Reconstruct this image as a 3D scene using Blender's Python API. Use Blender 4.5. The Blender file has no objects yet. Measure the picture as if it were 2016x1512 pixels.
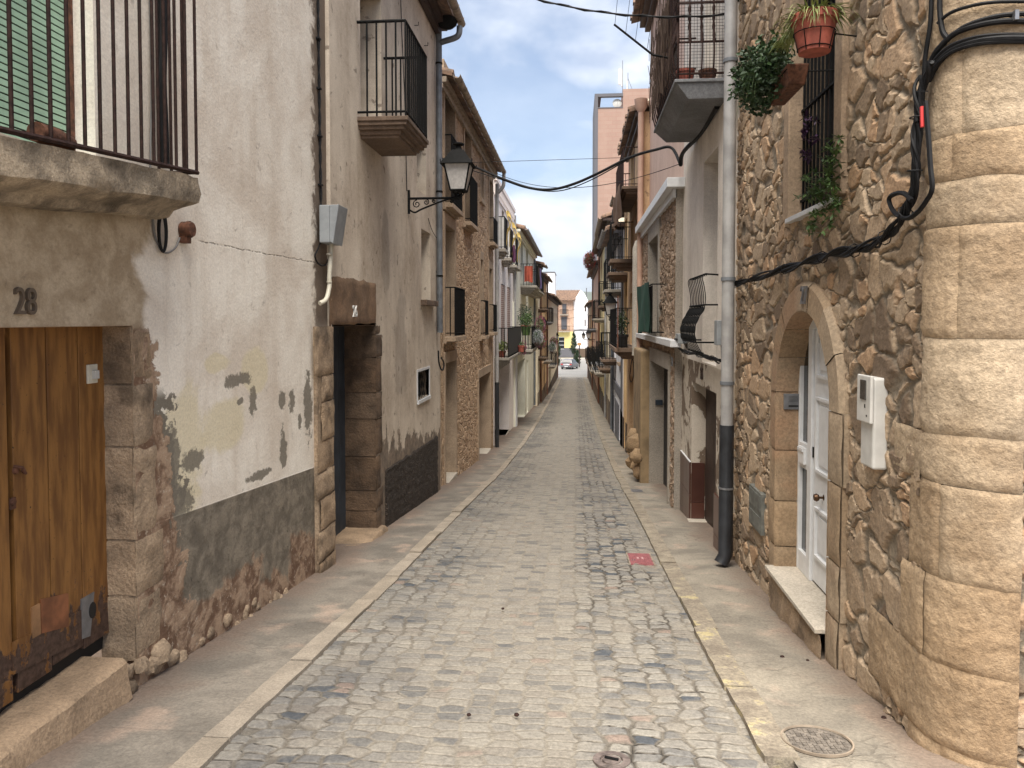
import bpy, math, random
import numpy as np
from mathutils import Vector, Matrix, noise
random.seed(7)
R = math.radians
sc = bpy.context.scene
col = sc.collection
# ---------------------------------------------------------------- camera
YAW, PIT, F, PPX, PPY = R(4.94), R(2.0), 1456.0, 1008.0, 681.0
cd = bpy.data.cameras.new("camera"); cam = bpy.data.objects.new("camera", cd); col.objects.link(cam)
CAM = Vector((0.385, 0, 1.6)); cam.location = CAM
cam.rotation_euler = (R(90) - PIT, 0, YAW)
cd.sensor_width = 36; cd.lens = 36 * F / 2016; cd.shift_y = -75 / 2016
cd.clip_start = 0.05; cd.clip_end = 20000
sc.camera = cam
# ---------------------------------------------------------------- sky
world = bpy.data.worlds.new("World"); sc.world = world; world.use_nodes = True
wn, wl = world.node_tree.nodes, world.node_tree.links
wn.clear()
SUN_EL, SUN_AZ = R(64), R(184)       # azimuth clockwise from +Y: high behind the viewer, veiled by cloud
wo = wn.new('ShaderNodeOutputWorld'); bg = wn.new('ShaderNodeBackground')
sky = wn.new('ShaderNodeTexSky'); sky.sky_type = 'NISHITA'; sky.sun_disc = False
sky.sun_elevation = SUN_EL; sky.sun_rotation = SUN_AZ; sky.air_density = 1.0; sky.dust_density = 1.5
tc = wn.new('ShaderNodeTexCoord'); mp = wn.new('ShaderNodeMapping')
mp.inputs['Scale'].default_value = (1.6, 1.6, 3.4); mp.inputs['Location'].default_value = (0.35, 0.1, 0.55)
nz = wn.new('ShaderNodeTexNoise'); nz.inputs['Scale'].default_value = 2.3; nz.inputs['Detail'].default_value = 5; nz.inputs['Roughness'].default_value = 0.5
nz.inputs['Distortion'].default_value = 0.4
rp = wn.new('ShaderNodeValToRGB'); rp.color_ramp.elements[0].position = 0.43; rp.color_ramp.elements[1].position = 0.60
rp.color_ramp.elements[0].color = (.26, .26, .26, 1)
cm = wn.new('ShaderNodeMixRGB')
nz2 = wn.new('ShaderNodeTexNoise'); nz2.inputs['Scale'].default_value = 5; nz2.inputs['Detail'].default_value = 4
r2 = wn.new('ShaderNodeValToRGB'); r2.color_ramp.elements[0].position = .35; r2.color_ramp.elements[1].position = .7
r2.color_ramp.elements[0].color = (3.5, 4.0, 5.0, 1); r2.color_ramp.elements[1].color = (6.6, 6.8, 7.2, 1)
gain = wn.new('ShaderNodeMixRGB'); gain.blend_type = 'MULTIPLY'; gain.inputs[0].default_value = 1; gain.inputs[2].default_value = (1.0, 1.0, 1.0, 1)
wl.new(tc.outputs['Generated'], mp.inputs[0]); wl.new(mp.outputs[0], nz.inputs['Vector']); wl.new(mp.outputs[0], nz2.inputs['Vector'])
wl.new(nz.outputs[0], rp.inputs[0]); wl.new(nz2.outputs[0], r2.inputs[0]); wl.new(sky.outputs[0], gain.inputs[1])
wl.new(rp.outputs[0], cm.inputs[0]); wl.new(gain.outputs[0], cm.inputs[1]); wl.new(r2.outputs[0], cm.inputs[2])
wl.new(cm.outputs[0], bg.inputs[0]); bg.inputs[1].default_value = 0.078; wl.new(bg.outputs[0], wo.inputs[0])
sd = bpy.data.lights.new("sun", 'SUN'); sun = bpy.data.objects.new("sun", sd); col.objects.link(sun)
sd.energy = 3.7; sd.angle = R(50); sd.color = (1, .935, .83)
sun.rotation_euler = (R(90) - SUN_EL, 0, math.pi - SUN_AZ); sun.location = (0, -20, 40)
sc.view_settings.view_transform = 'Standard'; sc.view_settings.look = 'None'; sc.view_settings.gamma = 1
sc.view_settings.exposure = 1.32
sc.render.engine = 'CYCLES'
sc.cycles.max_bounces = 7; sc.cycles.diffuse_bounces = 5; sc.cycles.use_denoising = True
# ---------------------------------------------------------------- pixel <-> plane helpers (all give real positions)
_f = Vector((-math.sin(YAW) * math.cos(PIT), math.cos(YAW) * math.cos(PIT), -math.sin(PIT)))
_r = Vector((math.cos(YAW), math.sin(YAW), 0)); _u = _r.cross(_f)
def ray(u, v): return _f + (u - PPX) / F * _r + (PPY - v) / F * _u
def PX(u, v, x): d = ray(u, v); return CAM + d * ((x - CAM.x) / d.x)
def PYp(u, v, y): d = ray(u, v); return CAM + d * (y / d.y)
def YX(u, x): return PX(u, 630, x).y
def ZX(u, v, x): return PX(u, v, x).z
_G = [(-40, 3.6), (-10, 1.15), (0, -.02), (3.2, -.40), (5.1, -.63), (7.1, -.85), (9, -1.04), (11.7, -1.32), (16.5, -1.83), (24, -2.42), (40, -3.30), (70, -4.5), (90, -5.15), (125, -5.65), (170, -6), (300, -6.05), (9000, -6.1)]
_gx = np.array([g[0] for g in _G], float); _gy = np.array([g[1] for g in _G], float)
_gm = np.gradient(_gy, _gx)
def G(y):
    i = min(max(int(np.searchsorted(_gx, y)) - 1, 0), len(_gx) - 2)
    h = _gx[i + 1] - _gx[i]; t = min(max((y - _gx[i]) / h, 0), 1)
    return float(_gy[i] * (2*t**3 - 3*t*t + 1) + _gm[i] * h * (t**3 - 2*t*t + t) + _gy[i+1] * (-2*t**3 + 3*t*t) + _gm[i+1] * h * (t**3 - t*t))
def PG(u, v, dz=0):
    d = ray(u, v); lo, hi = .5, 400.
    for _ in range(60):
        m = (lo + hi) / 2; p = CAM + d * m
        if p.z > G(p.y) + dz: lo = m
        else: hi = m
    return CAM + d * lo
# ---------------------------------------------------------------- material helpers
class NT:
    def __init__(s, name, disp=False):
        s.m = bpy.data.materials.new(name); s.m.use_nodes = True; t = s.m.node_tree
        s.n, s.l = t.nodes, t.links; s.b = s.n['Principled BSDF']; s.out = s.n['Material Output']
        s.b.inputs['Roughness'].default_value = .85
        if disp: s.m.displacement_method = 'BOTH'
        s.tc = s.n.new('ShaderNodeTexCoord')
    def _in(s, sock, v):
        if hasattr(v, 'is_output') or isinstance(v, bpy.types.NodeSocket): s.l.new(v, sock)
        elif isinstance(v, tuple): sock.default_value = v if len(v) == len(sock.default_value) else v + (1,)
        else: sock.default_value = v
    def vec(s, kind='UV', sc=(1, 1, 1), loc=(0, 0, 0), rot=(0, 0, 0)):
        m = s.n.new('ShaderNodeMapping'); s.l.new(s.tc.outputs[kind], m.inputs[0])
        m.inputs['Scale'].default_value = sc; m.inputs['Location'].default_value = loc; m.inputs['Rotation'].default_value = rot
        return m.outputs[0]
    def noise(s, v, scale=5, det=4, rough=.55, dist=0, col=False):
        n = s.n.new('ShaderNodeTexNoise'); s.l.new(v, n.inputs['Vector']); n.inputs['Scale'].default_value = scale
        n.inputs['Detail'].default_value = det; n.inputs['Roughness'].default_value = rough; n.inputs['Distortion'].default_value = dist
        return n.outputs['Color' if col else 'Fac']
    def vor(s, v, scale=5, feat='F1', rnd=1, out='Distance'):
        n = s.n.new('ShaderNodeTexVoronoi'); n.feature = feat; s.l.new(v, n.inputs['Vector']); n.inputs['Scale'].default_value = scale
        n.inputs['Randomness'].default_value = rnd; return n.outputs[out]
    def math(s, op, a, b=0., c=0., clamp=False):
        n = s.n.new('ShaderNodeMath'); n.operation = op; n.use_clamp = clamp
        for i, x in enumerate((a, b, c)): s._in(n.inputs[i], x)
        return n.outputs[0]
    def mr(s, v, a, b, c=0., d=1.):
        n = s.n.new('ShaderNodeMapRange'); n.interpolation_type = 'SMOOTHSTEP'
        for i, x in enumerate((v, a, b, c, d)): s._in(n.inputs[i], x)
        return n.outputs[0]
    def mix(s, f, a, b, mode='MIX'):
        n = s.n.new('ShaderNodeMixRGB'); n.blend_type = mode
        for i, x in enumerate((f, a, b)): s._in(n.inputs[i], x)
        return n.outputs[0]
    def ramp(s, v, els):
        n = s.n.new('ShaderNodeValToRGB'); s.l.new(v, n.inputs[0]); e = n.color_ramp.elements
        while len(e) < len(els): e.new(.5)
        for i, (p, c) in enumerate(els): e[i].position = p; e[i].color = c + (1,) if len(c) == 3 else c
        return n.outputs[0]
    def vmath(s, op, a, b):
        n = s.n.new('ShaderNodeVectorMath'); n.operation = op; s._in(n.inputs[0], a); s._in(n.inputs[1], b); return n.outputs[0]
    def warp(s, v, scale, amt):
        n = s.noise(v, scale, 3, col=True); n = s.vmath('SUBTRACT', n, (.5, .5, .5))
        k = s.n.new('ShaderNodeVectorMath'); k.operation = 'SCALE'; s.l.new(n, k.inputs[0]); k.inputs['Scale'].default_value = amt
        return s.vmath('ADD', v, k.outputs[0])
    def sep(s, v):
        n = s.n.new('ShaderNodeSeparateXYZ'); s.l.new(v, n.inputs[0]); return n.outputs
    def grit(s, c, v, amt=.22, scale=55):
        n = s.noise(v, scale, 6, .8); k = s.mr(n, .36, .64, 1 - amt, 1 + amt * .7); m = s.n.new('ShaderNodeVectorMath'); m.operation = 'SCALE'
        s._in(m.inputs[0], c); s.l.new(k, m.inputs['Scale']); return m.outputs[0]
    def color(s, c): s._in(s.b.inputs['Base Color'], c); return s
    def rough(s, r): s._in(s.b.inputs['Roughness'], r); return s
    def bump(s, h, st=.5, d=.02):
        n = s.n.new('ShaderNodeBump'); n.inputs['Strength'].default_value = st; n.inputs['Distance'].default_value = d
        s.l.new(h, n.inputs['Height']); s.l.new(n.outputs[0], s.b.inputs['Normal']); return s
    def disp(s, h, scale=.03, mid=.5):
        n = s.n.new('ShaderNodeDisplacement'); n.inputs['Midlevel'].default_value = mid; n.inputs['Scale'].default_value = scale
        s.l.new(h, n.inputs['Height']); s.l.new(n.outputs[0], s.out.inputs['Displacement']); return s
def c3(r, g, b, k=1.0):   # sRGB 0-255 of the surface -> linear
    f = lambda x: ((x / 255 + .055) / 1.055) ** 2.4 if x > 10 else x / 255 / 12.92
    k = k ** .75; R_, G_, B_ = f(r), f(g), f(b); L = .3 * R_ + .55 * G_ + .15 * B_; q = .24
    return tuple((x + (L - x) * q) * k for x in (R_, G_, B_))
def plain(name, c, rough=.6, metal=0., nscale=0, namt=.15, bump=0.):
    t = NT(name)
    if nscale:
        v = t.vec('Object'); n = t.noise(v, nscale, 5)
        t.color(t.mix(t.mr(n, .3, .7), tuple(x * (1 - namt) for x in c), tuple(min(1, x * (1 + namt)) for x in c)))
        if bump: t.bump(n, bump, .01)
    else: t.color(c)
    t.rough(rough); t.b.inputs['Metallic'].default_value = metal
    return t.m
def plaster(name, base, dark, streak=.5, dirt=None, seed=0., peel=None, peelamt=.0, bump=.35):
    t = NT(name); v = t.vec('UV', loc=(seed, seed * .7, 0)); vs = t.warp(t.vec('UV', (2.0, .5, 1), (seed, 0, 0)), 1.5, .35)
    n1 = t.noise(v, .9, 6, .6, .3); n2 = t.noise(vs, 1.6, 5, .6); n3 = t.noise(v, 14, 4)
    f = t.math('ADD', t.math('MULTIPLY', n1, 1 - streak), t.math('MULTIPLY', n2, streak))
    c = t.mix(t.mr(f, .36, .66), dark, base)
    c = t.mix(t.mr(n3, .35, .75, 0, .25), c, tuple(min(1, x * 1.15) for x in base))
    if dirt:
        lim = t.mr(t.noise(v, 6, 6, .65, .4), .60, .68); c = t.mix(t.math('MULTIPLY', lim, .7), c, dirt)
    if peel:
        pk = t.mr(t.noise(v, 1.7, 8, .62, .6), .50 - peelamt, .515 - peelamt, 1, 0)
        c = t.mix(pk, c, peel); h = t.math('SUBTRACT', t.math('MULTIPLY', n3, .3), pk); t.bump(h, .6, .012)
    else:
        h = t.math('ADD', t.math('MULTIPLY', n1, 1.2), t.math('MULTIPLY', n3, .35)); t.bump(h, bump, .02)
    t.color(t.grit(c, v, .11)).rough(.93); return t.m
def rubble(name, cols, mortar, sx=3.2, sz=4.6, dsc=.03, mw=(.03, .10), warp=.35, rnd=.9, seed=0.):
    t = NT(name, True); v0 = t.vec('UV', (1, 1, 1), (seed, seed, 0)); vw = t.warp(v0, 3.0, warp * .35)
    m = t.n.new('ShaderNodeMapping'); t.l.new(vw, m.inputs[0]); m.inputs['Scale'].default_value = (sx, sz, 1)
    m2 = t.n.new('ShaderNodeMapping'); t.l.new(vw, m2.inputs[0]); m2.inputs['Scale'].default_value = (sx * 1.9, sz * 1.7, 1)
    sel = t.mr(t.noise(v0, 1.1, 2), .50, .53)          # patches of small stones among the big ones
    def both(feat, out):
        a = t.vor(m.outputs[0], 1, feat, rnd, out); b = t.vor(m2.outputs[0], 1, feat, rnd, out)
        return a, b
    da, db = both('DISTANCE_TO_EDGE', 'Distance'); ca, cb = both('F1', 'Color')
    e = t.mix(sel, da, db); rc = t.sep(t.mix(sel, ca, cb))
    n3 = t.noise(v0, 18, 6, .65); n2 = t.noise(v0, 5, 5, .6)
    ej = t.math('ADD', e, t.math('MULTIPLY', t.math('SUBTRACT', n2, .5), .10))
    stone = t.mr(ej, mw[0], mw[1])
    c = t.ramp(rc[0], [(0, cols[0]), (.3, cols[1]), (.6, cols[2]), (1, cols[3])])
    c = t.mix(t.mr(n3, .3, .7, 0, .5), c, t.mix(.5, c, (.9, .8, .7), 'MULTIPLY'))
    c = t.mix(t.mr(t.noise(v0, 34, 5, .7), .56, .74, 0, .6), c, tuple(x * .5 for x in cols[0]))
    mo = t.mix(t.mr(n2, .3, .7), tuple(x * .72 for x in mortar), mortar)
    t.color(t.grit(t.mix(stone, mo, c), v0, .26, 42)).rough(.92)
    h = t.math('MULTIPLY', t.mr(ej, mw[0] * .2, mw[1] * 1.5), t.math('ADD', .7, t.math('MULTIPLY', rc[1], .5)))
    h = t.math('ADD', h, t.math('MULTIPLY', t.math('SUBTRACT', n3, .5), .35)); h = t.math('ADD', h, t.math('MULTIPLY', t.math('SUBTRACT', n2, .5), .8))
    t.disp(h, dsc, .8); return t.m
def stone(name, base, var=.25, bump=.5, kind='Object', sc_=1., blocks=False, warm=None):
    t = NT(name); v = t.vec(kind)
    n1 = t.noise(v, 2.2 * sc_, 6, .6, .3); n3 = t.noise(v, 22 * sc_, 5, .7)
    dk = tuple(x * (1 - var) for x in base); lt = tuple(min(1, x * (1 + var)) for x in base)
    c = t.mix(t.mr(n1, .32, .68), dk, lt); c = t.mix(t.mr(n3, .5, .75, 0, .45), c, dk)
    if warm: c = t.mix(t.mr(t.noise(v, 1.3 * sc_, 4, .6), .48, .66, 0, .8), c, warm)
    if blocks is True or blocks:
        bt = blocks if isinstance(blocks, tuple) else (.80, .66, .48); a = t.n.new('ShaderNodeAttribute'); a.attribute_name = 'rnd'; rr = a.outputs['Fac']
        c = t.mix(t.mr(rr, 0, 1, 0, .55), c, t.mix(1., c, bt, 'MULTIPLY'))
    h = t.math('ADD', n1, t.math('MULTIPLY', n3, .55)); t.color(t.grit(c, v, .24, 40 * sc_)).rough(.9).bump(h, bump, .02); return t.m
def blobmask(t, Y, Z, nz, cy, cz, ry, rz, amt=.9):   # irregular patch on a wall (metres), Y,Z sockets
    a = t.math('DIVIDE', t.math('SUBTRACT', Y, cy), ry); b = t.math('DIVIDE', t.math('SUBTRACT', Z, cz), rz)
    d = t.math('SQRT', t.math('ADD', t.math('MULTIPLY', a, a), t.math('MULTIPLY', b, b)))
    d = t.math('ADD', d, t.math('MULTIPLY', t.math('SUBTRACT', nz, .5), amt * 2.4)); return t.mr(d, .80, 1.12, 1, 0)
# ---------------------------------------------------------------- mesh helpers
OFF = {}
class MB:
    def __init__(s): s.v = []; s.f = []; s.mi = []; s.uv = []; s.rnd = None; s.rv = []
    def face(s, pts, mi=0, uv=None):
        i = len(s.v); s.v += [tuple(p) for p in pts]; s.f.append(tuple(range(i, i + len(pts)))); s.mi.append(mi); s.uv.append(uv)
        if s.rnd is not None: s.rv.append(s.rnd)
    def add(s, vs, fs, mi=0):
        i = len(s.v); s.v += [tuple(p) for p in vs]
        for f in fs:
            s.f.append(tuple(i + k for k in f)); s.mi.append(mi); s.uv.append(None)
            if s.rnd is not None: s.rv.append(s.rnd)
    def box(s, x0, x1, y0, y1, z0, z1, mi=0):
        x0, x1 = min(x0, x1), max(x0, x1); y0, y1 = min(y0, y1), max(y0, y1); z0, z1 = min(z0, z1), max(z0, z1)
        s.add([(x0, y0, z0), (x1, y0, z0), (x1, y1, z0), (x0, y1, z0), (x0, y0, z1), (x1, y0, z1), (x1, y1, z1), (x0, y1, z1)],
              [(0, 3, 2, 1), (4, 5, 6, 7), (0, 1, 5, 4), (1, 2, 6, 5), (2, 3, 7, 6), (3, 0, 4, 7)], mi)
    def hexa(s, p, mi=0):  # 8 points: bottom 4 ccw, top 4 ccw
        s.add(p, [(0, 3, 2, 1), (4, 5, 6, 7), (0, 1, 5, 4), (1, 2, 6, 5), (2, 3, 7, 6), (3, 0, 4, 7)], mi)
    def tube(s, pts, r, n=6, cap=True, mi=0):
        pts = [Vector(p) for p in pts]; rs = r if isinstance(r, (list, tuple)) else [r] * len(pts)
        base = len(s.v); up = Vector((0, 0, 1)); pa = None; V = []; Fc = []
        for i, p in enumerate(pts):
            d = (pts[min(i + 1, len(pts) - 1)] - pts[max(i - 1, 0)]).normalized()
            if pa is None: a = d.cross(up if abs(d.z) < .9 else Vector((1, 0, 0))).normalized()
            else: a = (pa - d * pa.dot(d)).normalized()
            pa = a; b = d.cross(a)
            for k in range(n):
                an = 2 * math.pi * k / n; V.append(p + (a * math.cos(an) + b * math.sin(an)) * rs[i])
        for i in range(len(pts) - 1):
            for k in range(n):
                k2 = (k + 1) % n; Fc.append((i * n + k, i * n + k2, (i + 1) * n + k2, (i + 1) * n + k))
        if cap: Fc.append(tuple(range(n - 1, -1, -1))); Fc.append(tuple((len(pts) - 1) * n + k for k in range(n)))
        s.add(V, Fc, mi)
    def lathe(s, prof, c=(0, 0, 0), n=16, mi=0, axis='z'):
        V = []; Fc = []; m = len(prof)
        for k in range(n):
            a = 2 * math.pi * k / n
            for (r, z) in prof:
                if axis == 'z': V.append((c[0] + r * math.cos(a), c[1] + r * math.sin(a), c[2] + z))
                else: V.append((c[0] + z, c[1] + r * math.cos(a), c[2] + r * math.sin(a)))
        for k in range(n):
            k2 = (k + 1) % n
            for j in range(m - 1): Fc.append((k * m + j, k2 * m + j, k2 * m + j + 1, k * m + j + 1))
        s.add(V, Fc, mi)
    def prism(s, poly, a0, a1, axis='y', mi=0):   # poly in the two other axes
        n = len(poly)
        mk = {'y': lambda p, a: (p[0], a, p[1]), 'x': lambda p, a: (a, p[0], p[1]), 'z': lambda p, a: (p[0], p[1], a)}[axis]
        V = [mk(p, a0) for p in poly] + [mk(p, a1) for p in poly]
        Fc = [tuple(range(n)), tuple(range(2 * n - 1, n - 1, -1))] + [(i, i + n, (i + 1) % n + n, (i + 1) % n) for i in range(n)]
        s.add(V, Fc, mi)
    def build(s, name, mat, parent=None, smooth=False, bevel=0, loc=None, fixn=True):
        me = bpy.data.meshes.new(name)
        off = OFF.get(parent.name, Vector()) if parent else (Vector(loc) if loc is not None else Vector())
        V = [(a - off.x, b - off.y, c - off.z) for a, b, c in s.v]
        me.from_pydata(V, [], s.f); me.update()
        mats = mat if isinstance(mat, (list, tuple)) else [mat]
        for m in mats: me.materials.append(m)
        if len(mats) > 1: me.polygons.foreach_set('material_index', s.mi)
        if any(u is not None for u in s.uv):
            ul = me.uv_layers.new(name='UVMap'); d = ul.data
            for p, u in zip(me.polygons, s.uv):
                for k, li in enumerate(p.loop_indices):
                    if u: d[li].uv = u[k]
                    else:
                        w = s.v[p.vertices[k]]; nx = abs(p.normal.x); nzz = abs(p.normal.z)
                        d[li].uv = (w[1], w[2]) if nx > .6 else ((w[0], w[1]) if nzz > .6 else (w[0], w[2]))
        if s.rv:
            at = me.attributes.new('rnd', 'FLOAT', 'FACE'); at.data.foreach_set('value', s.rv)
        if smooth: me.polygons.foreach_set('use_smooth', [True] * len(me.polygons))
        o = bpy.data.objects.new(name, me); col.objects.link(o)
        if fixn and len(s.f) < 60000:
            import bmesh
            b = bmesh.new(); b.from_mesh(me); bmesh.ops.recalc_face_normals(b, faces=b.faces); b.to_mesh(me); b.free()
        if smooth: me.set_sharp_from_angle(angle=R(40))
        if bevel:
            md = o.modifiers.new('bevel', 'BEVEL'); md.width = bevel; md.segments = 2; md.limit_method = 'ANGLE'
        if parent: o.parent = parent; OFF[o.name] = off
        elif loc is not None: o.location = loc; OFF[o.name] = Vector(loc)
        return o
def wuv(mb):
    """metre UVs by dominant axis for every face without its own"""
    for i, f in enumerate(mb.f):
        if mb.uv[i] is None:
            p = [Vector(mb.v[k]) for k in f]; n = (p[1] - p[0]).cross(p[2] - p[0]); n = n.normalized() if n.length else Vector((1, 0, 0))
            if abs(n.x) > .6: mb.uv[i] = [(q.y, q.z) for q in p]
            elif abs(n.z) > .6: mb.uv[i] = [(q.x, q.y) for q in p]
            else: mb.uv[i] = [(q.x + 3.3, q.z) for q in p]
def tag(o, label=None, cat=None, group=None, kind=None):
    if label: o['label'] = label
    if cat: o['category'] = cat
    if group: o['group'] = group
    if kind: o['kind'] = kind
    return o
def thing(name, loc, label, cat, group=None):
    o = bpy.data.objects.new(name, None); col.objects.link(o); o.location = loc; o.empty_display_size = .2
    OFF[o.name] = Vector(loc); return tag(o, label, cat, group)
def kids(o): return [c for c in bpy.data.objects if c.parent == o]
def copy_tree(o, loc=None, rotz=None, label=None, parent=None, scale=None):
    c = o.copy(); col.objects.link(c); c.parent = parent
    if loc is not None: c.location = loc
    if rotz is not None: c.rotation_euler = (0, 0, rotz)
    if scale: c.scale = scale
    if label: c['label'] = label
    for k in kids(o): copy_tree(k, parent=c)
    return c
_fc = {}
def text_on(s, mb, string, p, h, depth=.012, squeeze=1., flat=False):
    """raised lettering on a wall of side s (-1 left wall, +1 right wall), centre p"""
    cu = bpy.data.curves.new('t', 'FONT'); cu.body = string; cu.size = h * 1.38; cu.extrude = depth / 2; cu.align_x = 'CENTER'; cu.align_y = 'CENTER'
    ob = bpy.data.objects.new('t', cu); col.objects.link(ob); dg = bpy.context.evaluated_depsgraph_get(); me = ob.evaluated_get(dg).to_mesh()
    V = [v.co.copy() for v in me.vertices]; Fc = [tuple(q.vertices) for q in me.polygons]
    if flat: W = [(p[0] + v.x * squeeze, p[1] + v.y, p[2] + v.z) for v in V]
    else: W = [(p[0] - s * v.z, p[1] - s * v.x * squeeze, p[2] + v.y) for v in V]
    ob.evaluated_get(dg).to_mesh_clear(); bpy.data.objects.remove(ob); bpy.data.curves.remove(cu)
    mb.add(W, Fc)
# ---------------------------------------------------------------- materials
M = {}
M['iron'] = plain('iron', (.006, .006, .006), .8, 0, 30, .4)
M['iron_brown'] = plain('iron_brown', (.030, .015, .012), .75, 0, 40, .4)
M['rust'] = plain('rust', (.11, .045, .025), .9, 0, 30, .5, .6)
M['cable'] = plain('cable', (.009, .009, .010), .6, 0, 20, .3)
M['cable_grey'] = plain('cable_grey', (.16, .155, .15), .6)
M['pipe_grey'] = plain('pipe_grey', c3(128, 134, 142, .62), .5, .2, 6, .25)
M['pipe_light'] = plain('pipe_light', c3(170, 168, 166, .8), .5, .1, 5, .2)
M['pipe_black'] = plain('pipe_black', (.02, .022, .026), .45, 0, 8, .3)
M['pillar_ochre'] = plain('pillar_ochre', c3(160, 130, 84, .6), .9, 0, 3, .3, .5)
M['pipe_salmon'] = plain('pipe_salmon', c3(206, 158, 128, .75), .6, 0, 4, .12)
M['pipe_brown'] = plain('pipe_brown', (.14, .055, .03), .6)
M['gutter'] = plain('gutter', c3(168, 148, 124, .7), .6, .1, 10, .3)
M['white_paint'] = plain('white_paint', (.66, .67, .68), .4, 0, 12, .06)
M['white_plastic'] = plain('white_plastic', (.58, .57, .54), .45, 0, 7, .12)
M['grey_plastic'] = plain('grey_plastic', c3(150, 156, 160, .75), .5, 0, 9, .12)
M['cream_plastic'] = plain('cream_plastic', (.60, .56, .46), .45, 0, 9, .12)
M['steel'] = plain('steel', c3(150, 152, 158, .7), .4, .6, 20, .15)
M['brass'] = plain('brass', (.10, .055, .03), .35, .8)
M['dark'] = plain('dark', (.010, .009, .009), .7)
M['dark_brown'] = plain('dark_brown', (.035, .018, .012), .6, 0, 5, .3)
M['blue_door'] = plain('blue_door', c3(52, 62, 74, .8), .6, 0, 4, .3)
M['glass'] = plain('glass', (.015, .017, .02), .12); M['glass'].node_tree.nodes['Principled BSDF'].inputs['Specular IOR Level'].default_value = .5
M['lamp_glass'] = plain('lamp_glass', (.52, .50, .48), .35, 0, 25, .12)
M['terracotta'] = plain('terracotta', c3(190, 82, 52, .62), .8, 0, 12, .3)
M['marble'] = stone('marble', (.46, .41, .34), .10, .08, sc_=1.5)
M['dressed'] = stone('dressed', c3(178, 150, 118, .85), .16, .3)
M['dressed_grey'] = stone('dressed_grey', c3(160, 148, 132, .85), .10, .2)
M['dressed_tan'] = stone('dressed_tan', c3(176, 146, 112, .75), .22, .45)
M['quoin'] = stone('quoin', c3(194, 168, 132, .80), .18, 1.2, blocks=(.74, .62, .48), warm=c3(176, 146, 106, .72))
M['voussoir'] = stone('voussoir', c3(180, 154, 120, .74), .14, .3, blocks=True, warm=c3(180, 138, 98, .7))
M['lintel_brown'] = stone('lintel_brown', c3(146, 110, 74, .62), .35, .7)
M['balcony_stone'] = stone('balcony_stone', c3(186, 164, 132, .7), .48, 1.2, sc_=2.2, warm=c3(92, 76, 56, .5))
M['balcony_brown'] = stone('balcony_brown', c3(136, 108, 84, .55), .3, .4)
M['balcony_grey'] = stone('balcony_grey', c3(140, 142, 146, .5), .22, .3)
M['balcony_light'] = stone('balcony_light', c3(176, 166, 150, .75), .15, .3)
M['boulder'] = stone('boulder', c3(176, 140, 92, .7), .25, .5, warm=c3(150, 110, 70, .6))
M['old_jamb'] = stone('old_jamb', c3(186, 156, 120, .78), .30, 1.3, sc_=1.6, blocks=(.84, .76, .66), warm=c3(104, 84, 62, .5))
M['dark_jamb'] = stone('dark_jamb', c3(128, 100, 72, .5), .42, 1.2, sc_=1.8, blocks=True)
M['step_stone'] = stone('step_stone', c3(178, 146, 108, .7), .25, .8, sc_=1.5)
M['plaster_L2'] = plaster('plaster_L2', c3(205, 184, 163, .86), c3(150, 126, 104, .8), .65, c3(118, 98, 80, .7), 3)
M['plaster_L4'] = plaster('plaster_L4', c3(246, 234, 228, 1), c3(232, 218, 210, 1), .3, None, 5, bump=.1)
M['plaster_L5'] = plaster('plaster_L5', c3(238, 236, 216, 1), c3(220, 216, 194, 1), .4, None, 8, bump=.1)
M['plaster_R2'] = plaster('plaster_R2', c3(232, 220, 205, .96), c3(202, 188, 172, .9), .5, None, 11)
M['plaster_pink'] = plaster('plaster_pink', c3(222, 186, 164, .82), c3(204, 164, 142, .8), .5, None, 14, bump=.15)
M['peeled'] = plaster('peeled', c3(214, 200, 180, .85), c3(186, 170, 148, .85), .3, None, 21, c3(136, 112, 88, .62), .005)
M['plaster_ochre'] = plaster('plaster_ochre', c3(224, 182, 124, .92), c3(192, 146, 96, .85), .6, c3(120, 86, 56, .6), 2)
M['plaster_yellow'] = plaster('plaster_yellow', c3(238, 196, 124, 1), c3(214, 166, 102, .9), .5, None, 6)
M['plaster_yellow2'] = plaster('plaster_yellow2', c3(238, 216, 150, 1), c3(214, 188, 122, .9), .5, None, 9)
M['plaster_white'] = plaster('plaster_white', c3(236, 236, 238, 1), c3(210, 210, 216, 1), .4, None, 12, bump=.1)
M['plaster_cream'] = plaster('plaster_cream', c3(238, 224, 192, 1), c3(216, 198, 164, .95), .5, None, 15)
M['plaster_salmon'] = plaster('plaster_salmon', c3(218, 178, 146, .92), c3(186, 142, 114, .85), .6, c3(150, 100, 76, .6), 18)
M['plaster_grey'] = plaster('plaster_grey', c3(120, 120, 128, .7), c3(92, 92, 100, .7), .5, None, 18)
M['plaster_dark'] = plaster('plaster_dark', c3(112, 90, 70, .6), c3(78, 62, 50, .6), .5, None, 18, bump=.6)
M['lower_brown'] = plaster('lower_brown', c3(150, 122, 92, .65), c3(100, 80, 62, .6), .5, c3(80, 64, 50, .5), 28, bump=.6)
M['rubble_R1'] = rubble('rubble_R1', [c3(138, 112, 84, .58), c3(172, 144, 110, .70), c3(198, 170, 134, .80), c3(198, 154, 106, .72)], c3(160, 142, 116, .65), 3.4, 5.2, .024, (.012, .085), .7)
M['rubble_L3'] = rubble('rubble_L3', [c3(176, 138, 98, .72), c3(196, 158, 116, .8), c3(206, 170, 130, .82), c3(190, 150, 104, .75)], c3(196, 164, 128, .76), 3.8, 6.4, .018, (.015, .10), .3, seed=5.)
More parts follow.
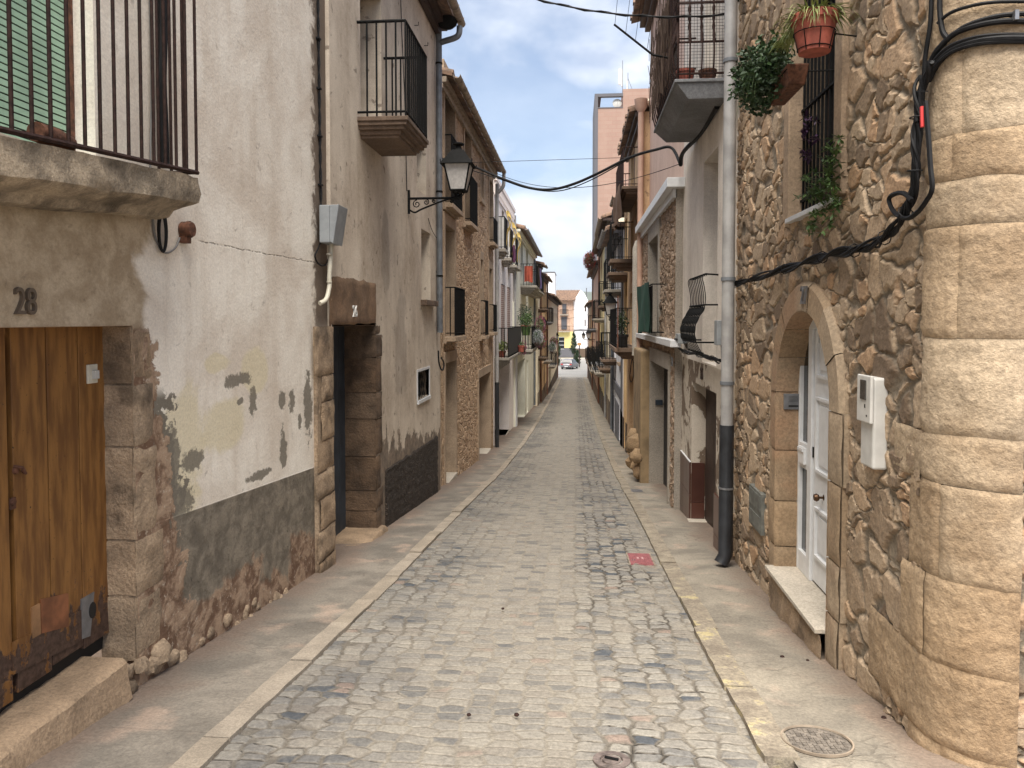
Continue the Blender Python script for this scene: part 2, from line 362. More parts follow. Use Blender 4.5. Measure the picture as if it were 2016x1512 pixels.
M['rubble_R3'] = rubble('rubble_R3', [c3(150, 118, 88, .66), c3(172, 140, 108, .72), c3(188, 158, 128, .76), c3(160, 128, 96, .7)], c3(176, 152, 126, .72), 4.2, 6.6, .03, (.02, .12), .8, seed=9.)
M['rubble_brick'] = rubble('rubble_brick', [c3(160, 92, 64, .6), c3(176, 106, 74, .65), c3(190, 124, 88, .7), c3(150, 90, 66, .6)], c3(176, 140, 110, .65), 4, 12, .02, (.03, .12), .2, .5)
M['pebble_socle'] = rubble('pebble_socle', [(.03, .022, .016), (.06, .045, .034), (.12, .09, .066), (.05, .036, .026)], (.028, .02, .015), 42, 42, .012, (.05, .3), .1)
t = NT('brick_tower'); v = t.vec('UV'); b = t.n.new('ShaderNodeTexBrick'); t.l.new(v, b.inputs['Vector'])
b.inputs['Scale'].default_value = 1; b.inputs['Brick Width'].default_value = .9; b.inputs['Row Height'].default_value = .45; b.inputs['Mortar Size'].default_value = .03
b.inputs['Color1'].default_value = c3(184, 146, 126, .68) + (1,); b.inputs['Color2'].default_value = c3(178, 138, 118, .66) + (1,); b.inputs['Mortar'].default_value = c3(180, 132, 112, .66) + (1,)
t.color(t.mix(t.mr(t.noise(t.vec('UV', (.5, .12, 1)), 1, 5), .35, .7, 0, .4), b.outputs[0], c3(192, 156, 136, .7))); M['brick_tower'] = t.m
t = NT('brick_blind'); v = t.vec('UV'); b = t.n.new('ShaderNodeTexBrick'); t.l.new(v, b.inputs['Vector'])
b.inputs['Scale'].default_value = 1; b.inputs['Brick Width'].default_value = .2; b.inputs['Row Height'].default_value = .07; b.inputs['Mortar Size'].default_value = .012
b.inputs['Color1'].default_value = c3(178, 132, 114, .7) + (1,); b.inputs['Color2'].default_value = c3(150, 108, 100, .65) + (1,); b.inputs['Mortar'].default_value = c3(206, 184, 170, .8) + (1,)
t.color(b.outputs[0]); M['brick_blind'] = t.m
for k_ in ('iron', 'iron_brown', 'cable'): M[k_].node_tree.nodes['Principled BSDF'].inputs['Specular IOR Level'].default_value = .2
# roof tiles
t = NT('roof_tile'); v = t.vec('Object'); n = t.noise(v, 3, 5, .6); n2 = t.noise(v, 14, 4)
c = t.ramp(n, [(.3, c3(92, 72, 56, .6)), (.5, c3(150, 112, 84, .65)), (.7, c3(186, 140, 104, .7))]); t.color(t.mix(t.mr(n2, .45, .7, 0, .6), c, c3(90, 84, 70, .55))); M['roof_tile'] = t.m
# left wall of house 28: white plaster over rough stone, cement skirting
def wall28():
    t = NT('plaster_28'); v = t.vec('UV'); S = t.sep(v); Y, Z = S[0], S[1]
    vs = t.vec('UV', (2.6, .4, 1)); nL = t.noise(v, 1.3, 6, .6, .3); nS = t.noise(vs, 2, 5); n5 = t.noise(v, 6, 6, .65, .3); n20 = t.noise(v, 22, 5, .7)
    x = -2.08; wear = []; n5b = t.math('ADD', t.math('MULTIPLY', n5, .6), t.math('MULTIPLY', t.noise(v, 17, 5, .7), .4))
    base = t.mix(t.mr(nL, .34, .66), c3(226, 210, 190, .95), c3(246, 237, 221, 1.0)); base = t.mix(t.mr(nS, .45, .75, 0, .5), base, c3(214, 194, 170, .9))
    base = t.mix(t.mr(t.noise(v, 9, 5, .7, .5), .60, .72, 0, .45), base, c3(160, 140, 122, .7))
    def B(c, mask, colr): return t.mix(mask, c, colr)
    def blob(c, u, vv, ru, rv, colr, amt=.9, nn=None):
        p = PX(u, vv, x); q = PX(u + ru, vv, x); w = PX(u, vv - rv, x)
        k = blobmask(t, Y, Z, nn or n5b, p.y, p.z, abs(q.y - p.y), abs(w.z - p.z), amt)
        if nn is None: wear.append(k)
        return t.mix(t.math('MULTIPLY', k, .9 if nn is None else .8), c, colr)
    ye = c3(238, 222, 178, .85)
    for a in [(350, 880, 55, 130), (425, 715, 22, 18), (505, 730, 20, 40), (330, 1000, 60, 70), (440, 840, 40, 60)]: base = blob(base, *a, ye, 1.1, nL)
    cem = c3(138, 128, 110, .7)
    hgt = t.math('MULTIPLY', n20, .3)
    for a in [(470, 748, 24, 13), (498, 792, 8, 22), (473, 790, 5, 7), (555, 790, 6, 20), (575, 790, 6, 22), (558, 880, 7, 38), (380, 908, 20, 24), (352, 985, 24, 30), (512, 935, 22, 9), (607, 800, 8, 60), (590, 830, 4, 16), (340, 905, 12, 60)]:
        base = blob(base, *a, cem, 1.7)
    # tan render around and over the old doorway, ragged towards the white
    tan = t.mix(t.mr(n5, .36, .66), c3(184, 158, 120, .74), c3(208, 184, 148, .82)); tan = t.mix(t.mr(n20, .55, .72, 0, .35), tan, c3(98, 76, 54, .55))
    ye1 = YX(262, x); zb = ZX(200, 400, x); zt = ZX(262, 640, x)
    k1 = t.mr(t.math('ADD', Y, t.math('MULTIPLY', t.math('SUBTRACT', nL, .5), .9)), ye1 + .02, ye1 + .12, 1, 0)
    k1 = t.math('MULTIPLY', k1, t.mr(Z, zb + .1, zb + .28, 1, 0)); base = t.mix(k1, base, tan)
    rk = t.mix(t.mr(n5, .42, .6), c3(140, 100, 68, .58), c3(196, 160, 124, .72)); rk = t.mix(t.mr(n20, .56, .66, 0, .7), rk, c3(214, 194, 168, .8))
    lim = t.math('ADD', t.math('MULTIPLY', t.math('SUBTRACT', zt, Z), .22), t.math('MULTIPLY', t.math('SUBTRACT', n5, .42), .75))
    k2 = t.mr(t.math('SUBTRACT', t.math('ADD', lim, ye1 + .10), Y), 0, .03); k2 = t.math('MULTIPLY', k2, t.mr(Z, zt - .05, zt + .02, 1, 0))
    rim = t.mr(t.math('SUBTRACT', t.math('ADD', lim, ye1 + .20), Y), 0, .03); rim = t.math('MULTIPLY', rim, t.mr(Z, zt - .45, zt - .35, 1, 0))
    base = t.mix(rim, base, cem); base = t.mix(k2, base, rk)
    # dark dirty strip at the far end by the next doorway
    yE = YX(612, x); k4 = t.mr(t.math('ADD', Y, t.math('MULTIPLY', t.math('SUBTRACT', n5, .5), .5)), yE + .05, yE + .16); k4 = t.math('MULTIPLY', k4, t.mr(Z, ZX(620, 620, x), ZX(620, 700, x), 1, 0))
    base = t.mix(k4, base, c3(136, 114, 92, .62))
    # cement skirting, straight top edge falling with the street
    a, b2 = PX(345, 1015, x), PX(615, 920, x); sl = (b2.z - a.z) / (b2.y - a.y)
    top = t.math('ADD', t.math('MULTIPLY', t.math('SUBTRACT', Y, a.y), sl), a.z); dz = t.math('SUBTRACT', top, Z)
    k3 = t.mr(dz, 0, .012)
    ce = t.mix(t.mr(n5, .36, .64), c3(122, 110, 92, .66), c3(158, 144, 122, .72)); ce = t.mix(t.mr(n20, .58, .7, 0, .7), ce, c3(60, 50, 38, .5))
    low = t.mr(t.math('ADD', dz, t.math('MULTIPLY', t.math('SUBTRACT', nL, .5), 1.6)), .55, .66)
    ce = t.mix(low, ce, rk); base2 = t.mix(t.math('MULTIPLY', k3, t.math('SUBTRACT', 1, k2)), base, ce)
    t.color(base2).rough(.95)
    # hairline crack
    cr = t.vor(t.warp(v, 2.5, .35), .9, 'DISTANCE_TO_EDGE'); ca, cb = PX(385, 474, x), PX(636, 520, x); crk = t.math('ABSOLUTE', t.math('SUBTRACT', t.math('ADD', t.math('MULTIPLY', t.math('SUBTRACT', n5, .5), .05), Z), t.math('ADD', ca.z, t.math('MULTIPLY', t.math('SUBTRACT', Y, ca.y), (cb.z - ca.z) / (cb.y - ca.y))))); crk = t.math('MULTIPLY', t.mr(crk, .002, .008, 1, 0), t.math('MULTIPLY', t.mr(Y, ca.y, ca.y + .1), t.mr(n20, .40, .55)))
    base3 = t.mix(t.math('MULTIPLY', crk, .7), base2, c3(96, 80, 64, .5)); t.color(t.grit(base3, v, .12))
    h = t.math('ADD', t.math('MULTIPLY', nL, 1.0), hgt); h = t.math('SUBTRACT', h, t.math('MULTIPLY', k2, .5)); h = t.math('ADD', h, t.math('MULTIPLY', t.math('MULTIPLY', k3, n5), 1.0)); h = t.math('SUBTRACT', h, t.math('MULTIPLY', crk, .6))
    h = t.math('ADD', h, t.math('MULTIPLY', k2, t.math('MULTIPLY', n5, 1.2)))
    for k in wear: h = t.math('SUBTRACT', h, t.math('MULTIPLY', k, .22))
    t.bump(h, .45, .03); return t.m
M['plaster_28'] = wall28()
# worn painted door
t = NT('old_door'); v = t.vec('Object'); vs = t.vec('Object', (9, 9, 1.2)); Z = t.sep(t.vec('Object'))[2]
nb = t.noise(v, 7, 6, .7); ns = t.noise(vs, 2.5, 5, .6); nd = t.noise(v, 30, 5, .7)
c = t.mix(t.mr(ns, .35, .65), (.14, .058, .014), (.27, .125, .032)); lowz = t.mr(Z, .0, 1.2, .23, -.06)
pk = t.mr(t.math('ADD', t.math('ADD', t.math('MULTIPLY', nb, .6), t.math('MULTIPLY', ns, .4)), lowz), .60, .63)
c = t.mix(pk, c, t.mix(t.mr(nd, .3, .7), c3(70, 42, 28, .5), c3(112, 80, 62, .55))); c = t.mix(t.mr(t.noise(v, 45, 3, .7), .68, .72), c, c3(40, 24, 16, .5))
t.color(c).rough(.6).bump(t.math('SUBTRACT', t.math('MULTIPLY', ns, .4), pk), .5, .006); M['old_door'] = t.m
M['door_patch'] = plain('door_patch', c3(158, 88, 30, .65), .6, 0, 8, .4)
M['door_patch_pale'] = plain('door_patch_pale', c3(176, 122, 62, .65), .6, 0, 8, .3)
# road: setts
def road_mat():
    t = NT('road_setts', True); v = t.vec('UV'); S = t.sep(v); X = S[0]; vw = t.warp(v, 1.8, .10); vw = t.warp(vw, 7, .02)
    def sett(sx, sy, rnd):
        m = t.n.new('ShaderNodeMapping'); t.l.new(vw, m.inputs[0]); m.inputs['Scale'].default_value = (sx, sy, 1)
        return t.vor(m.outputs[0], 1, 'DISTANCE_TO_EDGE', rnd), t.sep(t.vor(m.outputs[0], 1, 'F1', rnd, 'Color'))
    e, rc = sett(7.2, 11.0, .44)
    n1 = t.noise(v, 1.1, 5, .6, .4); n3 = t.noise(v, 9, 6, .65); n4 = t.noise(v, 40, 5, .7)
    # how much the joints are open: right lane most, left lane some, crown filled with dust
    nx = t.math('ADD', X, t.math('MULTIPLY', t.math('SUBTRACT', n1, .5), 1.0))
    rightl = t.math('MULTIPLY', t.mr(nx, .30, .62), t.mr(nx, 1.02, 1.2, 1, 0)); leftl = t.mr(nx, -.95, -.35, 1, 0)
    openj = t.math('ADD', t.math('MAXIMUM', t.math('MULTIPLY', rightl, 1.0), t.math('MULTIPLY', leftl, .55)), .16)
    openj = t.math('MULTIPLY', openj, t.mr(t.noise(v, .8, 4, .6, .5), .34, .62, .25, 1))
    ej = t.math('ADD', e, t.math('MULTIPLY', t.math('SUBTRACT', n3, .5), .12)); st = t.mr(ej, .03, .12)
    sc_ = t.ramp(rc[0], [(0, c3(122, 122, 122, .46)), (.14, c3(148, 144, 138, .5)), (.4, c3(166, 159, 148, .52)), (.7, c3(178, 170, 155, .54)), (1, c3(162, 151, 137, .5))])
    sc_ = t.mix(t.mr(rc[1], .90, .93), sc_, c3(98, 104, 112, .5)); sc_ = t.mix(t.mr(rc[2], .97, .98), sc_, c3(176, 150, 132, .5))
    dust = t.mix(t.mr(n3, .3, .7), c3(168, 156, 138, .52), c3(192, 180, 158, .58))
    cover = t.mr(t.math('SUBTRACT', t.math('ADD', n3, t.math('MULTIPLY', n1, .5)), t.math('MULTIPLY', openj, .55)), .28, .62)
    c = t.mix(t.math('MULTIPLY', cover, .38), sc_, dust)
    joint = t.mix(t.math('ADD', .15, t.math('MULTIPLY', openj, .55)), dust, c3(92, 82, 70, .45)); c = t.mix(st, joint, c)
    dk = t.math('MULTIPLY', t.mr(ej, .0, .035, 1, 0), t.mr(t.math('MULTIPLY', openj, n3), .34, .60)); c = t.mix(dk, c, c3(52, 44, 36, .5))
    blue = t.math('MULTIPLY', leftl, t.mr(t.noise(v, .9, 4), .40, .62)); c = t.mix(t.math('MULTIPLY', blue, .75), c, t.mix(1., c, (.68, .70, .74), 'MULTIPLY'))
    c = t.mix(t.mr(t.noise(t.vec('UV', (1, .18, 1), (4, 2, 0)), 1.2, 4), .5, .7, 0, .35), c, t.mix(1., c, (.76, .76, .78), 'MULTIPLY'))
    c = t.mix(t.mr(n4, .55, .8, 0, .45), c, t.mix(1., c, (.6, .6, .6), 'MULTIPLY'))
    t.color(t.grit(c, v, .26, 45)).rough(.85); h = t.math('MULTIPLY', t.mr(ej, .0, .16), t.math('ADD', .25, openj)); h = t.math('ADD', h, t.math('MULTIPLY', rc[1], .18))
    h = t.math('ADD', h, t.math('MULTIPLY', n4, .25)); h = t.math('ADD', h, t.math('MULTIPLY', n3, .5)); h = t.math('ADD', h, t.math('MULTIPLY', n1, .5)); t.disp(h, .012, 1.25); return t.m
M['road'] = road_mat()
def walk_mat(name, base, dk, slab=1.2, seed=0.):
    t = NT(name); v = t.vec('UV', loc=(seed, seed, 0)); n1 = t.noise(v, 1.6, 6, .62, .4); n3 = t.noise(v, 9, 6, .7); n4 = t.noise(t.vec('UV', (1, 3.0, 1), (seed, 0, 0)), 14, 4, .7)
    c = t.mix(t.mr(n1, .34, .66), dk, base); c = t.mix(t.mr(n3, .5, .72, 0, .5), c, tuple(x * .75 for x in dk)); c = t.mix(t.mr(n4, .64, .72, 0, .75), c, c3(104, 100, 98, .55))
    c = t.mix(t.mr(t.noise(v, 2.4, 5), .54, .7, 0, .5), c, c3(210, 176, 148, .75))
    ck = t.mr(t.vor(t.warp(v, 2, .3), .75, 'DISTANCE_TO_EDGE'), .003, .012, 1, 0); ck = t.math('MULTIPLY', ck, t.mr(n1, .54, .62))
    ob = t.mr(t.vor(t.warp(t.vec('UV', (5, 9, 1)), 3, .3), 1, 'DISTANCE_TO_EDGE'), .02, .06, 1, 0); ob = t.math('MULTIPLY', ob, t.mr(t.noise(v, 1.3, 4), .52, .62, 0, .6))
    S = t.sep(t.warp(v, 6, .02)); fr = t.math('FRACT', t.math('DIVIDE', S[1], slab)); jl = t.mr(fr, .0, .012, 1, 0)
    k = t.math('MAXIMUM', t.math('MAXIMUM', ck, ob), t.math('MULTIPLY', jl, .7)); c = t.mix(t.math('MULTIPLY', k, .4), c, c3(84, 72, 60, .5))
    pit = t.mr(t.noise(v, 26, 5, .7), .66, .72, 0, .6); c = t.mix(pit, c, c3(90, 80, 70, .5))
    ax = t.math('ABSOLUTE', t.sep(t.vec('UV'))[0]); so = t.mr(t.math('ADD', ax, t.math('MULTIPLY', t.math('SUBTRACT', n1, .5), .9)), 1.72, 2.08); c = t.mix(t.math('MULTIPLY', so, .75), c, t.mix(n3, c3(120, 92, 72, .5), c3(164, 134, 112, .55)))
    h = t.math('SUBTRACT', t.math('ADD', n1, t.math('MULTIPLY', n3, .5)), t.math('ADD', t.math('MULTIPLY', k, .25), t.math('MULTIPLY', pit, .4))); t.color(t.grit(c, v, .22, 50)).rough(.9).bump(h, .9, .02); return t.m
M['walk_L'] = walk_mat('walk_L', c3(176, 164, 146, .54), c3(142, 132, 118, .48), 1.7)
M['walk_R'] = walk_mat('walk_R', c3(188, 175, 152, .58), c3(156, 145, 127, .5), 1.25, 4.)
M['kerb_L'] = stone('kerb_L', c3(184, 168, 146, .62), .15, .6, sc_=2, blocks=(.88, .86, .82))
t = NT('kerb_R'); v = t.vec('UV'); n = t.noise(v, 5, 6, .7); n1 = t.noise(v, 1.6, 4)
c = t.mix(t.mr(n, .35, .65), c3(156, 140, 118, .52), c3(190, 174, 146, .6)); ky = t.math('MULTIPLY', t.mr(n, .53, .60), t.mr(t.sep(v)[1], 6.6, 7.6, 1, 0)); ky = t.math('MULTIPLY', ky, t.mr(n1, .36, .56))
c = t.mix(t.math('MULTIPLY', ky, .65), c, c3(222, 200, 120, .6)); t.color(t.grit(c, v, .3, 45)).bump(n, .8, .02); M['kerb_R'] = t.m
M['ground'] = plain('ground', c3(176, 168, 152, .7), .9, 0, .8, .15)
M['asphalt'] = plain('asphalt', c3(170, 166, 160, .5), .9, 0, .6, .08)
# ---------------------------------------------------------------- ground, road, kerbs, pavements
def strip(name, x0, x1, ys, nx, mat, dz, smooth=True, jit=0, kind='structure', xf=None, side_drop=0):
    mb = MB(); V = []; Fc = []; UVs = []
    xs = [x0 + (x1 - x0) * i / nx for i in range(nx + 1)]
    for y in ys:
        for x in xs:
            w = xf(y) if xf else 0
            X = x + w + (jit * (noise.noise(Vector((x * 3, y * 1.3, 5)))) if (x in (xs[0], xs[-1])) else 0)
            V.append((X, y, G(y) + dz))
    n = nx + 1
    for j in range(len(ys) - 1):
        for i in range(nx): Fc.append((j * n + i, j * n + i + 1, (j + 1) * n + i + 1, (j + 1) * n + i))
    mb.v = V; mb.f = Fc; mb.mi = [0] * len(Fc)
    mb.uv = [[(V[k][0], V[k][1]) for k in f] for f in Fc]
    o = mb.build(name, mat, smooth=False, fixn=False)
    if smooth: o.data.polygons.foreach_set('use_smooth', [True] * len(Fc))
    return tag(o, kind=kind)
def yrange(a, b, k, mn):
    r = [a]
    while r[-1] < b: r.append(min(b, r[-1] + max(mn, k * abs(r[-1]))))
    return r
strip('ground', -3000, 3000, yrange(-60, 170, .0, 4) + [300, 900, 3000, 6000], 60, M['ground'], -.12)
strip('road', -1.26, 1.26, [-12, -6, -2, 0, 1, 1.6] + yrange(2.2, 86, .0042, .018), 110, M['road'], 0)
strip('plaza_road', -60, 60, yrange(85.9, 142, 0, 3), 12, M['asphalt'], -.02)
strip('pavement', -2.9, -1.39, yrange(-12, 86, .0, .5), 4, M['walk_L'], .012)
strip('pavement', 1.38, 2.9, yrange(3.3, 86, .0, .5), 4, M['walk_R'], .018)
strip('side_street', 1.262, 12, yrange(-12, 3.3, .0, .4), 8, M['walk_R'], .0)
def kerb(x0, x1, ya, yb, mat, L, top, name):
    mb = MB(); mb.rnd = 0; y = ya; random.seed(3)
    while y < yb:
        l = L * random.uniform(.7, 1.4); y2 = min(yb, y + l); mb.rnd = random.random()
        dx = random.uniform(-.012, .012); dz = random.uniform(-.008, .010)
        n = max(1, int(l / .12)); yy = [y + .006 + (y2 - y - .012) * i / n for i in range(n + 1)]
        for i in range(n):
            a, b = yy[i], yy[i + 1]; w = lambda q, s: .010 * noise.noise(Vector((q * 5, s, 1)))
            p = []
            for zz in (-.15, 0):
                for (xx, q) in ((x0, a), (x1, a), (x1, b), (x0, b)):
                    p.append((xx + dx + w(q, xx * 9), q, G(q) + zz + (top + dz + w(q, 3) * .5 if zz == 0 else 0)))
            mb.hexa(p)
        y = y2
    wuv(mb); return tag(mb.build(name, mat), kind='structure')
kerb(-1.395, -1.262, -12, 86, M['kerb_L'], .9, .022, 'kerb')
kerb(1.255, 1.41, 3.4, 86, M['kerb_R'], 1.0, .028, 'kerb')
# dark gap behind the kerbs is simply the open joint between kerb and pavement
t = NT('hill'); n = t.noise(t.vec('Object'), .004, 5); t.color(t.mix(n, c3(70, 92, 60, .5), c3(120, 124, 84, .5))); M['hill'] = t.m
mb = MB(); V = []; Fc = []; N = 80
for j in range(4):
    for i in range(N + 1):
        x = -2200 + 4400 * i / N; h = (122 + 22 * noise.noise(Vector((x * .0021, 1, 2))) + 10 * noise.noise(Vector((x * .009, 5, 2)))) * (0, .7, 1, .9)[j]
        if j: h += 14 * noise.noise(Vector((x * .01, j, 2)))
        V.append((x, 2300 + j * 300, -8 + h))
for j in range(3):
    for i in range(N): a = j * (N + 1) + i; Fc.append((a, a + 1, a + N + 2, a + N + 1))
mb.add(V, Fc); tag(mb.build('hills', M['hill'], smooth=True), kind='structure')
# ---------------------------------------------------------------- building helpers.  s = -1 left row, +1 right row; X = wall plane
def op(X, u0, u1, vt, vb, ref=0, d=.22):
    """opening from picture measurements on the wall plane: (ya, yb, z0, z1, depth)"""
    ur = u0 if ref == 0 else u1
    y0, y1 = YX(u0, X), YX(u1, X); return (min(y0, y1), max(y0, y1), ZX(ur, vb, X), ZX(ur, vt, X), d)
def facade(parent, s, X, y0, y1, z0, z1, ops, mt, res=None, rev=None, skip=None, deep=5.5, name='wall', zfine=None, ends=True, reveals=True):
    """one wall sheet with real openings and their reveals, plus the house body behind it"""
    mb = MB()
    def cuts(a, b, e, r):
        e = sorted(set([a, b] + [min(max(q, a), b) for q in e])); out = [e[0]]
        for p, q in zip(e, e[1:]):
            if q - p < 1e-6: continue
            n = max(1, int(math.ceil((q - p) / r))) if r else 1
            out += [p + (q - p) * k / n for k in range(1, n + 1)]
        return out
    ys = cuts(y0, y1, [o[0] for o in ops] + [o[1] for o in ops], res)
    if zfine and zfine < z1: zs = cuts(z0, zfine, [o[2] for o in ops] + [o[3] for o in ops], res) + [z1]
    else: zs = cuts(z0, z1, [o[2] for o in ops] + [o[3] for o in ops], res)
    idx = {}; V = []; Fc = []
    def vid(i, j):
        if (i, j) not in idx: idx[(i, j)] = len(V); V.append((X, ys[i], zs[j]))
        return idx[(i, j)]
    for i in range(len(ys) - 1):
        cy = (ys[i] + ys[i + 1]) / 2; oc = [o for o in ops if o[0] < cy < o[1]]
        for j in range(len(zs) - 1):
            cz = (zs[j] + zs[j + 1]) / 2
            if any(o[2] < cz < o[3] for o in oc): continue
            if skip and skip(cy, cz): continue
            q = (vid(i, j), vid(i + 1, j), vid(i + 1, j + 1), vid(i, j + 1))
            Fc.append(q if s < 0 else q[::-1])
    mb.v = V; mb.f = Fc; mb.mi = [0] * len(Fc); mb.uv = [[(V[k][1], V[k][2]) for k in f] for f in Fc]
    o = mb.build(name, [mt] + ([rev] if rev else []), parent, fixn=False)
    if res: o.data.polygons.foreach_set('use_smooth', [True] * len(Fc))
    rb = MB()
    for (a, b, c, d, dp) in ops:
        if dp <= 0 or not reveals: continue
        x1 = X + s * dp
        for pts in (((X, a, c), (x1, a, c), (x1, a, d), (X, a, d)), ((X, b, c), (x1, b, c), (x1, b, d), (X, b, d)),
                    ((X, a, d), (x1, a, d), (x1, b, d), (X, b, d)), ((X, a, c), (x1, a, c), (x1, b, c), (X, b, c))):
            rb.face(pts)
    if ends:
        xb = X + s * deep; e = .0
        for yy in (y0, y1): rb.face(((X, yy, z0), (xb, yy, z0), (xb, yy, z1), (X, yy, z1)))
        rb.face(((xb, y0, z0), (xb, y1, z0), (xb, y1, z1), (xb, y0, z1)))
    wuv(rb); rb.build('side_wall' if ends else 'reveal', rev or mt, parent)
    return o
def window(parent, s, X, o, mat='dressed', frame=None, panes=2, glass='glass', fr='dark_brown'):
    a, b, c, d, dp = o; a += .003; b -= .003; c += .003; d -= .003; x = X + s * (dp - .05); f = MB(); w = .05
    f.box(x, x + s * .05, a, a + w, c, d); f.box(x, x + s * .05, b - w, b, c, d); f.box(x, x + s * .05, a + w, b - w, c, c + w); f.box(x, x + s * .05, a + w, b - w, d - w, d)
    if panes > 1: m = (a + b) / 2; f.box(x, x + s * .05, m - .03, m + .03, c + w, d - w)
    fo = f.build('window', M[fr], parent); g = MB(); g.box(x + s * .02, x + s * .035, a + w, b - w, c + w, d - w); g.build('pane', M[glass], fo); return fo
def door(parent, s, X, o, mat, planks=0, handle=None, name='door'):
    a, b, c, d, dp = o; a += .003; b -= .003; d -= .003; x = X + s * (dp - .04); m = MB()
    if planks:
        for k in range(planks):
            p, q = a + (b - a) * k / planks, a + (b - a) * (k + 1) / planks; m.box(x, x + s * .04, p + .003, q - .003, c, d)
    else:
        m.box(x, x + s * .04, a, b, c, d)
    do = m.build(name, M[mat], parent)
    if handle:
        h = MB(); hy, hz = handle; h.tube([(x, hy, hz), (x - s * .06, hy, hz), (x - s * .06, hy - .09, hz)], .01, 6); h.build('handle', M['steel'], do)
    return do
def surround(parent, s, X, o, w=.16, mat='dressed', proud=.02, lint=.2, sill=True, name='window_surround', ret=.0):
    a, b, c, d, dp = o; m = MB(); x0, x1 = X - s * proud, X + s * dp
    m.box(x0, x1, a - w, a, c - (.0 if sill else 0), d); m.box(x0, x1, b, b + w, c, d)
    m.box(x0, x1, a - w, b + w, d, d + lint)
    if sill: m.box(x0 - s * .03, x1, a - w, b + w, c - .12, c)
    return m.build(name, M[mat], parent, bevel=.008)
def sill(parent, s, X, a, b, z, out=.09, t=.09, mat='dressed', name='sill'):
    m = MB(); m.box(X - s * out, X + s * .1, a - .06, b + .06, z - t, z); return m.build(name, M[mat], parent, bevel=.008)
def railing_mb(m, s, xw, xo, a, b, z, h, gap=.11, r=.008, ends=True, mid=False, topr=.014, near=True, far=True):
    m.tube([(xo, a, z + h), (xo, b, z + h)], topr, 6); m.tube([(xo, a, z + .05), (xo, b, z + .05)], topr * .8, 6)
    n = max(1, int(round((b - a) / gap)))
    for k in range(n + 1): y = a + (b - a) * k / n; m.tube([(xo, y, z), (xo, y, z + h)], r, 5)
    for yy, on in ((a, near), (b, far)):
        if not on: continue
        m.tube([(xw, yy, z + h), (xo, yy, z + h)], topr, 6); m.tube([(xw, yy, z + .05), (xo, yy, z + .05)], topr * .8, 6)
        n = max(1, int(round(abs(xo - xw) / gap)))
        for k in range(1, n): x = xo + (xw - xo) * k / n; m.tube([(x, yy, z), (x, yy, z + h)], r, 5)
def slab_mb(m, s, X, out, a, b, z, prof):
    """stepped balcony slab: prof = list of (inset from the edge, thickness) from the top down"""
    zz = z
    for ins, th in prof:
        m.box(X + s * .05, X - s * (out - ins), a + ins, b - ins, zz - th, zz); zz -= th - .002
def balcony(parent, s, X, out, a, b, z, h=.95, prof=((0, .07), (.05, .05), (.10, .05)), mat='balcony_light', gap=.12, r=.008, rail='iron', near=True, far=True, name='balcony'):
    m = MB(); slab_mb(m, s, X, out, a, b, z, prof); bo = m.build(name, M[mat], parent, bevel=.008)
    if h:
        q = MB(); railing_mb(q, s, X, X - s * (out - .04), a + .04, b - .04, z, h, gap, r, near=near, far=far); q.build('railing', M[rail], bo)
    return bo
def rail_on_wall(parent, s, X, out, a, b, z, h, gap=.09, r=.008, mat='iron', name='window_railing'):
    m = MB(); railing_mb(m, s, X, X - s * out, a, b, z, h, gap, r); return m.build(name, M[mat], parent)
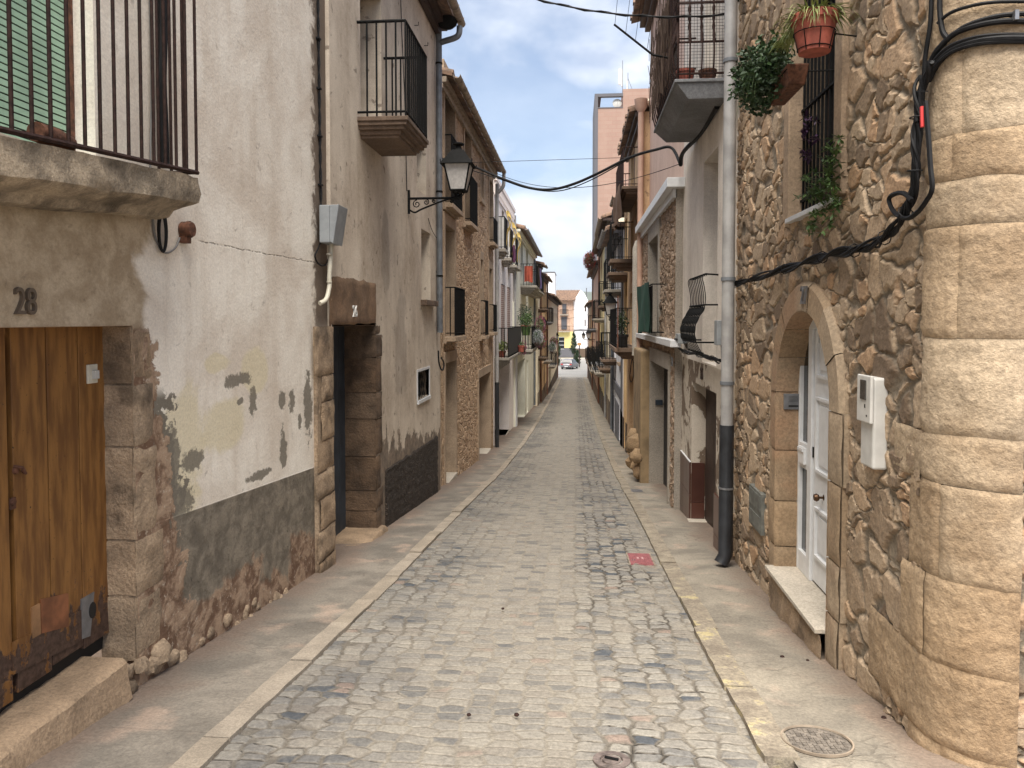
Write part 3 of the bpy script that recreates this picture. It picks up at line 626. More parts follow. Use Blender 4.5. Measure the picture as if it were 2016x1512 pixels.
def roof(parent, s, X, y0, y1, z, over=.35, deep=5.6, rise=1.3, tiles=True, gutter=None, mat='roof_tile', rafters=False, seed=0, soff='dark_brown', gx=0):
    m = MB(); xo = X - s * over; xi = X + s * deep; th = .07; sl = rise / abs(xi - xo)
    m.hexa([(xo, y0, z), (xi, y0, z + rise), (xi, y1, z + rise), (xo, y1, z), (xo, y0, z + th), (xi, y0, z + rise + th), (xi, y1, z + rise + th), (xo, y1, z + th)])
    ro = m.build('roof', M[mat], parent)
    if tiles:
        q = MB(); n = int((y1 - y0) / .2); rr = .085
        for k in range(n):
            yc = y0 + (k + .5) * (y1 - y0) / n; e = random.uniform(-.03, .03); L = abs(xi - xo)
            P = []
            for (xx, zz) in ((xo - s * (.02 + e), z + th + .0 - sl * .05), (xi, z + rise + th)):
                for t_ in range(5): an = math.pi * t_ / 4; P.append((xx, yc + rr * math.cos(an), zz + rr * math.sin(an)))
            q.add(P, [(i, i + 1, i + 6, i + 5) for i in range(4)] + [(0, 1, 2, 3, 4)])
        q.build('roof_tiles', M[mat], ro)
    q = MB(); q.box(X - s * .012, X - s * over * .55, y0 + .01, y1 - .01, z - .10, z - .002); q.box(X - s * .012, X - s * over * .28, y0 + .02, y1 - .02, z - .20, z - .102); 
    if rafters:
        n = int((y1 - y0) / .45)
        for k in range(n + 1): yy = y0 + .04 + (y1 - y0 - .12) * k / n; q.box(xo + s * .02, X, yy, yy + .07, z - .09, z - .003)
    q.build('eave', M[soff], ro)
    if gutter:
        g = MB(); gr = .07; xg = xo - s * .085 + gx; n = max(2, int((y1 - y0) / .5))
        P = []; Fc = []
        for yy in (y0, y1):
            for t_ in range(7): an = math.pi * t_ / 6; P.append((xg + gr * math.cos(an), yy, z + .02 - gr * math.sin(an)))
            for t_ in range(7): an = math.pi * t_ / 6; P.append((xg + (gr - .008) * math.cos(an), yy, z + .02 - (gr - .008) * math.sin(an)))
        for k in range(6): Fc.append((k, k + 1, 14 + k + 1, 14 + k)); Fc.append((7 + k, 21 + k, 21 + k + 1, 7 + k + 1))
        Fc.append((0, 14, 21, 7)); Fc.append((6, 13, 27, 20)); Fc.append(tuple(range(7)) + tuple(range(13, 6, -1))); Fc.append(tuple(range(14, 21)) + tuple(range(27, 20, -1)))
        g.add(P, Fc)
        for k in range(n):
            yy = y0 + (k + .5) * (y1 - y0) / n; g.tube([(xg + (gr + .006) * math.cos(math.pi * t_ / 6), yy, z + .02 - (gr + .006) * math.sin(math.pi * t_ / 6)) for t_ in range(7)], .009, 4)
        g.build('gutter', M[gutter], ro, smooth=True)
    return ro
def downpipe(parent, pts, r=.045, mat='pipe_grey', clips=(), name='downpipe'):
    m = MB(); m.tube(pts, r, 12)
    for z in clips: m.lathe([(r, 0), (r + .008, 0), (r + .008, .04), (r, .04)], (pts[-1][0], pts[-1][1], z), 12)
    return m.build(name, M[mat], parent, smooth=True)
def house(name, s, X, y0, label, group=None):
    return thing(name, (X, y0, G(y0)), label, 'house', group)
# jamb built of rough blocks, each with its own height, wobbling outline
def jamb(parent, s, X, ya, yb, z0, z1, depth, mat, proud=.012, hs=(.25, .5), wob=.03, name='door_jamb', seed=1, side=1, grow=.0):
    """side=+1: the opening is on the low-y side, -1: on the high-y side"""
    rd = random.Random(seed); m = MB(); m.rnd = 0; z = z0
    while z < z1 - .02:
        h = rd.uniform(*hs); zt = min(z1, z + h); m.rnd = rd.random()
        w = rd.uniform(-wob, wob) * 1.5 + grow * (z1 - z)
        a, b = (ya, yb + w) if side > 0 else (ya - w, yb); px = proud + rd.uniform(-.006, .008)
        ny, nzv, nx = max(2, int((b - a) / .04)), max(2, int((zt - z) / .04)), max(2, int(depth / .05))
        g = .006
        def P(y, zz, x): 
            n = noise.noise(Vector((x * 9 + 3, y * 9, zz * 9))) * .010 + noise.noise(Vector((x * 30, y * 30, zz * 30))) * .004
            return n
        # street face
        base = len(m.v); ys = [a + (b - a) * i / ny for i in range(ny + 1)]; zs = [z + g + (zt - z - 2 * g) * j / nzv for j in range(nzv + 1)]
        V = []
        for j, zz in enumerate(zs):
            for i, yy in enumerate(ys):
                edge = min(i, ny - i, j, nzv - j) == 0
                V.append((X - s * (px + P(yy, zz, 0) - (.012 if edge else 0)), yy, zz))
        Fc = [(j * (ny + 1) + i, j * (ny + 1) + i + 1, (j + 1) * (ny + 1) + i + 1, (j + 1) * (ny + 1) + i) for j in range(nzv) for i in range(ny)]
        m.add(V, Fc)
        # face in the doorway
        ye = a if side > 0 else b; xs = [X - s * (px - .012) + s * (depth + px) * k / nx for k in range(nx + 1)]; V = []
        for j, zz in enumerate(zs):
            for k, xx in enumerate(xs): V.append((xx, ye + side * (P(7, zz, xx) * 1.0 + .004) if k else ye, zz))
        m.add(V, [(j * (nx + 1) + k, j * (nx + 1) + k + 1, (j + 1) * (nx + 1) + k + 1, (j + 1) * (nx + 1) + k) for j in range(nzv) for k in range(nx)])
        z = zt
    back = MB.__new__(MB)
    m.rnd = .2; m.box(X + s * .002, X + s * depth, ya + .012 if side > 0 else ya, yb if side > 0 else yb - .012, z0, z1)
    return m.build(name, M[mat], parent, smooth=True)
# ================================================================ LEFT ROW
# ---- house 28
X = -2.08; yE = YX(645, X)
H28 = house('plaster_house', -1, X, 4.0, 'nearest house on the left, flaking white plaster, number 28 over a worn ochre plank door', )
dz1 = ZX(262, 641, X); yD = YX(262, X); stz = PX(228, 1322, -2.0).z
o_d = (2.1, yD, stz - .35, dz1, .20); yB = YX(195, X); xin = PYp(133, 100, yB).x
zs1 = ZX(397, 350, -1.78)
o_b = (1.7, yB, zs1 - .02, 4.7, abs(xin - X))
facade(H28, -1, X, -3, yE, -1.2, 7.0, [o_d, o_b], M['plaster_28'], .12)
r = MB(); zz = dz1
jamb(H28, -1, X, yD - .02, yD + .16, stz - .1, dz1, .2, 'old_jamb', .008, (.3, .6), .02, seed=4, grow=.05)
# lintel with the number
m = MB(); m.box(X - .004, X - .19, 1.9, yD + .05, dz1 - .003, dz1 + .05); m.build('door_lintel', M['dressed_tan'], H28, bevel=.01)
m = MB(); p = PX(49, 596, X + .006); text_on(-1, m, '28', p, .125, .022, .78); m.build('house_number', plain('number_stone', c3(120, 100, 78, .6), .9), H28, bevel=.003)
# plank doors
def plank_door(y0, y1, n, z0, z1, x, nm='door'):
    m = MB()
    for k in range(n):
        a, b = y0 + (y1 - y0) * k / n, y0 + (y1 - y0) * (k + 1) / n; m.box(x, x - .035, a + .004, b - .004, z0 + .02 * (k % 2), z1)
    return m.build(nm, M['old_door'], H28, bevel=.003)
xd = X - .17; yL = YX(14, xd)
dA = plank_door(yL + .012, yD + .01, 3, stz + .06, dz1, xd); plank_door(2.1, yL - .012, 4, stz + .02, dz1, xd)
m = MB(); m.box(xd - .035, xd - .055, 2.1, yD, stz - .03, dz1); m.build('door_backing', M['dark'], H28)
def ph(u, v): q = PX(u, v, xd); return q.y, q.z
m = MB(); y, z = ph(179, 736); m.box(xd, xd + .012, y - .042, y + .042, z - .052, z + .052); pl = m.build('bell_plate', M['cream_plastic'], dA, bevel=.004)
m = MB(); m.box(xd + .012, xd + .02, y - .012, y + .03, z - .03, z + .02); m.build('bell_button', M['white_plastic'], pl) if False else None
m = MB(); m.box(xd + .011, xd + .03, y - .008, y + .03, z - .028, z + .018); m.build('bell_push', M['white_plastic'], dA, bevel=.002)
m = MB()
for (u0, v0, u1, v1) in ((78, 1168, 132, 1248),):
    a = PX(u0, v0 + 12, xd); b = PX(u1, v0, xd); c = PX(u1, v1 - 14, xd); d = PX(u0, v1, xd)
    m.hexa([(xd - .001, a.y, d.z), (xd - .001, b.y, c.z), (xd + .007, b.y, c.z), (xd + .007, a.y, d.z), (xd - .001, a.y, a.z), (xd - .001, b.y, b.z), (xd + .007, b.y, b.z), (xd + .007, a.y, a.z)])
m.build('patch_board', M['door_patch'], dA)
m = MB(); a = PX(22, 1265, xd); b = PX(160, 1200, xd); c = PX(160, 1262, xd); d = PX(22, 1330, xd); m.hexa([(xd - .001, a.y, d.z), (xd - .001, b.y, c.z), (xd + .005, b.y, c.z), (xd + .005, a.y, d.z), (xd - .001, a.y, a.z), (xd - .001, b.y, b.z), (xd + .005, b.y, b.z), (xd + .005, a.y, a.z)]); m.build('kick_board', M['old_door'], dA)
m = MB(); a = PX(60, 1196, xd); b = PX(76, 1190, xd); m.box(xd, xd + .009, a.y, b.y, PX(60, 1258, xd).z, a.z); m.build('batten', M['door_patch_pale'], dA)
m = MB(); a = PX(158, 1180, xd); b = PX(184, 1165, xd); c = PX(176, 1252, xd); d = PX(160, 1258, xd)
m.hexa([(xd, a.y, d.z), (xd, c.y, c.z), (xd + .006, c.y, c.z), (xd + .006, a.y, d.z), (xd, a.y, a.z), (xd, b.y, b.z), (xd + .006, b.y, b.z), (xd + .006, a.y, a.z)]); mp_ = m.build('metal_patch', M['steel'], dA)
m = MB(); q = PX(180, 1201, xd); m.prism([(q.y + .030 * math.cos(k * .524), q.z + .045 * math.sin(k * .524)) for k in range(12)], xd + .004, xd + .0085, 'x'); m.build('hole_dark_disc', M['dark'], dA)  # solid near-black disc, shade of the door's hole put in as colour
m = MB(); y, z = ph(33, 925); m.tube([(xd, y - .02, z + .02), (xd + .03, y, z + .01), (xd + .028, y + .02, z - .02), (xd + .004, y + .03, z - .01)], .008, 6); m.lathe([(.0, .012), (.016, .01), (.02, 0)], (xd, y - .01, z), 10, axis='x'); m.build('door_pull', M['rust'], dA); m = MB()
y, z = ph(24, 988); m.lathe([(0, .014), (.014, .012), (.022, 0)], (xd, y, z), 12, axis='x'); m.box(xd, xd + .004, y - .02, y + .02, z - .035, z + .02); m.build('lock', M['rust'], dA)
# doorstep block
m = MB(); m.rnd = 0; ysE = YX(240, -2.02); yy = [1.6 + (ysE - 1.6) * k / 40 for k in range(41)]; V = []; P7 = [(-2.32, .0), (-2.16, .004), (-2.055, -.004), (-2.03, -.02), (-2.02, -.08), (-2.005, -.22)]
for y in yy:
    for (x, dz) in P7:
        q = Vector((x * 5, y * 5, dz * 5)); V.append((x + .018 * noise.noise(q * 1.3) , y, stz + dz + .014 * noise.noise(q * 2)))
m.add(V, [(i * 6 + k, (i + 1) * 6 + k, (i + 1) * 6 + k + 1, i * 6 + k + 1) for i in range(40) for k in range(5)] + [tuple(40 * 6 + k for k in range(6))])
m.build('doorstep', M['step_stone'], H28, smooth=True)
# rubble footing stones at the corner of the doorway
m = MB(); rd = random.Random(5)
for k in range(26):
    u = rd.uniform(235, 560); y = YX(u, X); g = G(y); rr = rd.uniform(.025, .05); cx_, cz_ = X + rd.uniform(-.02, .012), g + rd.uniform(-.02, .10) * (1.4 if u < 320 else 1)
    if u < 310: rr *= 1.5
    V = []; Fc = []; n1_, n2_ = 9, 6
    for a in range(n2_ + 1):
        for b in range(n1_):
            th = math.pi * a / n2_; ph_ = 2 * math.pi * b / n1_; d = Vector((math.sin(th) * math.cos(ph_), math.sin(th) * math.sin(ph_), math.cos(th)))
            q = d * rr * (1 + .35 * noise.noise(d * 1.7 + Vector((k, k, k)))); V.append((cx_ + q.x * .8, y + q.y * 1.3, cz_ + q.z))
    for a in range(n2_):
        for b in range(n1_): Fc.append((a * n1_ + b, a * n1_ + (b + 1) % n1_, (a + 1) * n1_ + (b + 1) % n1_, (a + 1) * n1_ + b))
    m.add(V, Fc)
m.build('rubble_footing', M['old_jamb'], H28, smooth=True)
# balcony of house 28: thick worn stone slab, moulded below, falling a little towards the viewer
xo = -1.78; ye = YX(397, xo); dy = lambda y: -.085 * (ye - y)
def slope_hexa(m, x0, x1, a, b, zt, zb):
    m.hexa([(x0, a, zb + dy(a)), (x1, a, zb + dy(a)), (x1, b, zb + dy(b)), (x0, b, zb + dy(b)), (x0, a, zt + dy(a)), (x1, a, zt + dy(a)), (x1, b, zt + dy(b)), (x0, b, zt + dy(b))])
m = MB(); prof = [(0, -.002), (.006, -.03), (-.004, -.10), (.004, -.148), (.03, -.165), (.085, -.185), (.14, -.20), (.17, -.235), (.235, -.245)]
n = 46; V = []; W = len(prof) + 1
for i in range(n + 1):
    y = 1.2 + (ye - 1.2) * i / n
    V.append((X + .0, y, zs1 + dy(y)))
    for (ins, dz) in prof:
        q = Vector((ins * 6, y * 4, dz * 8)); e = .012 * noise.noise(q) + .006 * noise.noise(q * 3.1)
        yy = y - (ins if i == n else 0); V.append((xo - ins * .9 + e, yy + (e if i == n else 0), zs1 + dz + dy(y) + e * .8))
Fc = [(i * W + k, (i + 1) * W + k, (i + 1) * W + k + 1, i * W + k + 1) for i in range(n) for k in range(W - 1)]
V.append((X, ye - .235, zs1 - .245)); Fc.append(tuple([n * W + k for k in range(W)] + [len(V) - 1]))
m.add(V, Fc); b28 = m.build('balcony', M['balcony_stone'], H28, smooth=True)
m = MB(); zr = zs1 + .012; H = 1.25
for k in range(19):
    y = ye - .01 - k * .108; zb = zr + dy(y) + .01; m.tube([(xo - .012, y, zb), (xo - .012, y, zb + H)], .0085, 6)
for k in range(1, 4): x = xo - .012 - k * .075; m.tube([(x, ye - .012, zr), (x, ye - .012, zr + H)], .0085, 6)
for h_ in (.012, H): m.tube([(xo - .012, 1.3, zr + dy(1.3) + h_), (xo - .012, ye, zr + h_)], .013, 6); m.tube([(X, ye - .012, zr + h_), (xo - .012, ye - .012, zr + h_)], .012, 6)
m.build('railing', M['iron_brown'], b28)
# green roller blind behind the rail
m = MB(); z = zs1; xb = xin + .015
while z < 4.7:
    m.box(xb, xb - .006, 1.7, yB - .03, z + .004, z + .03); z += .034
bl = m.build('roller_blind', plain('blind_green', c3(168, 214, 180, .72), .6, 0, 5, .12), H28)
m = MB(); m.box(xb - .012, xb - .03, 1.7, yB, zs1, 4.7); m.build('window', M['dark'], H28)
m = MB(); m.box(xb - .008, xb + .02, yB - .03, yB - .004, zs1, 4.7); m.build('blind_rail', M['rust'], H28)
# rusty flue pot lying on the slab
m = MB(); q = PX(100, 250, xo - .06); q.z = zs1 + dy(q.y) + .05
m.tube([(q.x, q.y - .09, q.z), (q.x, q.y + .02, q.z - .002), (q.x, q.y + .12, q.z - .004)], [.042, .046, .034], 12)
tag(m.build('rusty_tin', M['rust'], smooth=True, loc=(q.x, q.y, q.z - .05)), 'small rusty tin lying on the stone slab of the balcony with the green blind', 'tin')
# vertical trunking pipe and loops on the wall
def wallpts(L, X, ease=0):
    return [tuple(PX(u, v, X)) for (u, v) in L]
def smoothpts(P, n=6):
    P = [Vector(p) for p in P]; out = []
    for i in range(len(P) - 1):
        p0, p1, p2, p3 = P[max(i - 1, 0)], P[i], P[i + 1], P[min(i + 2, len(P) - 1)]
        for k in range(n):
            t_ = k / n; out.append(.5 * ((2 * p1) + (p2 - p0) * t_ + (2 * p0 - 5 * p1 + 4 * p2 - p3) * t_ * t_ + (3 * p1 - p0 - 3 * p2 + p3) * t_ ** 3))
    return out + [P[-1]]
def cable(name, pts, r, label, mat='cable', n=6, smooth=True, cat='cable', group=None):
    m = MB(); m.tube(smoothpts(pts) if smooth else pts, r, n); p0 = pts[0]
    return tag(m.build(name, M[mat], smooth=True, loc=tuple(p0)), label, cat, group)
cable('cable_duct', wallpts([(318, -160), (320, 60), (318, 160), (322, 250), (324, 330)], X + .035), .028, 'thick black cable duct running down the white wall behind the balcony bars')
cable('grey_cable', wallpts([(291, -160), (295, 0), (298, 180), (296, 330), (300, 420), (305, 465), (318, 492), (330, 498), (345, 488), (354, 468)], X + .012), .006, 'thin grey cable dropping behind the balcony bars to the rusty junction box', 'cable_grey')
m = MB()
for k, (a, b) in enumerate(((17, 40), (14, 37), (12, 34))):
    q = PX(320, 455 + k * 2, X + .02 + .008 * k); L = []
    for i in range(25): an = 2 * math.pi * i / 24; L.append((q.x, q.y + .0026 * a * math.cos(an) * 1.05, q.z + .0031 * b * math.sin(an)))
    m.tube(L, .0065, 6)
q = PX(320, 455, X + .02); tag(m.build('cable_coil', M['cable'], smooth=True, loc=tuple(q)), 'coil of black cable hanging on the white wall under the stone balcony', 'cable coil')
m = MB(); q = PX(357, 452, X); m.lathe([(0, .075), (.045, .074), (.05, .06), (.05, .01), (.04, 0)], (X, q.y, q.z), 16, axis='x'); m.lathe([(.053, .06), (.053, .045)], (X, q.y, q.z), 16, axis='x')
m.box(X, X + .05, q.y - .03, q.y + .025, q.z - .085, q.z - .04); tag(m.build('junction_box', M['rust'], smooth=True, loc=tuple(q)), 'small round rusty junction box beside the black cable coil', 'junction box')
# cable clipped beside the grey box, twisted pair running up the party line
P = []
for k in range(60):
    v = -150 + k * 10.6; u = 624 + (v + 150) * .0145; q = PX(u, v, X + .018); an = k * .9; P.append((q, an))
m = MB()
for ph2 in (0, math.pi): m.tube([(q.x + .008 * math.sin(an + ph2), q.y + .009 * math.cos(an + ph2), q.z) for q, an in P], .0075, 5)
for v in (76, 174, 268, 364): q = PX(626 + v * .014, v, X + .018); m.box(X, X + .035, q.y - .03, q.y + .03, q.z - .008, q.z + .008)
m.tube(smoothpts(wallpts([(633, 470), (626, 490), (620, 505), (628, 520), (640, 522), (648, 505), (652, 482)], X + .025)), .008, 6)
tag(m.build('twisted_cable', M['cable'], smooth=True, loc=tuple(P[0][0])), 'black twisted cable clipped down the wall edge and looping under the grey meter box', 'cable')
# ---- house 26
X = -2.04; X2 = X; y0, y1 = yE, YX(866, X)
H26 = house('pinkish_house', -1, X, y0, 'streaked pinkish beige plaster house numbered 26 with a blue grey door and one iron balcony')
zt26 = PX(856, 45, X).z
oD = op(X, 653, 740, 641, 1075, 1, .42); oD = (oD[0], oD[1], ZX(740, 1040, X) - .05, ZX(700, 641, X), .42)
oB = op(X, 713, 754, -60, 231, 0, .38); oN = op(X, 822, 840, 260, 372, 0, .3); oW = op(X, 830, 848, 450, 590, 0, .3); oG = op(X, 821, 844, 733, 790, 0, .2)
def low_plaster():
    pl = plaster('plaster_26', c3(220, 203, 180, .96), c3(184, 163, 138, .88), .4, c3(122, 102, 84, .7), 3)
    nt = pl.node_tree; t = NT.__new__(NT); t.m = pl; t.n, t.l = nt.nodes, nt.links; t.b = t.n['Principled BSDF']; t.tc = [q for q in t.n if q.type == 'TEX_COORD'][0]
    v = t.vec('UV'); S = t.sep(v); a, b = PX(745, 868, X), PX(862, 842, X); sl = (b.z - a.z) / (b.y - a.y)
    lim = t.math('ADD', t.math('ADD', a.z, t.math('MULTIPLY', t.math('SUBTRACT', S[0], a.y), sl)), t.math('MULTIPLY', t.math('SUBTRACT', t.noise(t.vec('UV', (1.6, 1.2, 1)), 1.8, 7, .7), .5), 1.5))
    k = t.mr(t.math('SUBTRACT', lim, S[1]), 0, .08); n = t.noise(v, 8, 6, .7)
    src = t.b.inputs['Base Color'].links[0].from_socket
    lowc = t.mix(t.mr(n, .35, .65), c3(84, 66, 50, .55), c3(146, 118, 90, .65))
    # darker patch under the balcony and a grey run beside the lintel
    c = t.mix(t.math('MULTIPLY', k, .85), src, lowc)
    p, q = PX(742, 600, X), PX(742, 480, X)
    st = blobmask(t, S[0], S[1], t.noise(v, 3, 5), PX(760, 500, X).y, PX(760, 500, X).z, .22, .55, .6); c = t.mix(t.math('MULTIPLY', st, .3), c, c3(96, 84, 74, .6))
    q = PX(790, 690, X); st = blobmask(t, S[0], S[1], t.noise(v, 3, 5), q.y, q.z, .35, .8, .7); c = t.mix(t.math('MULTIPLY', st, .35), c, c3(150, 136, 124, .7)); t.color(c); return pl
M['plaster_26'] = low_plaster()
facade(H26, -1, X, y0, y1, -2.2, zt26, [oD, oB, oN, oW, oG], M['plaster_26'])
# door recess
doorx = X - .40; d2 = door(H26, -1, X, oD, 'blue_door', planks=6)
jamb(H26, -1, X, oD[1] - .05, oD[1] + .22, G(oD[1]) - .1, oD[3], .42, 'dark_jamb', .015, (.25, .55), .05, seed=9)
jamb(H26, -1, X, oD[0] - .42, oD[0] + .02, G(oD[0]) - .1, oD[3], .10, 'old_jamb', .02, (.22, .5), .07, seed=14, side=-1)
m = MB(); m.rnd = .4; a, b = YX(650, X), YX(742, X); zt_, zb_ = ZX(650, 537, X), oD[3]
nyy = 22; V = []
for j in range(13):
    for i in range(nyy + 1):
        yy = a + (b - a) * i / nyy; z = zb_ - .002 + (zt_ - zb_) * j / 12; q = Vector((1, yy * 6, z * 6)); e = .010 * noise.noise(q) + .004 * noise.noise(q * 4) - (.02 if j in (0, 12) or i in (0, nyy) else 0)
        V.append((X + .012 + e, yy, z + (.012 * noise.noise(q) if j in (0, 12) else 0)))
m.add(V, [(j * (nyy + 1) + i, j * (nyy + 1) + i + 1, (j + 1) * (nyy + 1) + i + 1, (j + 1) * (nyy + 1) + i) for j in range(12) for i in range(nyy)]); m.box(X - .4, X + .0, oD[0], oD[1], zb_ - .002, zb_ + .05)
m.build('door_lintel', M['lintel_brown'], H26, smooth=True)
m = MB(); p = PX(699, 614, X + .02); text_on(-1, m, '26', p, .13, .014, .9); m.build('house_number', M['white_plastic'], H26)
m = MB(); ya, yb = oD[0] - .02, oD[1] + .12; zz = oD[2] + .05
V = []; prof = [(-2.44, 0), (-2.1, 0), (-1.965, -.01), (-1.94, -.05), (-1.93, -.22)]
for i in range(25):
    y = ya + (yb - ya) * i / 24
    for (x, dzz) in prof: q = Vector((x * 6, y * 6, dzz * 9)); V.append((x + .02 * noise.noise(q), y, zz + dzz + .014 * noise.noise(q * 1.5)))
m.add(V, [(i * 5 + k, (i + 1) * 5 + k, (i + 1) * 5 + k + 1, i * 5 + k + 1) for i in range(24) for k in range(4)] + [tuple(range(5)), tuple(24 * 5 + k for k in range(5))]); m.build('doorstep', M['step_stone'], H26, smooth=True)
# balcony
ya = YX(706, X); xo = PYp(803, 232, ya).x; yb = YX(846, xo); zb = ZX(706, 232, X); hh = ZX(706, 48, X) - zb
bo = balcony(H26, -1, X, xo - X, ya, yb, zb, 0, ((0, .05), (.02, .045), (.05, .04), (.10, .05), (.13, .035)), 'balcony_brown')
m = MB(); railing_mb(m, -1, X, xo - .03, ya + .02, yb - .02, zb, hh, .105, .0115, topr=.017); m.build('railing', M['iron'], bo)
for o_ in (oB, oN, oW): window(H26, -1, X, o_, panes=2, fr='dark_brown')
sill(H26, -1, X, oW[0], oW[1] + .12, oW[2], .10, .09, 'dark_jamb' if False else 'balcony_brown')
window(H26, -1, X, oG, panes=1, fr='blue_door')
m = MB(); a, b, c, d, _ = oG
for k in range(-3, 6):
    for sg in (1, -1):
        t0 = a + k * .14; p0 = (X - .03, t0, c); p1 = (X - .03, t0 + sg * (d - c) * .5, d)
        # clip to opening
        P0, P1 = Vector(p0), Vector(p1); L = []
        for i in range(21):
            q = P0.lerp(P1, i / 20)
            if a <= q.y <= b: L.append(q)
        if len(L) > 1: m.tube([L[0], L[-1]], .006, 4)
m.build('window_grille', M['iron'], H26); m = MB(); m.box(X - .02, X + .03, a - .03, b + .03, c - .05, c); m.box(X - .05, X + .012, a - .04, a, c, d); m.box(X - .05, X + .012, b, b + .04, c, d); m.box(X - .05, X + .012, a - .04, b + .04, d, d + .04); m.build('window_frame', M['white_paint'], H26)
# dark pebbledash skirting
a, b = PX(757, 925, X), PX(860, 858, X); m = MB(); n = 150; mm = 46; V = []
for j in range(mm + 1):
    for i in range(n + 1):
        y = a.y + (b.y - a.y) * i / n; zt_ = a.z + (b.z - a.z) * i / n + .03 * noise.noise(Vector((y * 4, 0, 0))); g = G(y) - .1; V.append((X + .030 - (.02 if j == mm or i in (0, n) else 0) + .008 * noise.noise(Vector((1, y * 5, j * .3))), y, g + (zt_ - g) * j / mm))
m.v = V; m.f = [(j * (n + 1) + i, j * (n + 1) + i + 1, (j + 1) * (n + 1) + i + 1, (j + 1) * (n + 1) + i) for j in range(mm) for i in range(n)]; m.mi = [0] * len(m.f); m.uv = [[(V[k][1], V[k][2]) for k in f] for f in m.f]
m.build('skirting', M['pebble_socle'], H26, smooth=True, fixn=False)
m = MB(); m.box(X, X + .008, a.y + .01, b.y - .01, G(b.y) - .3, b.z - .05); m.hexa([(X, a.y + .01, a.z - .03), (X + .02, a.y + .01, a.z - .03), (X + .02, b.y - .01, b.z - .03), (X, b.y - .01, b.z - .03), (X, a.y + .01, a.z + .0), (X + .012, a.y + .01, a.z + .0), (X + .012, b.y - .01, b.z + .0), (X, b.y - .01, b.z + .0)]); m.build('skirting_back', M['pebble_socle'], H26) if False else None
rf = roof(H26, -1, X, y0 + 1.0, y1 - .25, zt26, .36, 5.6, 1.4, True, 'gutter')
# hooks, cable on the wall
for (u, v) in ((816, 50), (835, 90)): m = MB(); q = PX(u, v, X); m.tube([(X, q.y, q.z), (X + .06, q.y, q.z), (X + .06, q.y, q.z + .05)], .006, 5); m.build('wall_hook', M['iron'], H26)
cable('thin_cable', wallpts([(788, -40), (791, 60), (795, 150), (797, 200), (800, 330), (801, 376)], X + .012), .006, 'thin black cable down the plaster wall to the wrought iron lamp bracket')
cable('slack_wire', wallpts([(843, 430), (850, 452), (858, 466), (862, 470)], X + .02), .006, 'short slack black wire beside the small window above the sill')
# meter box with conduit
q = PX(651, 480, X); B = thing('meter_box', tuple(PX(651, 485, X)), 'grey plastic meter box with sloping face fixed above the brown stone lintel', 'meter box')
ya = YX(634, X + .02); zt_, zb_ = ZX(640, 404, X + .05), ZX(640, 478, X + .05); m = MB(); yb = ya + .30
m.hexa([(X, ya, zb_), (X + .10, ya, zb_), (X + .10, yb, zb_ - .0), (X, yb, zb_), (X, ya, zt_), (X + .10, ya, zt_), (X + .10, yb, zt_), (X, yb, zt_)]); m.build('box_body', M['grey_plastic'], B, bevel=.008)
m = MB(); m.hexa([(X + .101, ya, zb_ + .01), (X + .13, ya + .01, zb_ - .01), (X + .13, yb - .01, zb_ - .01), (X + .101, yb, zb_ + .01), (X + .101, ya, zt_), (X + .19, ya + .01, zt_ + .004), (X + .19, yb - .01, zt_ + .004), (X + .101, yb, zt_)]); m.build('box_cover', M['grey_plastic'], B, bevel=.006)
m = MB(); m.tube(smoothpts([(X + .06, ya + .17, zb_), (X + .055, ya + .16, zb_ - .12), (X + .05, ya + .13, zb_ - .32), (X + .05, ya + .13, ZX(652, 565, X)), (X + .045, ya + .05, ZX(650, 590, X)), (X + .01, ya - .03, ZX(640, 598, X))]), .022, 10)
for v in (505, 558): z = ZX(650, v, X); m.lathe([(.023, 0), (.027, 0), (.027, .015), (.023, .015)], (X + .05, ya + .13, z), 10)
m.build('conduit', M['cream_plastic'], B, smooth=True)
# downpipe between 26 and the stone house
yp = YX(866, X + .07); z1_ = ZX(866, 92, X + .07); H3y = yp
downpipe(H26, smoothpts([tuple(PYp(905, 52, yp - .1)), tuple(PYp(900, 72, yp - .1)), (X + .09, yp, z1_ + .03), (X + .07, yp, z1_ - .1), (X + .07, yp, ZX(866, 655, X + .07))]), .052, 'pipe_grey')
for v in (130, 380, 545): m = MB(); z = ZX(866, v, X + .07); m.lathe([(.053, 0), (.06, 0), (.06, .03), (.053, .03)], (X + .07, yp, z), 12); m.build('pipe_collar', M['iron'], H26)
m = MB(); q = PYp(880, 55, yp - .15); m.lathe([(.02, -.02), (.10, 0), (.17, .06), (.19, .14), (.12, .16)], tuple(q), 12); m.build('rain_hopper', M['iron'], H26, smooth=True)
# ---- stone house
X = -2.12; y0, y1 = YX(868, X), YX(971, X); X3 = X
H3 = house('stone_house', -1, X, y0, 'ochre rubble stone house on the left with dressed window surrounds and a long gutter')
zt3 = PX(984, 308, -1.72).z - .05
ops3 = [op(X, 875, 895, 146, 402, 0, .34), op(X, 914, 927, 232, 438, 0, .34), op(X, 946, 951.5, 312, 390, 0, .3), op(X, 962.5, 969, 352, 478, 0, .3),
        op(X, 875, 894, 441, 664, 0, .36), op(X, 945, 949.5, 510, 662, 0, .3), op(X, 962, 967.5, 528, 655, 0, .3), op(X, 875, 895.5, 716, 950, 0, .36), op(X, 941.5, 964.5, 745, 896, 0, .36)]
ops3[7] = (ops3[7][0], ops3[7][1], G(ops3[7][1]) + .12, ops3[7][3], .36); ops3[8] = (ops3[8][0], ops3[8][1], G(ops3[8][1]) + .08, ops3[8][3], .36)
facade(H3, -1, X, y0, y1, G(y1) - .3, zt3, ops3, M['rubble_L3'], .035, M['dressed'], reveals=False)
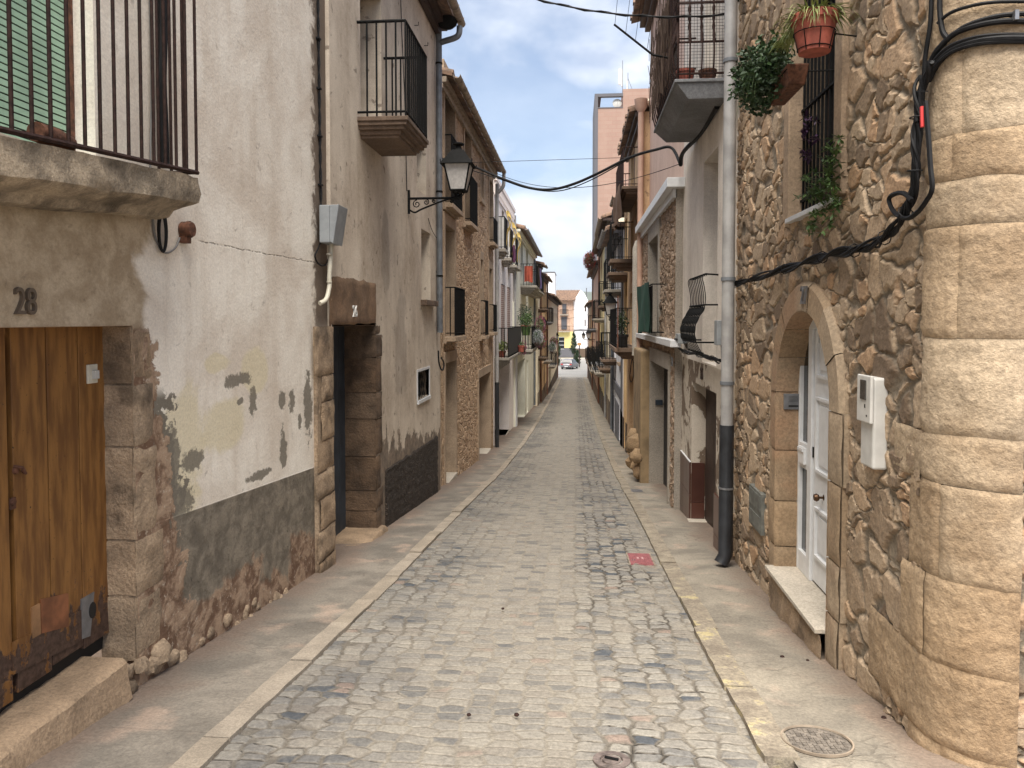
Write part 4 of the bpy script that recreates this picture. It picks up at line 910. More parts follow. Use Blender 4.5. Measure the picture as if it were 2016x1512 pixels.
for i, o_ in enumerate(ops3):
    surround(H3, -1, X, o_, .13 if i not in (7,) else .11, 'dressed', .028, .22, i not in (7, 8), 'window_surround' if i < 7 else 'door_surround')
    if i < 7: window(H3, -1, X, o_, panes=2)
    else: door(H3, -1, X, o_, 'dark_brown', 4, handle=(o_[0] + .15, o_[2] + 1.0))
for i, (h, w) in {0: (1.05, .12), 1: (1.0, .12), 3: (.95, .12), 4: (1.0, .18), 5: (.95, .12), 6: (.9, .12)}.items():
    o_ = ops3[i]; z = o_[2] + .03
    zt_ = {0: ZX(875, 268, X), 1: ZX(914, 345, X), 3: ZX(963, 430, X), 4: ZX(875, 566, X), 5: ZX(945, 592, X), 6: ZX(962, 600, X)}[i]
    rail_on_wall(H3, -1, X + .03, w, o_[0] - .04, o_[1] + .04, z, zt_ - z, .085, .012)
    sill(H3, -1, X, o_[0] - .05, o_[1] + .05, z - .02, w + .06, .09, 'dressed')
m = MB(); q = ops3[7]; m.box(X + .04, X - .3, q[0] - .05, q[1] + .05, q[2] - .16, q[2]); m.build('doorstep', M['marble'], H3, bevel=.01)
m = MB(); q = ops3[8]; m.box(X + .03, X - .3, q[0] - .02, q[1] + .02, q[2] - .16, q[2]); m.build('doorstep', M['marble'], H3, bevel=.01)
r3 = roof(H3, -1, X, y0 - .1, y1 + .1, zt3, .24, 5.6, 1.4, True, 'gutter', rafters=False, soff='gutter')
yp = y1 + .05; xg = X + .32
m = smoothpts([(xg, yp, zt3), (xg, yp, zt3 - .18), (X + .3, yp, zt3 - .42), (X + .14, yp, zt3 - .62), (X + .11, yp, zt3 - .8), (X + .11, yp, ZX(972, 752, X))])
downpipe(H3, m, .055, 'pipe_light'); z = ZX(972, 752, X); downpipe(H3, [(X + .11, yp, z), (X + .11, yp, G(yp) + .02)], .062, 'pipe_black', (z - .06,))
cable('drooping_cable', wallpts([(863, 690), (864, 712), (868, 726), (872, 728), (874, 716), (869, 704)], X2 + .06), .014, 'black cable drooping in a loop at the foot of the grey downpipe')
# red flowers on the upper railing
# ---- white house with dentil cornice
X = -2.16; y0, y1 = YX(972, X) + .1, YX(1011, X)
H4 = house('white_house', -1, X, y0, 'tall white house with dentil cornice and three yellow ribbons, above a black garage opening')
zt4 = ZX(975, 352, X)
oo = [op(X, 975, 980.5, 392, 490, 0, .3), op(X, 988, 992.5, 412, 508, 0, .3), op(X, 1000, 1003.5, 428, 522, 0, .3)]
ob = [op(X, 974.5, 982.5, 553, 702, 0, .12), op(X, 986.5, 994.5, 558, 700, 0, .12), op(X, 998.5, 1005, 564, 698, 0, .12)]
og = op(X, 972.5, 1002, 735, 850, 0, 1.2); og = (og[0] + .1, og[1], G(og[1]) + .1, ZX(974, 733, X), 1.2)
facade(H4, -1, X, y0, y1, G(y1) - .4, zt4, oo + ob + [og], M['plaster_L4'], None, M['plaster_L4'])
for o_ in oo: window(H4, -1, X, o_)
for o_ in ob:
    m = MB(); m.box(X - .02, X + .02, o_[0] + .02, o_[1] - .35, o_[2], o_[3] - .05); wuv(m); m.build('roller_blind', M['brick_blind'], H4)
    m = MB(); m.box(X - .10, X - .08, o_[0], o_[1], o_[2], o_[3]); m.build('window', M['dark'], H4)
m = MB(); m.box(X - 1.19, X - 1.15, og[0], og[1], og[2] - .2, og[3]); m.build('garage_dark_panel', M['dark'], H4)  # near-black panel paints the shade inside the open garage
m = MB(); m.box(X + .02, X - 1.15, og[0] + .01, og[1] - .01, og[2] - .15, og[2]); m.build('threshold', M['marble'], H4)
m = MB(); m.box(X - .02, X + .025, y0 + .02, og[1] + .1, og[3], og[3] + .34); m.build('garage_lintel', M['balcony_light'], H4)
m = MB(); m.box(X - .02, X + .09, y0, y1, zt4 - .10, zt4 + .05); m.box(X - .02, X + .04, y0, y1, zt4 - .55, zt4 - .48)
n = int((y1 - y0) / .26)
for k in range(n): y = y0 + .06 + k * .26; m.box(X, X + .07, y, y + .11, zt4 - .40, zt4 - .103); m.box(X, X + .035, y, y + .11, zt4 - .47, zt4 - .402)
m.build('cornice', M['plaster_L4'], H4)
for k, o_ in enumerate(oo):
    bo = balcony(H4, -1, X, .34, o_[0] - .15, o_[1] + .15, o_[2], 0, ((0, .10), (.07, .08), (.14, .08)), 'balcony_light', name='balcony')
    m = MB(); railing_mb(m, -1, X, X + .3, o_[0] - .1, o_[1] + .1, o_[2], 1.0, .1, .012); m.box(X + .30, X + .31, o_[0] - .08, o_[1] + .08, o_[2] + .08, o_[2] + .95); m.build('railing', M['iron'], bo)
    m = MB(); m.box(X + .01, X + .29, o_[0] - .105, o_[0] - .095, o_[2] + .05, o_[2] + .98); m.build('screen', M['white_plastic'], bo)
    # yellow ribbon: a looped band with crossed tails
    L = []
    for i in range(25):
        t_ = i / 24; an = -2.3 + t_ * (2 * math.pi - 1.68); 
        L.append((math.cos(an + math.pi / 2) * .20, .12 + math.sin(an + math.pi / 2) * .25))
    L = [(.17, -.66), (.02, -.30)] + [(-.21 * math.cos(a), .10 - .3 * math.sin(a) * -1) for a in [(-.9 + k_ * (math.pi + 1.8) / 18) for k_ in range(19)]] + [(-.02, -.30), (-.17, -.66)]
    cy_ = (o_[0] + o_[1]) / 2 + .3; cz_ = o_[2] + .82; w = .085; V = []
    for i, (a, b) in enumerate(L):
        p_, n_ = L[max(i - 1, 0)], L[min(i + 1, len(L) - 1)]; tx, tz = n_[0] - p_[0], n_[1] - p_[1]; l_ = math.hypot(tx, tz); nx_, nz_ = -tz / l_, tx / l_; xx = X + .36 + .06 * math.sin(i * .5)
        V += [(xx, cy_ + a + nx_ * w, cz_ + b + nz_ * w), (xx, cy_ + a - nx_ * w, cz_ + b - nz_ * w), (xx + .012, cy_ + a - nx_ * w, cz_ + b - nz_ * w), (xx + .012, cy_ + a + nx_ * w, cz_ + b + nz_ * w)]
    m = MB(); m.add(V, [(i * 4 + j, i * 4 + (j + 1) % 4, i * 4 + 4 + (j + 1) % 4, i * 4 + 4 + j) for i in range(len(L) - 1) for j in range(4)] + [(0, 1, 2, 3), tuple(len(V) - 4 + j for j in range(4))])
    if k == 0: M['ribbon'] = plain('ribbon_yellow', c3(232, 190, 30, .8), .7)
    tag(m.build('ribbon_banner', M['ribbon'], loc=(X + .36, cy_, cz_)), ['yellow ribbon banner on the first small white balcony from the stone house', 'yellow ribbon banner on the middle small white balcony, above the purple cloth', 'yellow ribbon banner on the last small white balcony before the cream house'][k], 'banner', 'yellow ribbons on the white house')
def cloth(name, x, y0, y1, z0, z1, colr, label, grp=None, ph=0., alongx=False, mat=None):
    m = MB(); V = []; n, k_ = 18, 8
    for j in range(k_ + 1):
        for i in range(n + 1):
            a = i / n; b = j / k_; w = .035 * math.sin(a * 17 + ph) * (1 - b * .4) + .02 * math.sin(a * 7 + b * 4 + ph); yy = y0 + (y1 - y0) * a; zz = z0 + (z1 - z0) * b + .03 * math.sin(a * 5 + ph) * (1 - b)
            V.append((x + w, yy, zz) if not alongx else (yy, x + w, zz))
    N_ = len(V); V += [((v[0] - .012, v[1], v[2]) if not alongx else (v[0], v[1] + .012, v[2])) for v in V]; q = []
    for j in range(k_):
        for i in range(n): a = j * (n + 1) + i; q.append((a, a + 1, a + n + 2, a + n + 1)); q.append((N_ + a, N_ + a + n + 1, N_ + a + n + 2, N_ + a + 1))
    m.add(V, q); p = ((x, (y0 + y1) / 2, z0) if not alongx else ((y0 + y1) / 2, x, z0))
    return tag(m.build(name, mat or plain(name + '_' + label[:8].replace(' ', '_'), colr, .9, 0, 6, .15), smooth=True, loc=p), label, 'laundry' if 'cloth' in label or 'towel' in label else 'curtain', grp)
o_ = oo[1]; cloth('hanging_cloth', X + .40, o_[0] - .05, o_[0] + .5, o_[2] - .1, o_[2] + .45, c3(120, 50, 96, .7), 'purple cloth hung over the middle small balcony of the white house')
# first floor balcony of the white house
ya = YX(973, X); xo = PYp(1002, 705, ya).x; yb = YX(1027, xo); z = ZX(974, 704, X); hh = ZX(974, 646, X) - z; XB4 = xo
bo = balcony(H4, -1, X, xo - X, ya, yb, z, 0, ((0, .08), (.05, .05)), 'balcony_light'); m = MB(); railing_mb(m, -1, X, xo - .03, ya + .03, yb - .03, z, hh, .12, .012)
m.build('railing', M['iron'], bo); m = MB(); m.box(xo - .02, xo - .015, ya + .03, yb - .03, z + .06, z + hh - .02); m.build('railing_screen', M['dark'], bo)
downpipe(H4, [(X + .07, y1 - .1, zt4 - .2), (X + .07, y1 - .1, ZX(1008, 700, X))], .05, 'pipe_light')
# ---- foliage helpers
def leafmat(name, c, c2):
    t = NT(name); n = t.noise(t.vec('Object'), 9, 3); t.color(t.mix(t.mr(n, .35, .65), c, c2)).rough(.55)
    return t.m
M['leaf'] = leafmat('leaf_green', (.035, .075, .018), (.075, .13, .03)); M['leaf_dark'] = leafmat('leaf_dark', (.014, .034, .012), (.035, .07, .022)); M['leaf_yel'] = leafmat('leaf_yellowgreen', (.11, .15, .035), (.26, .29, .10)); M['leaf_purple'] = leafmat('leaf_purple', (.03, .012, .035), (.06, .02, .07))
M['petal_white'] = plain('petal_white', (.75, .75, .78), .7); M['petal_pink'] = plain('petal_pink', (.45, .08, .22), .7); M['petal_red'] = plain('petal_red', (.5, .03, .03), .7)
def leaves(m, c, rad, n, size, rd, hang=0.):
    for _ in range(n):
        d = Vector((rd.gauss(0, 1), rd.gauss(0, 1), rd.gauss(0, 1))); d.normalize(); rr = rd.random() ** .45; lump = 1 + .35 * noise.noise(d * 2.3 + Vector(c))
        p = Vector((c[0] + d.x * rad[0] * rr * lump, c[1] + d.y * rad[1] * rr * lump, c[2] + d.z * rad[2] * rr * lump - hang * rd.random()))
        a = Vector((rd.gauss(0, 1), rd.gauss(0, 1), rd.gauss(0, .6))).normalized(); b = a.cross(Vector((rd.gauss(0, 1), rd.gauss(0, 1), rd.gauss(0, 1)))).normalized(); s_ = size * rd.uniform(.6, 1.3); nn = a.cross(b)
        m.add([p, p + a * s_ * .5 + b * s_ * .32 + nn * s_ * .1, p + a * s_, p + a * s_ * .5 - b * s_ * .32 + nn * s_ * .1], [(0, 1, 2), (0, 2, 3)])
def pot_mb(m, c, r, h, taper=.75): m.lathe([(0, 0), (r * taper, 0), (r * .96, h * .8), (r * 1.06, h * .8), (r * 1.06, h), (r * .95, h), (r * .9, h * .85), (0, h * .85)], c, 20)
def planter(name, c, kind, label, rad, n=300, size=.04, flower=None, pot='terracotta', potr=.12, poth=.2, leaf='leaf', hang=0, seed=1, group=None, box=None, cat='potted plant'):
    if name == 'hanging_flowers': pot = 'terracotta' if 'terracotta' in label else 'dark_brown'
    T = thing(name, tuple(c), label, cat, group); rd = random.Random(seed); m = MB()
    if box: m.box(c[0] - box[0], c[0] + box[0], c[1] - box[1], c[1] + box[1], c[2], c[2] + poth); m.build('pot', M[pot], T, bevel=.012)
    else: pot_mb(m, c, potr, poth); m.build('pot', M[pot], T, smooth=True)
    m = MB(); leaves(m, (c[0], c[1], c[2] + poth + rad[2] * .7), rad, n, size, rd, hang); m.build('foliage', M[leaf], T)
    if flower:
        m = MB()
        for _ in range(int(n * .5)):
            d = Vector((rd.gauss(0, 1), rd.gauss(0, 1), rd.gauss(0, 1))).normalized(); p = Vector((c[0] + d.x * rad[0] * 1.2, c[1] + d.y * rad[1] * 1.2, c[2] + poth + rad[2] * .7 + d.z * rad[2] - hang * rd.random() * .8)); q = size * rd.uniform(.8, 1.5)
            for k in range(5):
                a = k * 1.2566; e = Vector((0, math.cos(a), math.sin(a))) * q; f = Vector((0, math.cos(a + .6), math.sin(a + .6))) * q; m.add([p + Vector((0, 0, 0)), p + e + Vector((.01, -.01, 0)), p + f + Vector((.01, -.01, 0))], [(0, 1, 2)])
        m.build('blossom', M[flower], T)
    return T
z_ = z; 
planter('potted_plant', (xo - .25, ya + .35, z_), 0, 'bushy light green plant behind the bars of the white house balcony', (.22, .3, .2), 420, .06, None, seed=3, leaf='leaf_yel')
planter('hanging_flowers', (xo + .10, yb - .5, z_ - .05), 0, 'pink flowers hanging outside the black screened balcony of the white house', (.1, .3, .22), 260, .05, 'petal_pink', potr=.08, poth=.14, hang=.25, seed=4, group='flower pots hung outside the left balconies')
planter('hanging_flowers', (xo + .10, yb - 1.6, z_ + .02), 0, 'orange terracotta pot clipped outside the black screened balcony, nearest the viewer', (.07, .16, .08), 90, .04, None, potr=.13, poth=.24, seed=5, group='flower pots hung outside the left balconies')
# ---- cream house with the laundry balcony
X = -2.08; y0, y1 = y1, YX(1051, X); X5 = X
H5 = house('cream_house', -1, X, y0, 'pale greenish cream house with an orange and purple washing balcony, beyond the white house')
zt5 = ZX(1014, 424, X + .3)
o5 = [op(X, 1013.3, 1017.5, 463, 522, 0, .3), op(X, 1025, 1029.5, 475, 562, 0, .3), op(X, 1035.7, 1039.7, 487, 568, 0, .3), op(X, 1012.5, 1016.3, 594, 645, 0, .3), op(X, 1024.3, 1029.3, 598, 684, 0, .3), op(X, 1035, 1039.2, 602, 684, 0, .3)]
og5 = op(X, 1018, 1034, 714, 820, 0, .4); og5 = (og5[0], og5[1], G(og5[1]) + .05, ZX(1018, 716, X), .4)
og6 = (og5[1] + 1.2, og5[1] + 2.3, G(og5[1] + 2) + .05, ZX(1040, 708, X), .3)
facade(H5, -1, X, y0, y1, G(y1) - .4, zt5, o5 + [og5, og6], M['plaster_L5'])
for o_ in o5: window(H5, -1, X, o_)
door(H5, -1, X, og5, 'dark_brown', 8); door(H5, -1, X, og6, 'dark_brown', 4)
m = MB(); m.box(X - .01, X + .03, y0 + .05, og5[0] - .05, og5[2] - .4, og5[3] + .3); m.build('white_pilaster', M['plaster_white'], H5)
sill(H5, -1, X, o5[0][0] - .05, o5[0][1] + .05, o5[0][2], .2, .18, 'balcony_light')
roof(H5, -1, X, y0, y1, zt5, .36, 5.6, 1.4, True, 'pipe_light', soff='plaster_L5')
ya = YX(1024.5, X); yb = y1 - .2; z = ZX(1025, 562, X); b5 = balcony(H5, -1, X, .72, ya, ya + 3.6, z, .95, ((0, .1), (.08, .1), (.18, .1), (.26, .08)), 'balcony_light', .14, .012)
balcony(H5, -1, X, .62, ya + 5.2, y1 - .2, z, .95, ((0, .1), (.08, .1), (.18, .1)), 'balcony_light', .14, .012)
cloth('hanging_cloth', ya - .02, X + .18, X + .55, z + .15, z + .85, c3(216, 84, 36, .75), 'orange cloth drying on the near end of the cream house balcony', alongx=True)
cloth('hanging_cloth', X + .76, ya + 2.0, ya + 3.4, z - .0, z + .9, c3(120, 100, 170, .7), 'violet towel hung on the far part of the cream house balcony', ph=2)
cloth('hanging_cloth', X + .76, ya + .9, ya + 1.7, z - .0, z + .85, c3(90, 70, 60, .6), 'dark patterned cloth between the orange cloth and the violet towel', ph=1)
z = ZX(1031, 688, X + .4); ya = YX(1031, X + .4); b5b = balcony(H5, -1, X, .75, ya, ya + 5.0, z, .9, ((0, .1), (.08, .1)), 'balcony_light', .12, .012)
planter('potted_plant', (X + .45, ya + .5, z + .55), 0, 'green feathery shrub in a bright green pot on the flower balcony', (.28, .3, .35), 500, .07, None, potr=.2, poth=.35, seed=8, pot='leaf', leaf='leaf')
planter('potted_plant', (X + .35, ya + 1.7, z + .6), 0, 'darker bushy shrub standing behind the green pot on the flower balcony', (.35, .4, .5), 500, .07, None, potr=.2, poth=.35, seed=9, leaf='leaf_dark')
planter('hanging_flowers', (X + .88, ya + 1.2, z + .12), 0, 'white petunias outside the flower balcony of the cream house', (.2, .8, .28), 700, .07, 'petal_white', poth=.15, box=(.08, .6), seed=10, leaf='leaf_dark', group='flower pots hung outside the left balconies')
planter('hanging_flowers', (X + .9, ya + 3.0, z + .5), 0, 'upper pink blossoms beside the street lamp on the flower balcony', (.2, .7, .4), 500, .07, 'petal_pink', poth=.15, box=(.08, .5), seed=11, leaf='leaf', group='flower pots hung outside the left balconies')
planter('hanging_flowers', (X + .92, ya + 2.9, z - .1), 0, 'lower pink blossoms right of the white petunias, under the street lamp', (.2, .7, .35), 500, .07, 'petal_pink', poth=.15, box=(.08, .5), seed=12, leaf='leaf', group='flower pots hung outside the left balconies')
downpipe(H5, [(X + .07, y1 - .4, zt5 - .2), (X + .07, y1 - .4, G(y1) + .1)], .06, 'pipe_grey')
# ---- generic far house
def far_house(name, s, X, y0, y1, zt, mat, label, floors, seed, roofkw=None, bal=(), rail='iron', pipe='pipe_brown', low=None, win_w=.85, glassm='dark_brown', over=.4, dmat='dark_brown', group='houses in the far part of the street'):
    rd = random.Random(seed); T = house(name, s, X, y0, label, None); ops = []; L = y1 - y0; n = max(1, int(L / 2.3)); fl = []
    g = G((y0 + y1) / 2)
    for f, (zb, zh) in enumerate(floors):
        for k in range(n):
            yc = y0 + (k + .5) * L / n + rd.uniform(-.15, .15); w = win_w * rd.uniform(.85, 1.1)
            o_ = (yc - w / 2, yc + w / 2, zb if f else G(yc + w / 2) + .1, zb + zh, .28); ops.append(o_); fl.append((f, k))
    facade(T, s, X, y0, y1, G(y1) - .5, zt, ops, M[mat], None, None)
    for o_, (f, k) in zip(ops, fl):
        if f == 0: door(T, s, X, o_, dmat, 4)
        else:
            window(T, s, X, o_, fr=glassm, glass='glass')
            if (f, k) in bal or (f, -1) in bal:
                balcony(T, s, X, .55, o_[0] - .4, o_[1] + .4, o_[2] - .02, .95, ((0, .09), (.07, .08), (.15, .06)), rd.choice(['balcony_light', 'balcony_brown', 'balcony_grey']), .14, .012, rail)
            else: sill(T, s, X, o_[0], o_[1], o_[2])
    if low: m = MB(); m.box(X - s * .03, X + s * .01, y0 + .01, y1 - .01, G(y1) - .5, g + low[0]); 
    if low:
        # skirting split at the doors
        m = MB(); ds = sorted([(o_[0], o_[1]) for o_, (f, k) in zip(ops, fl) if f == 0]); c_ = y0 + .01
        for a, b in ds + [(y1 - .01, y1)]: m.box(X - s * .03, X - s * .002, c_, a, G(y1) - .5, g + low[0]); c_ = b
        wuv(m); m.build('skirting', M[low[1]], T)
    kw = dict(over=over, deep=5.6, rise=1.3, tiles=True, gutter='gutter'); kw.update(roofkw or {}); roof(T, s, X, y0, y1, zt, **kw)
    if pipe: downpipe(T, [(X - s * .07, y1 - .15, zt - .05), (X - s * .07, y1 - .15, G(y1) + .1)], .055, pipe)
    return T, ops
def z_at(u, v, X): return ZX(u, v, X)
# ---- far left houses
X = -1.86; y0, y1 = YX(1051, -2.08), YX(1063, X)
T6, o6 = far_house('narrow_house', -1, X, y0, y1, ZX(1055, 516, X), 'plaster_cream', 'narrow cream house with a brown tiled eave right behind the washing balcony', [(0, 2.2), (-.6, 2.0), (2.3, 1.9)], 61, bal=((1, 0), (2, 0)), low=(.8, 'lower_brown'), over=.35)
X = -1.76; y0, y1 = y1, YX(1076, X)
T7, o7 = far_house('yellow_house', -1, X, y0, y1, ZX(1068, 545, X), 'plaster_yellow', 'left yellow house with pale shutters and a small upper balcony, past the cream houses', [(0, 2.3), (-1.1, 2.0), (1.5, 1.9)], 62, bal=((1, 1), (2, 1), (2, 2)), low=(.9, 'lower_brown'), over=.3, glassm='plaster_cream')
X = -1.70; y0, y1 = y1, 83.0
T8, o8 = far_house('brick_house', -1, X, y0, y1, ZX(1082, 586, X), 'plaster_cream', 'last house on the left, with a brick gable and bare rafters, before the square', [(0, 2.3), (-1.9, 2.0)], 63, bal=((1, 1), (1, 2)), low=(.9, 'plaster_dark'), over=.5, roofkw=dict(rafters=True))
m = MB(); zt = ZX(1082, 586, X); m.prism([(X + .03 - .8, zt - .1), (X - 4, zt + 1.9), (X - 5.5, zt + 1.9), (X - 5.5, zt - .1)], y0 + .4, y0 + .9, 'y'); wuv(m); m.build('brick_gable', M['rubble_brick'], T8)
X = -1.86; ya = YX(1051, -2.08) + .5; z = ZX(1051, 716, X + .4)
planter('hanging_flowers', (X + .8, ya + 1.4, z - .1), 0, 'lowest white petunias hung low on the narrow cream house wall', (.2, .9, .3), 700, .08, 'petal_white', poth=.15, box=(.08, .7), seed=15, leaf='leaf_dark', group='flower pots hung outside the left balconies')
planter('hanging_flowers', (X + .8, ya + 3.6, z + .15), 0, 'pink blossoms right of the lowest white petunias', (.2, .6, .3), 500, .08, 'petal_pink', poth=.15, box=(.08, .5), seed=16, leaf='leaf', group='flower pots hung outside the left balconies')
# ================================================================ RIGHT ROW
X = 2.03; XR1 = X; y0, y1 = 3.66, YX(1439, X)
R1 = house('corner_stone_house', 1, X, 4.4, 'nearest house on the right, rubble stone with rounded corner and arched doorway numbered 27')
yF, yN = YX(1541, X), YX(1648, X); yc, rr = (yF + yN) / 2, (yF - yN) / 2; zcr = ZX(1597, 611, X); zsp = zcr - rr * 1.04
xi = PYp(1578, 900, yF).x; dpt = xi - X; zth = ZX(1528, 1134, X - .09)
ow = op(X, 1557, 1646, -90, 432, 0, .30)
RW = .2
def archskip(y, z): return (abs(y - yc) < rr + .05 and zth - .3 < z < zsp) or (z >= zsp and ((y - yc) / (rr + .05)) ** 2 + ((z - zsp) / (rr * 1.04 + .05)) ** 2 < 1)
facade(R1, 1, X, y0, y1, -1.6, 7.2, [(ow[0], ow[1], ow[2], ow[3], .3)], M['rubble_R1'], .017, M['dressed'], archskip, ends=True, zfine=5.3, name='wall', reveals=False)
# arch and jamb stones
def polar(a, r): return (yc + r * math.cos(a), zsp + 1.04 * r * math.sin(a))
m = MB(); m.rnd = 0; rd = random.Random(11)
x0, x1 = X - .045, xi - .0
for k in range(7):
    m.rnd = rd.random(); a0, a1 = math.pi * k / 7 + .003, math.pi * (k + 1) / 7 - .003; S_ = 6; jx = rd.uniform(-.006, .006)
    for i in range(S_):
        p, q = a0 + (a1 - a0) * i / S_, a0 + (a1 - a0) * (i + 1) / S_
        r0, r1 = rr, rr + RW; pi, qi, po, qo = polar(p, r0), polar(q, r0), polar(p, r1), polar(q, r1); pm, qm = polar(p, r1 - .03), polar(q, r1 - .03)
        m.face([(x0 + jx, *pi), (x0 + jx, *pm), (x0 + jx, *qm), (x0 + jx, *qi)]); m.face([(x0 + jx, *pm), (x0 + jx + .03, *po), (x0 + jx + .03, *qo), (x0 + jx, *qm)])
        m.face([(x0 + jx + .03, *po), (x1, *po), (x1, *qo), (x0 + jx + .03, *qo)]); m.face([(x0 + jx, *pi), (x1, *pi), (x1, *qi), (x0 + jx, *qi)])
for side in (-1, 1):
    z = zsp; 
    while z > zth - .5:
        h = rd.uniform(.32, .5); m.rnd = rd.random(); zb = max(z - h, zth - .5); e = rd.uniform(-.02, .03); ya, yb = (yF, yF + RW - .02 + e) if side > 0 else (yN - RW + .0 - e, yN)
        n = 10
        for face_ in (0, 1):
            V = []
            for j in range(n + 1):
                for i in range(n + 1):
                    zz = zb + .004 + (z - zb - .008) * j / n; ed = min(i, j, n - i, n - j) == 0
                    if face_ == 0: yy = ya + (yb - ya) * i / n; q = Vector((2, yy * 7, zz * 7)); V.append((x0 + .008 * noise.noise(q) + (.008 if ed else 0), yy, zz))
                    else: xx = x0 + (x1 - x0) * i / n; q = Vector((xx * 7, 5, zz * 7)); yy = (yF if side > 0 else yN) + side * (.008 * noise.noise(q) - .004 + (.008 if ed else 0)); V.append((xx, yy, zz))
            m.add(V, [(j * (n + 1) + i, j * (n + 1) + i + 1, (j + 1) * (n + 1) + i + 1, (j + 1) * (n + 1) + i) for j in range(n) for i in range(n)])
        m.box(x0 + .02, x1, ya + (.012 if side > 0 else 0), yb - (.012 if side < 0 else 0), zb, z)
        z = zb
m.build('door_arch', M['voussoir'], R1, smooth=True)
# marble threshold on a rough step
m = MB(); m.box(X - .11, xi + .05, yN + .0, yF + .03, zth - .03, zth); m.build('threshold', M['marble'], R1, bevel=.004)
m = MB(); m.rnd = .3; n = 40
V = []
for j in range(9):
    for i in range(n + 1):
        yy = yN - .02 + (yF + .02 - yN) * i / n; zz = zth - .032 - .5 * j / 8; q = Vector((1, yy * 6, zz * 6)); V.append((X - .075 - .02 * noise.noise(q) - .01 * noise.noise(q * 3), yy, zz))
m.add(V, [(j * (n + 1) + i, j * (n + 1) + i + 1, (j + 1) * (n + 1) + i + 1, (j + 1) * (n + 1) + i) for j in range(8) for i in range(n)]); m.build('step_riser', M['old_jamb'], R1, smooth=True)
m = MB(); p = PX(1582, 583, x0 - .01); text_on(1, m, '27', p, .13, .012, .85); m.build('house_number', M['steel'], R1)
# white door, sidelight, frame
Y = lambda u, x=xi: YX(u, x); Zz = lambda v, x=xi: ZX(1600, v, x)
y_gl1, y_gl0, y_fr0 = yF - .015, Y(1603), Y(1608); ytop = zcr - .02; w = .035
fr = MB(); fr.box(xi - .03, xi + .03, y_gl1 - .02, y_gl1 + .06, zth, zcr + .2); fr.box(xi - .03, xi + .03, y_fr0, y_gl0 + .03, zth, zcr + .1)
ztr = PX(1625, 648, xi).z; fr.box(xi - .032, xi + .03, yN - .1, y_gl1 - .02, ztr, ztr + .09); zl0, zl1 = PX(1590, 915, xi).z, PX(1590, 880, xi).z
fr.box(xi - .028, xi + .028, y_gl0 + .03, y_gl1 - .02, zl0 - .03, zl1 + .03); fr.box(xi - .028, xi + .028, y_gl0 + .03, y_gl1 - .02, zth, zth + .16)
ff = fr.build('door_frame', M['white_paint'], R1, bevel=.004)
g = MB(); g.box(xi, xi + .008, y_gl0, y_gl1, zth + .1, ztr); g.build('sidelight_glass', M['glass'], ff)
g = MB(); g.box(xi - .05, xi - .028, y_gl0 + .05, y_gl1 - .06, zl0 + .01, zl1); g.box(xi - .06, xi - .05, y_gl0 + .06, y_gl1 - .07, zl1 - .03, zl1 - .005); g.build('letterbox', M['white_paint'], ff, bevel=.002)
dm = MB(); ya, yb = yN - .10, y_fr0 - .012; dm.box(xi - .012, xi + .03, ya, yb, zth + .02, ztr - .01)
def moulded(z0, z1, arch=False):
    a, b = ya + .13, yb - .08; t_ = .025; xx = xi - .034
    dm.box(xx, xi - .011, a, a + t_, z0, z1); dm.box(xx, xi - .011, b - t_, b, z0, z1); dm.box(xx, xi - .011, a + t_, b - t_, z0, z0 + t_)
    if arch:
        cy, r_ = (a + b) / 2, (b - a) / 2
        L = [(xx + .008, cy + (r_ - .012) * math.cos(math.pi * k / 14), z1 + (r_ - .012) * math.sin(math.pi * k / 14)) for k in range(15)]; dm.tube(L, .014, 6)
    else: dm.box(xx, xi - .011, a + t_, b - t_, z1 - t_, z1)
    dm.box(xi - .022, xi - .010, a + .06, b - .06, z0 + .06, z1 - (.06 if not arch else .0))
zk = PX(1632, 985, xi).z
moulded(zth + .22, zk - .10); moulded(zk + .16, zk + .72); moulded(zk + .86, zk + 1.12, True)
dw = dm.build('door', M['white_paint'], R1, bevel=.003)
m = MB(); yk = Y(1630); m.lathe([(0, -.07), (.022, -.068), (.03, -.05), (.022, -.035), (.009, -.03), (.009, -.004), (.022, 0)], (xi - .012, yk, zk), 16, axis='x'); m.build('knob', M['brass'], dw, smooth=True)
m = MB(); m.box(xi - .02, xi - .012, yb - .01, yb + .008, zk + .25, zk + .33); m.build('hinge', M['iron'], dw)
m = MB(); m.box(xi + .12, xi + .15, yN - .4, yF + .4, zth - .1, zcr + .4); m.build('hall_dark_panel', M['dark'], R1)  # near-black backing panel, its colour stands in for the shade of the hall
# intercom on the far jamb of the arch
yi = yF - .006; a, b = PYp(1543, 775, yi), PYp(1574, 806, yi)
I = thing('intercom', ((a.x + b.x) / 2, yi, b.z), 'flat grey metal intercom panel set in the far jamb of the arched doorway', 'intercom')
m = MB(); m.box(a.x, b.x, yi - .012, yi + .01, b.z, a.z); m.build('intercom_plate', M['steel'], I, bevel=.003)
m = MB()
for i in range(10):
    for j in range(5): x_ = a.x + (b.x - a.x) * (.3 + .06 * i); z_ = a.z - (a.z - b.z) * (.18 + .08 * j); m.box(x_, x_ + .003, yi - .0135, yi - .0118, z_, z_ + .003)
m.box(a.x + (b.x - a.x) * .28, a.x + (b.x - a.x) * .9, yi - .0135, yi - .0118, b.z + .02, b.z + .035); m.build('speaker_grille', M['dark'], I)
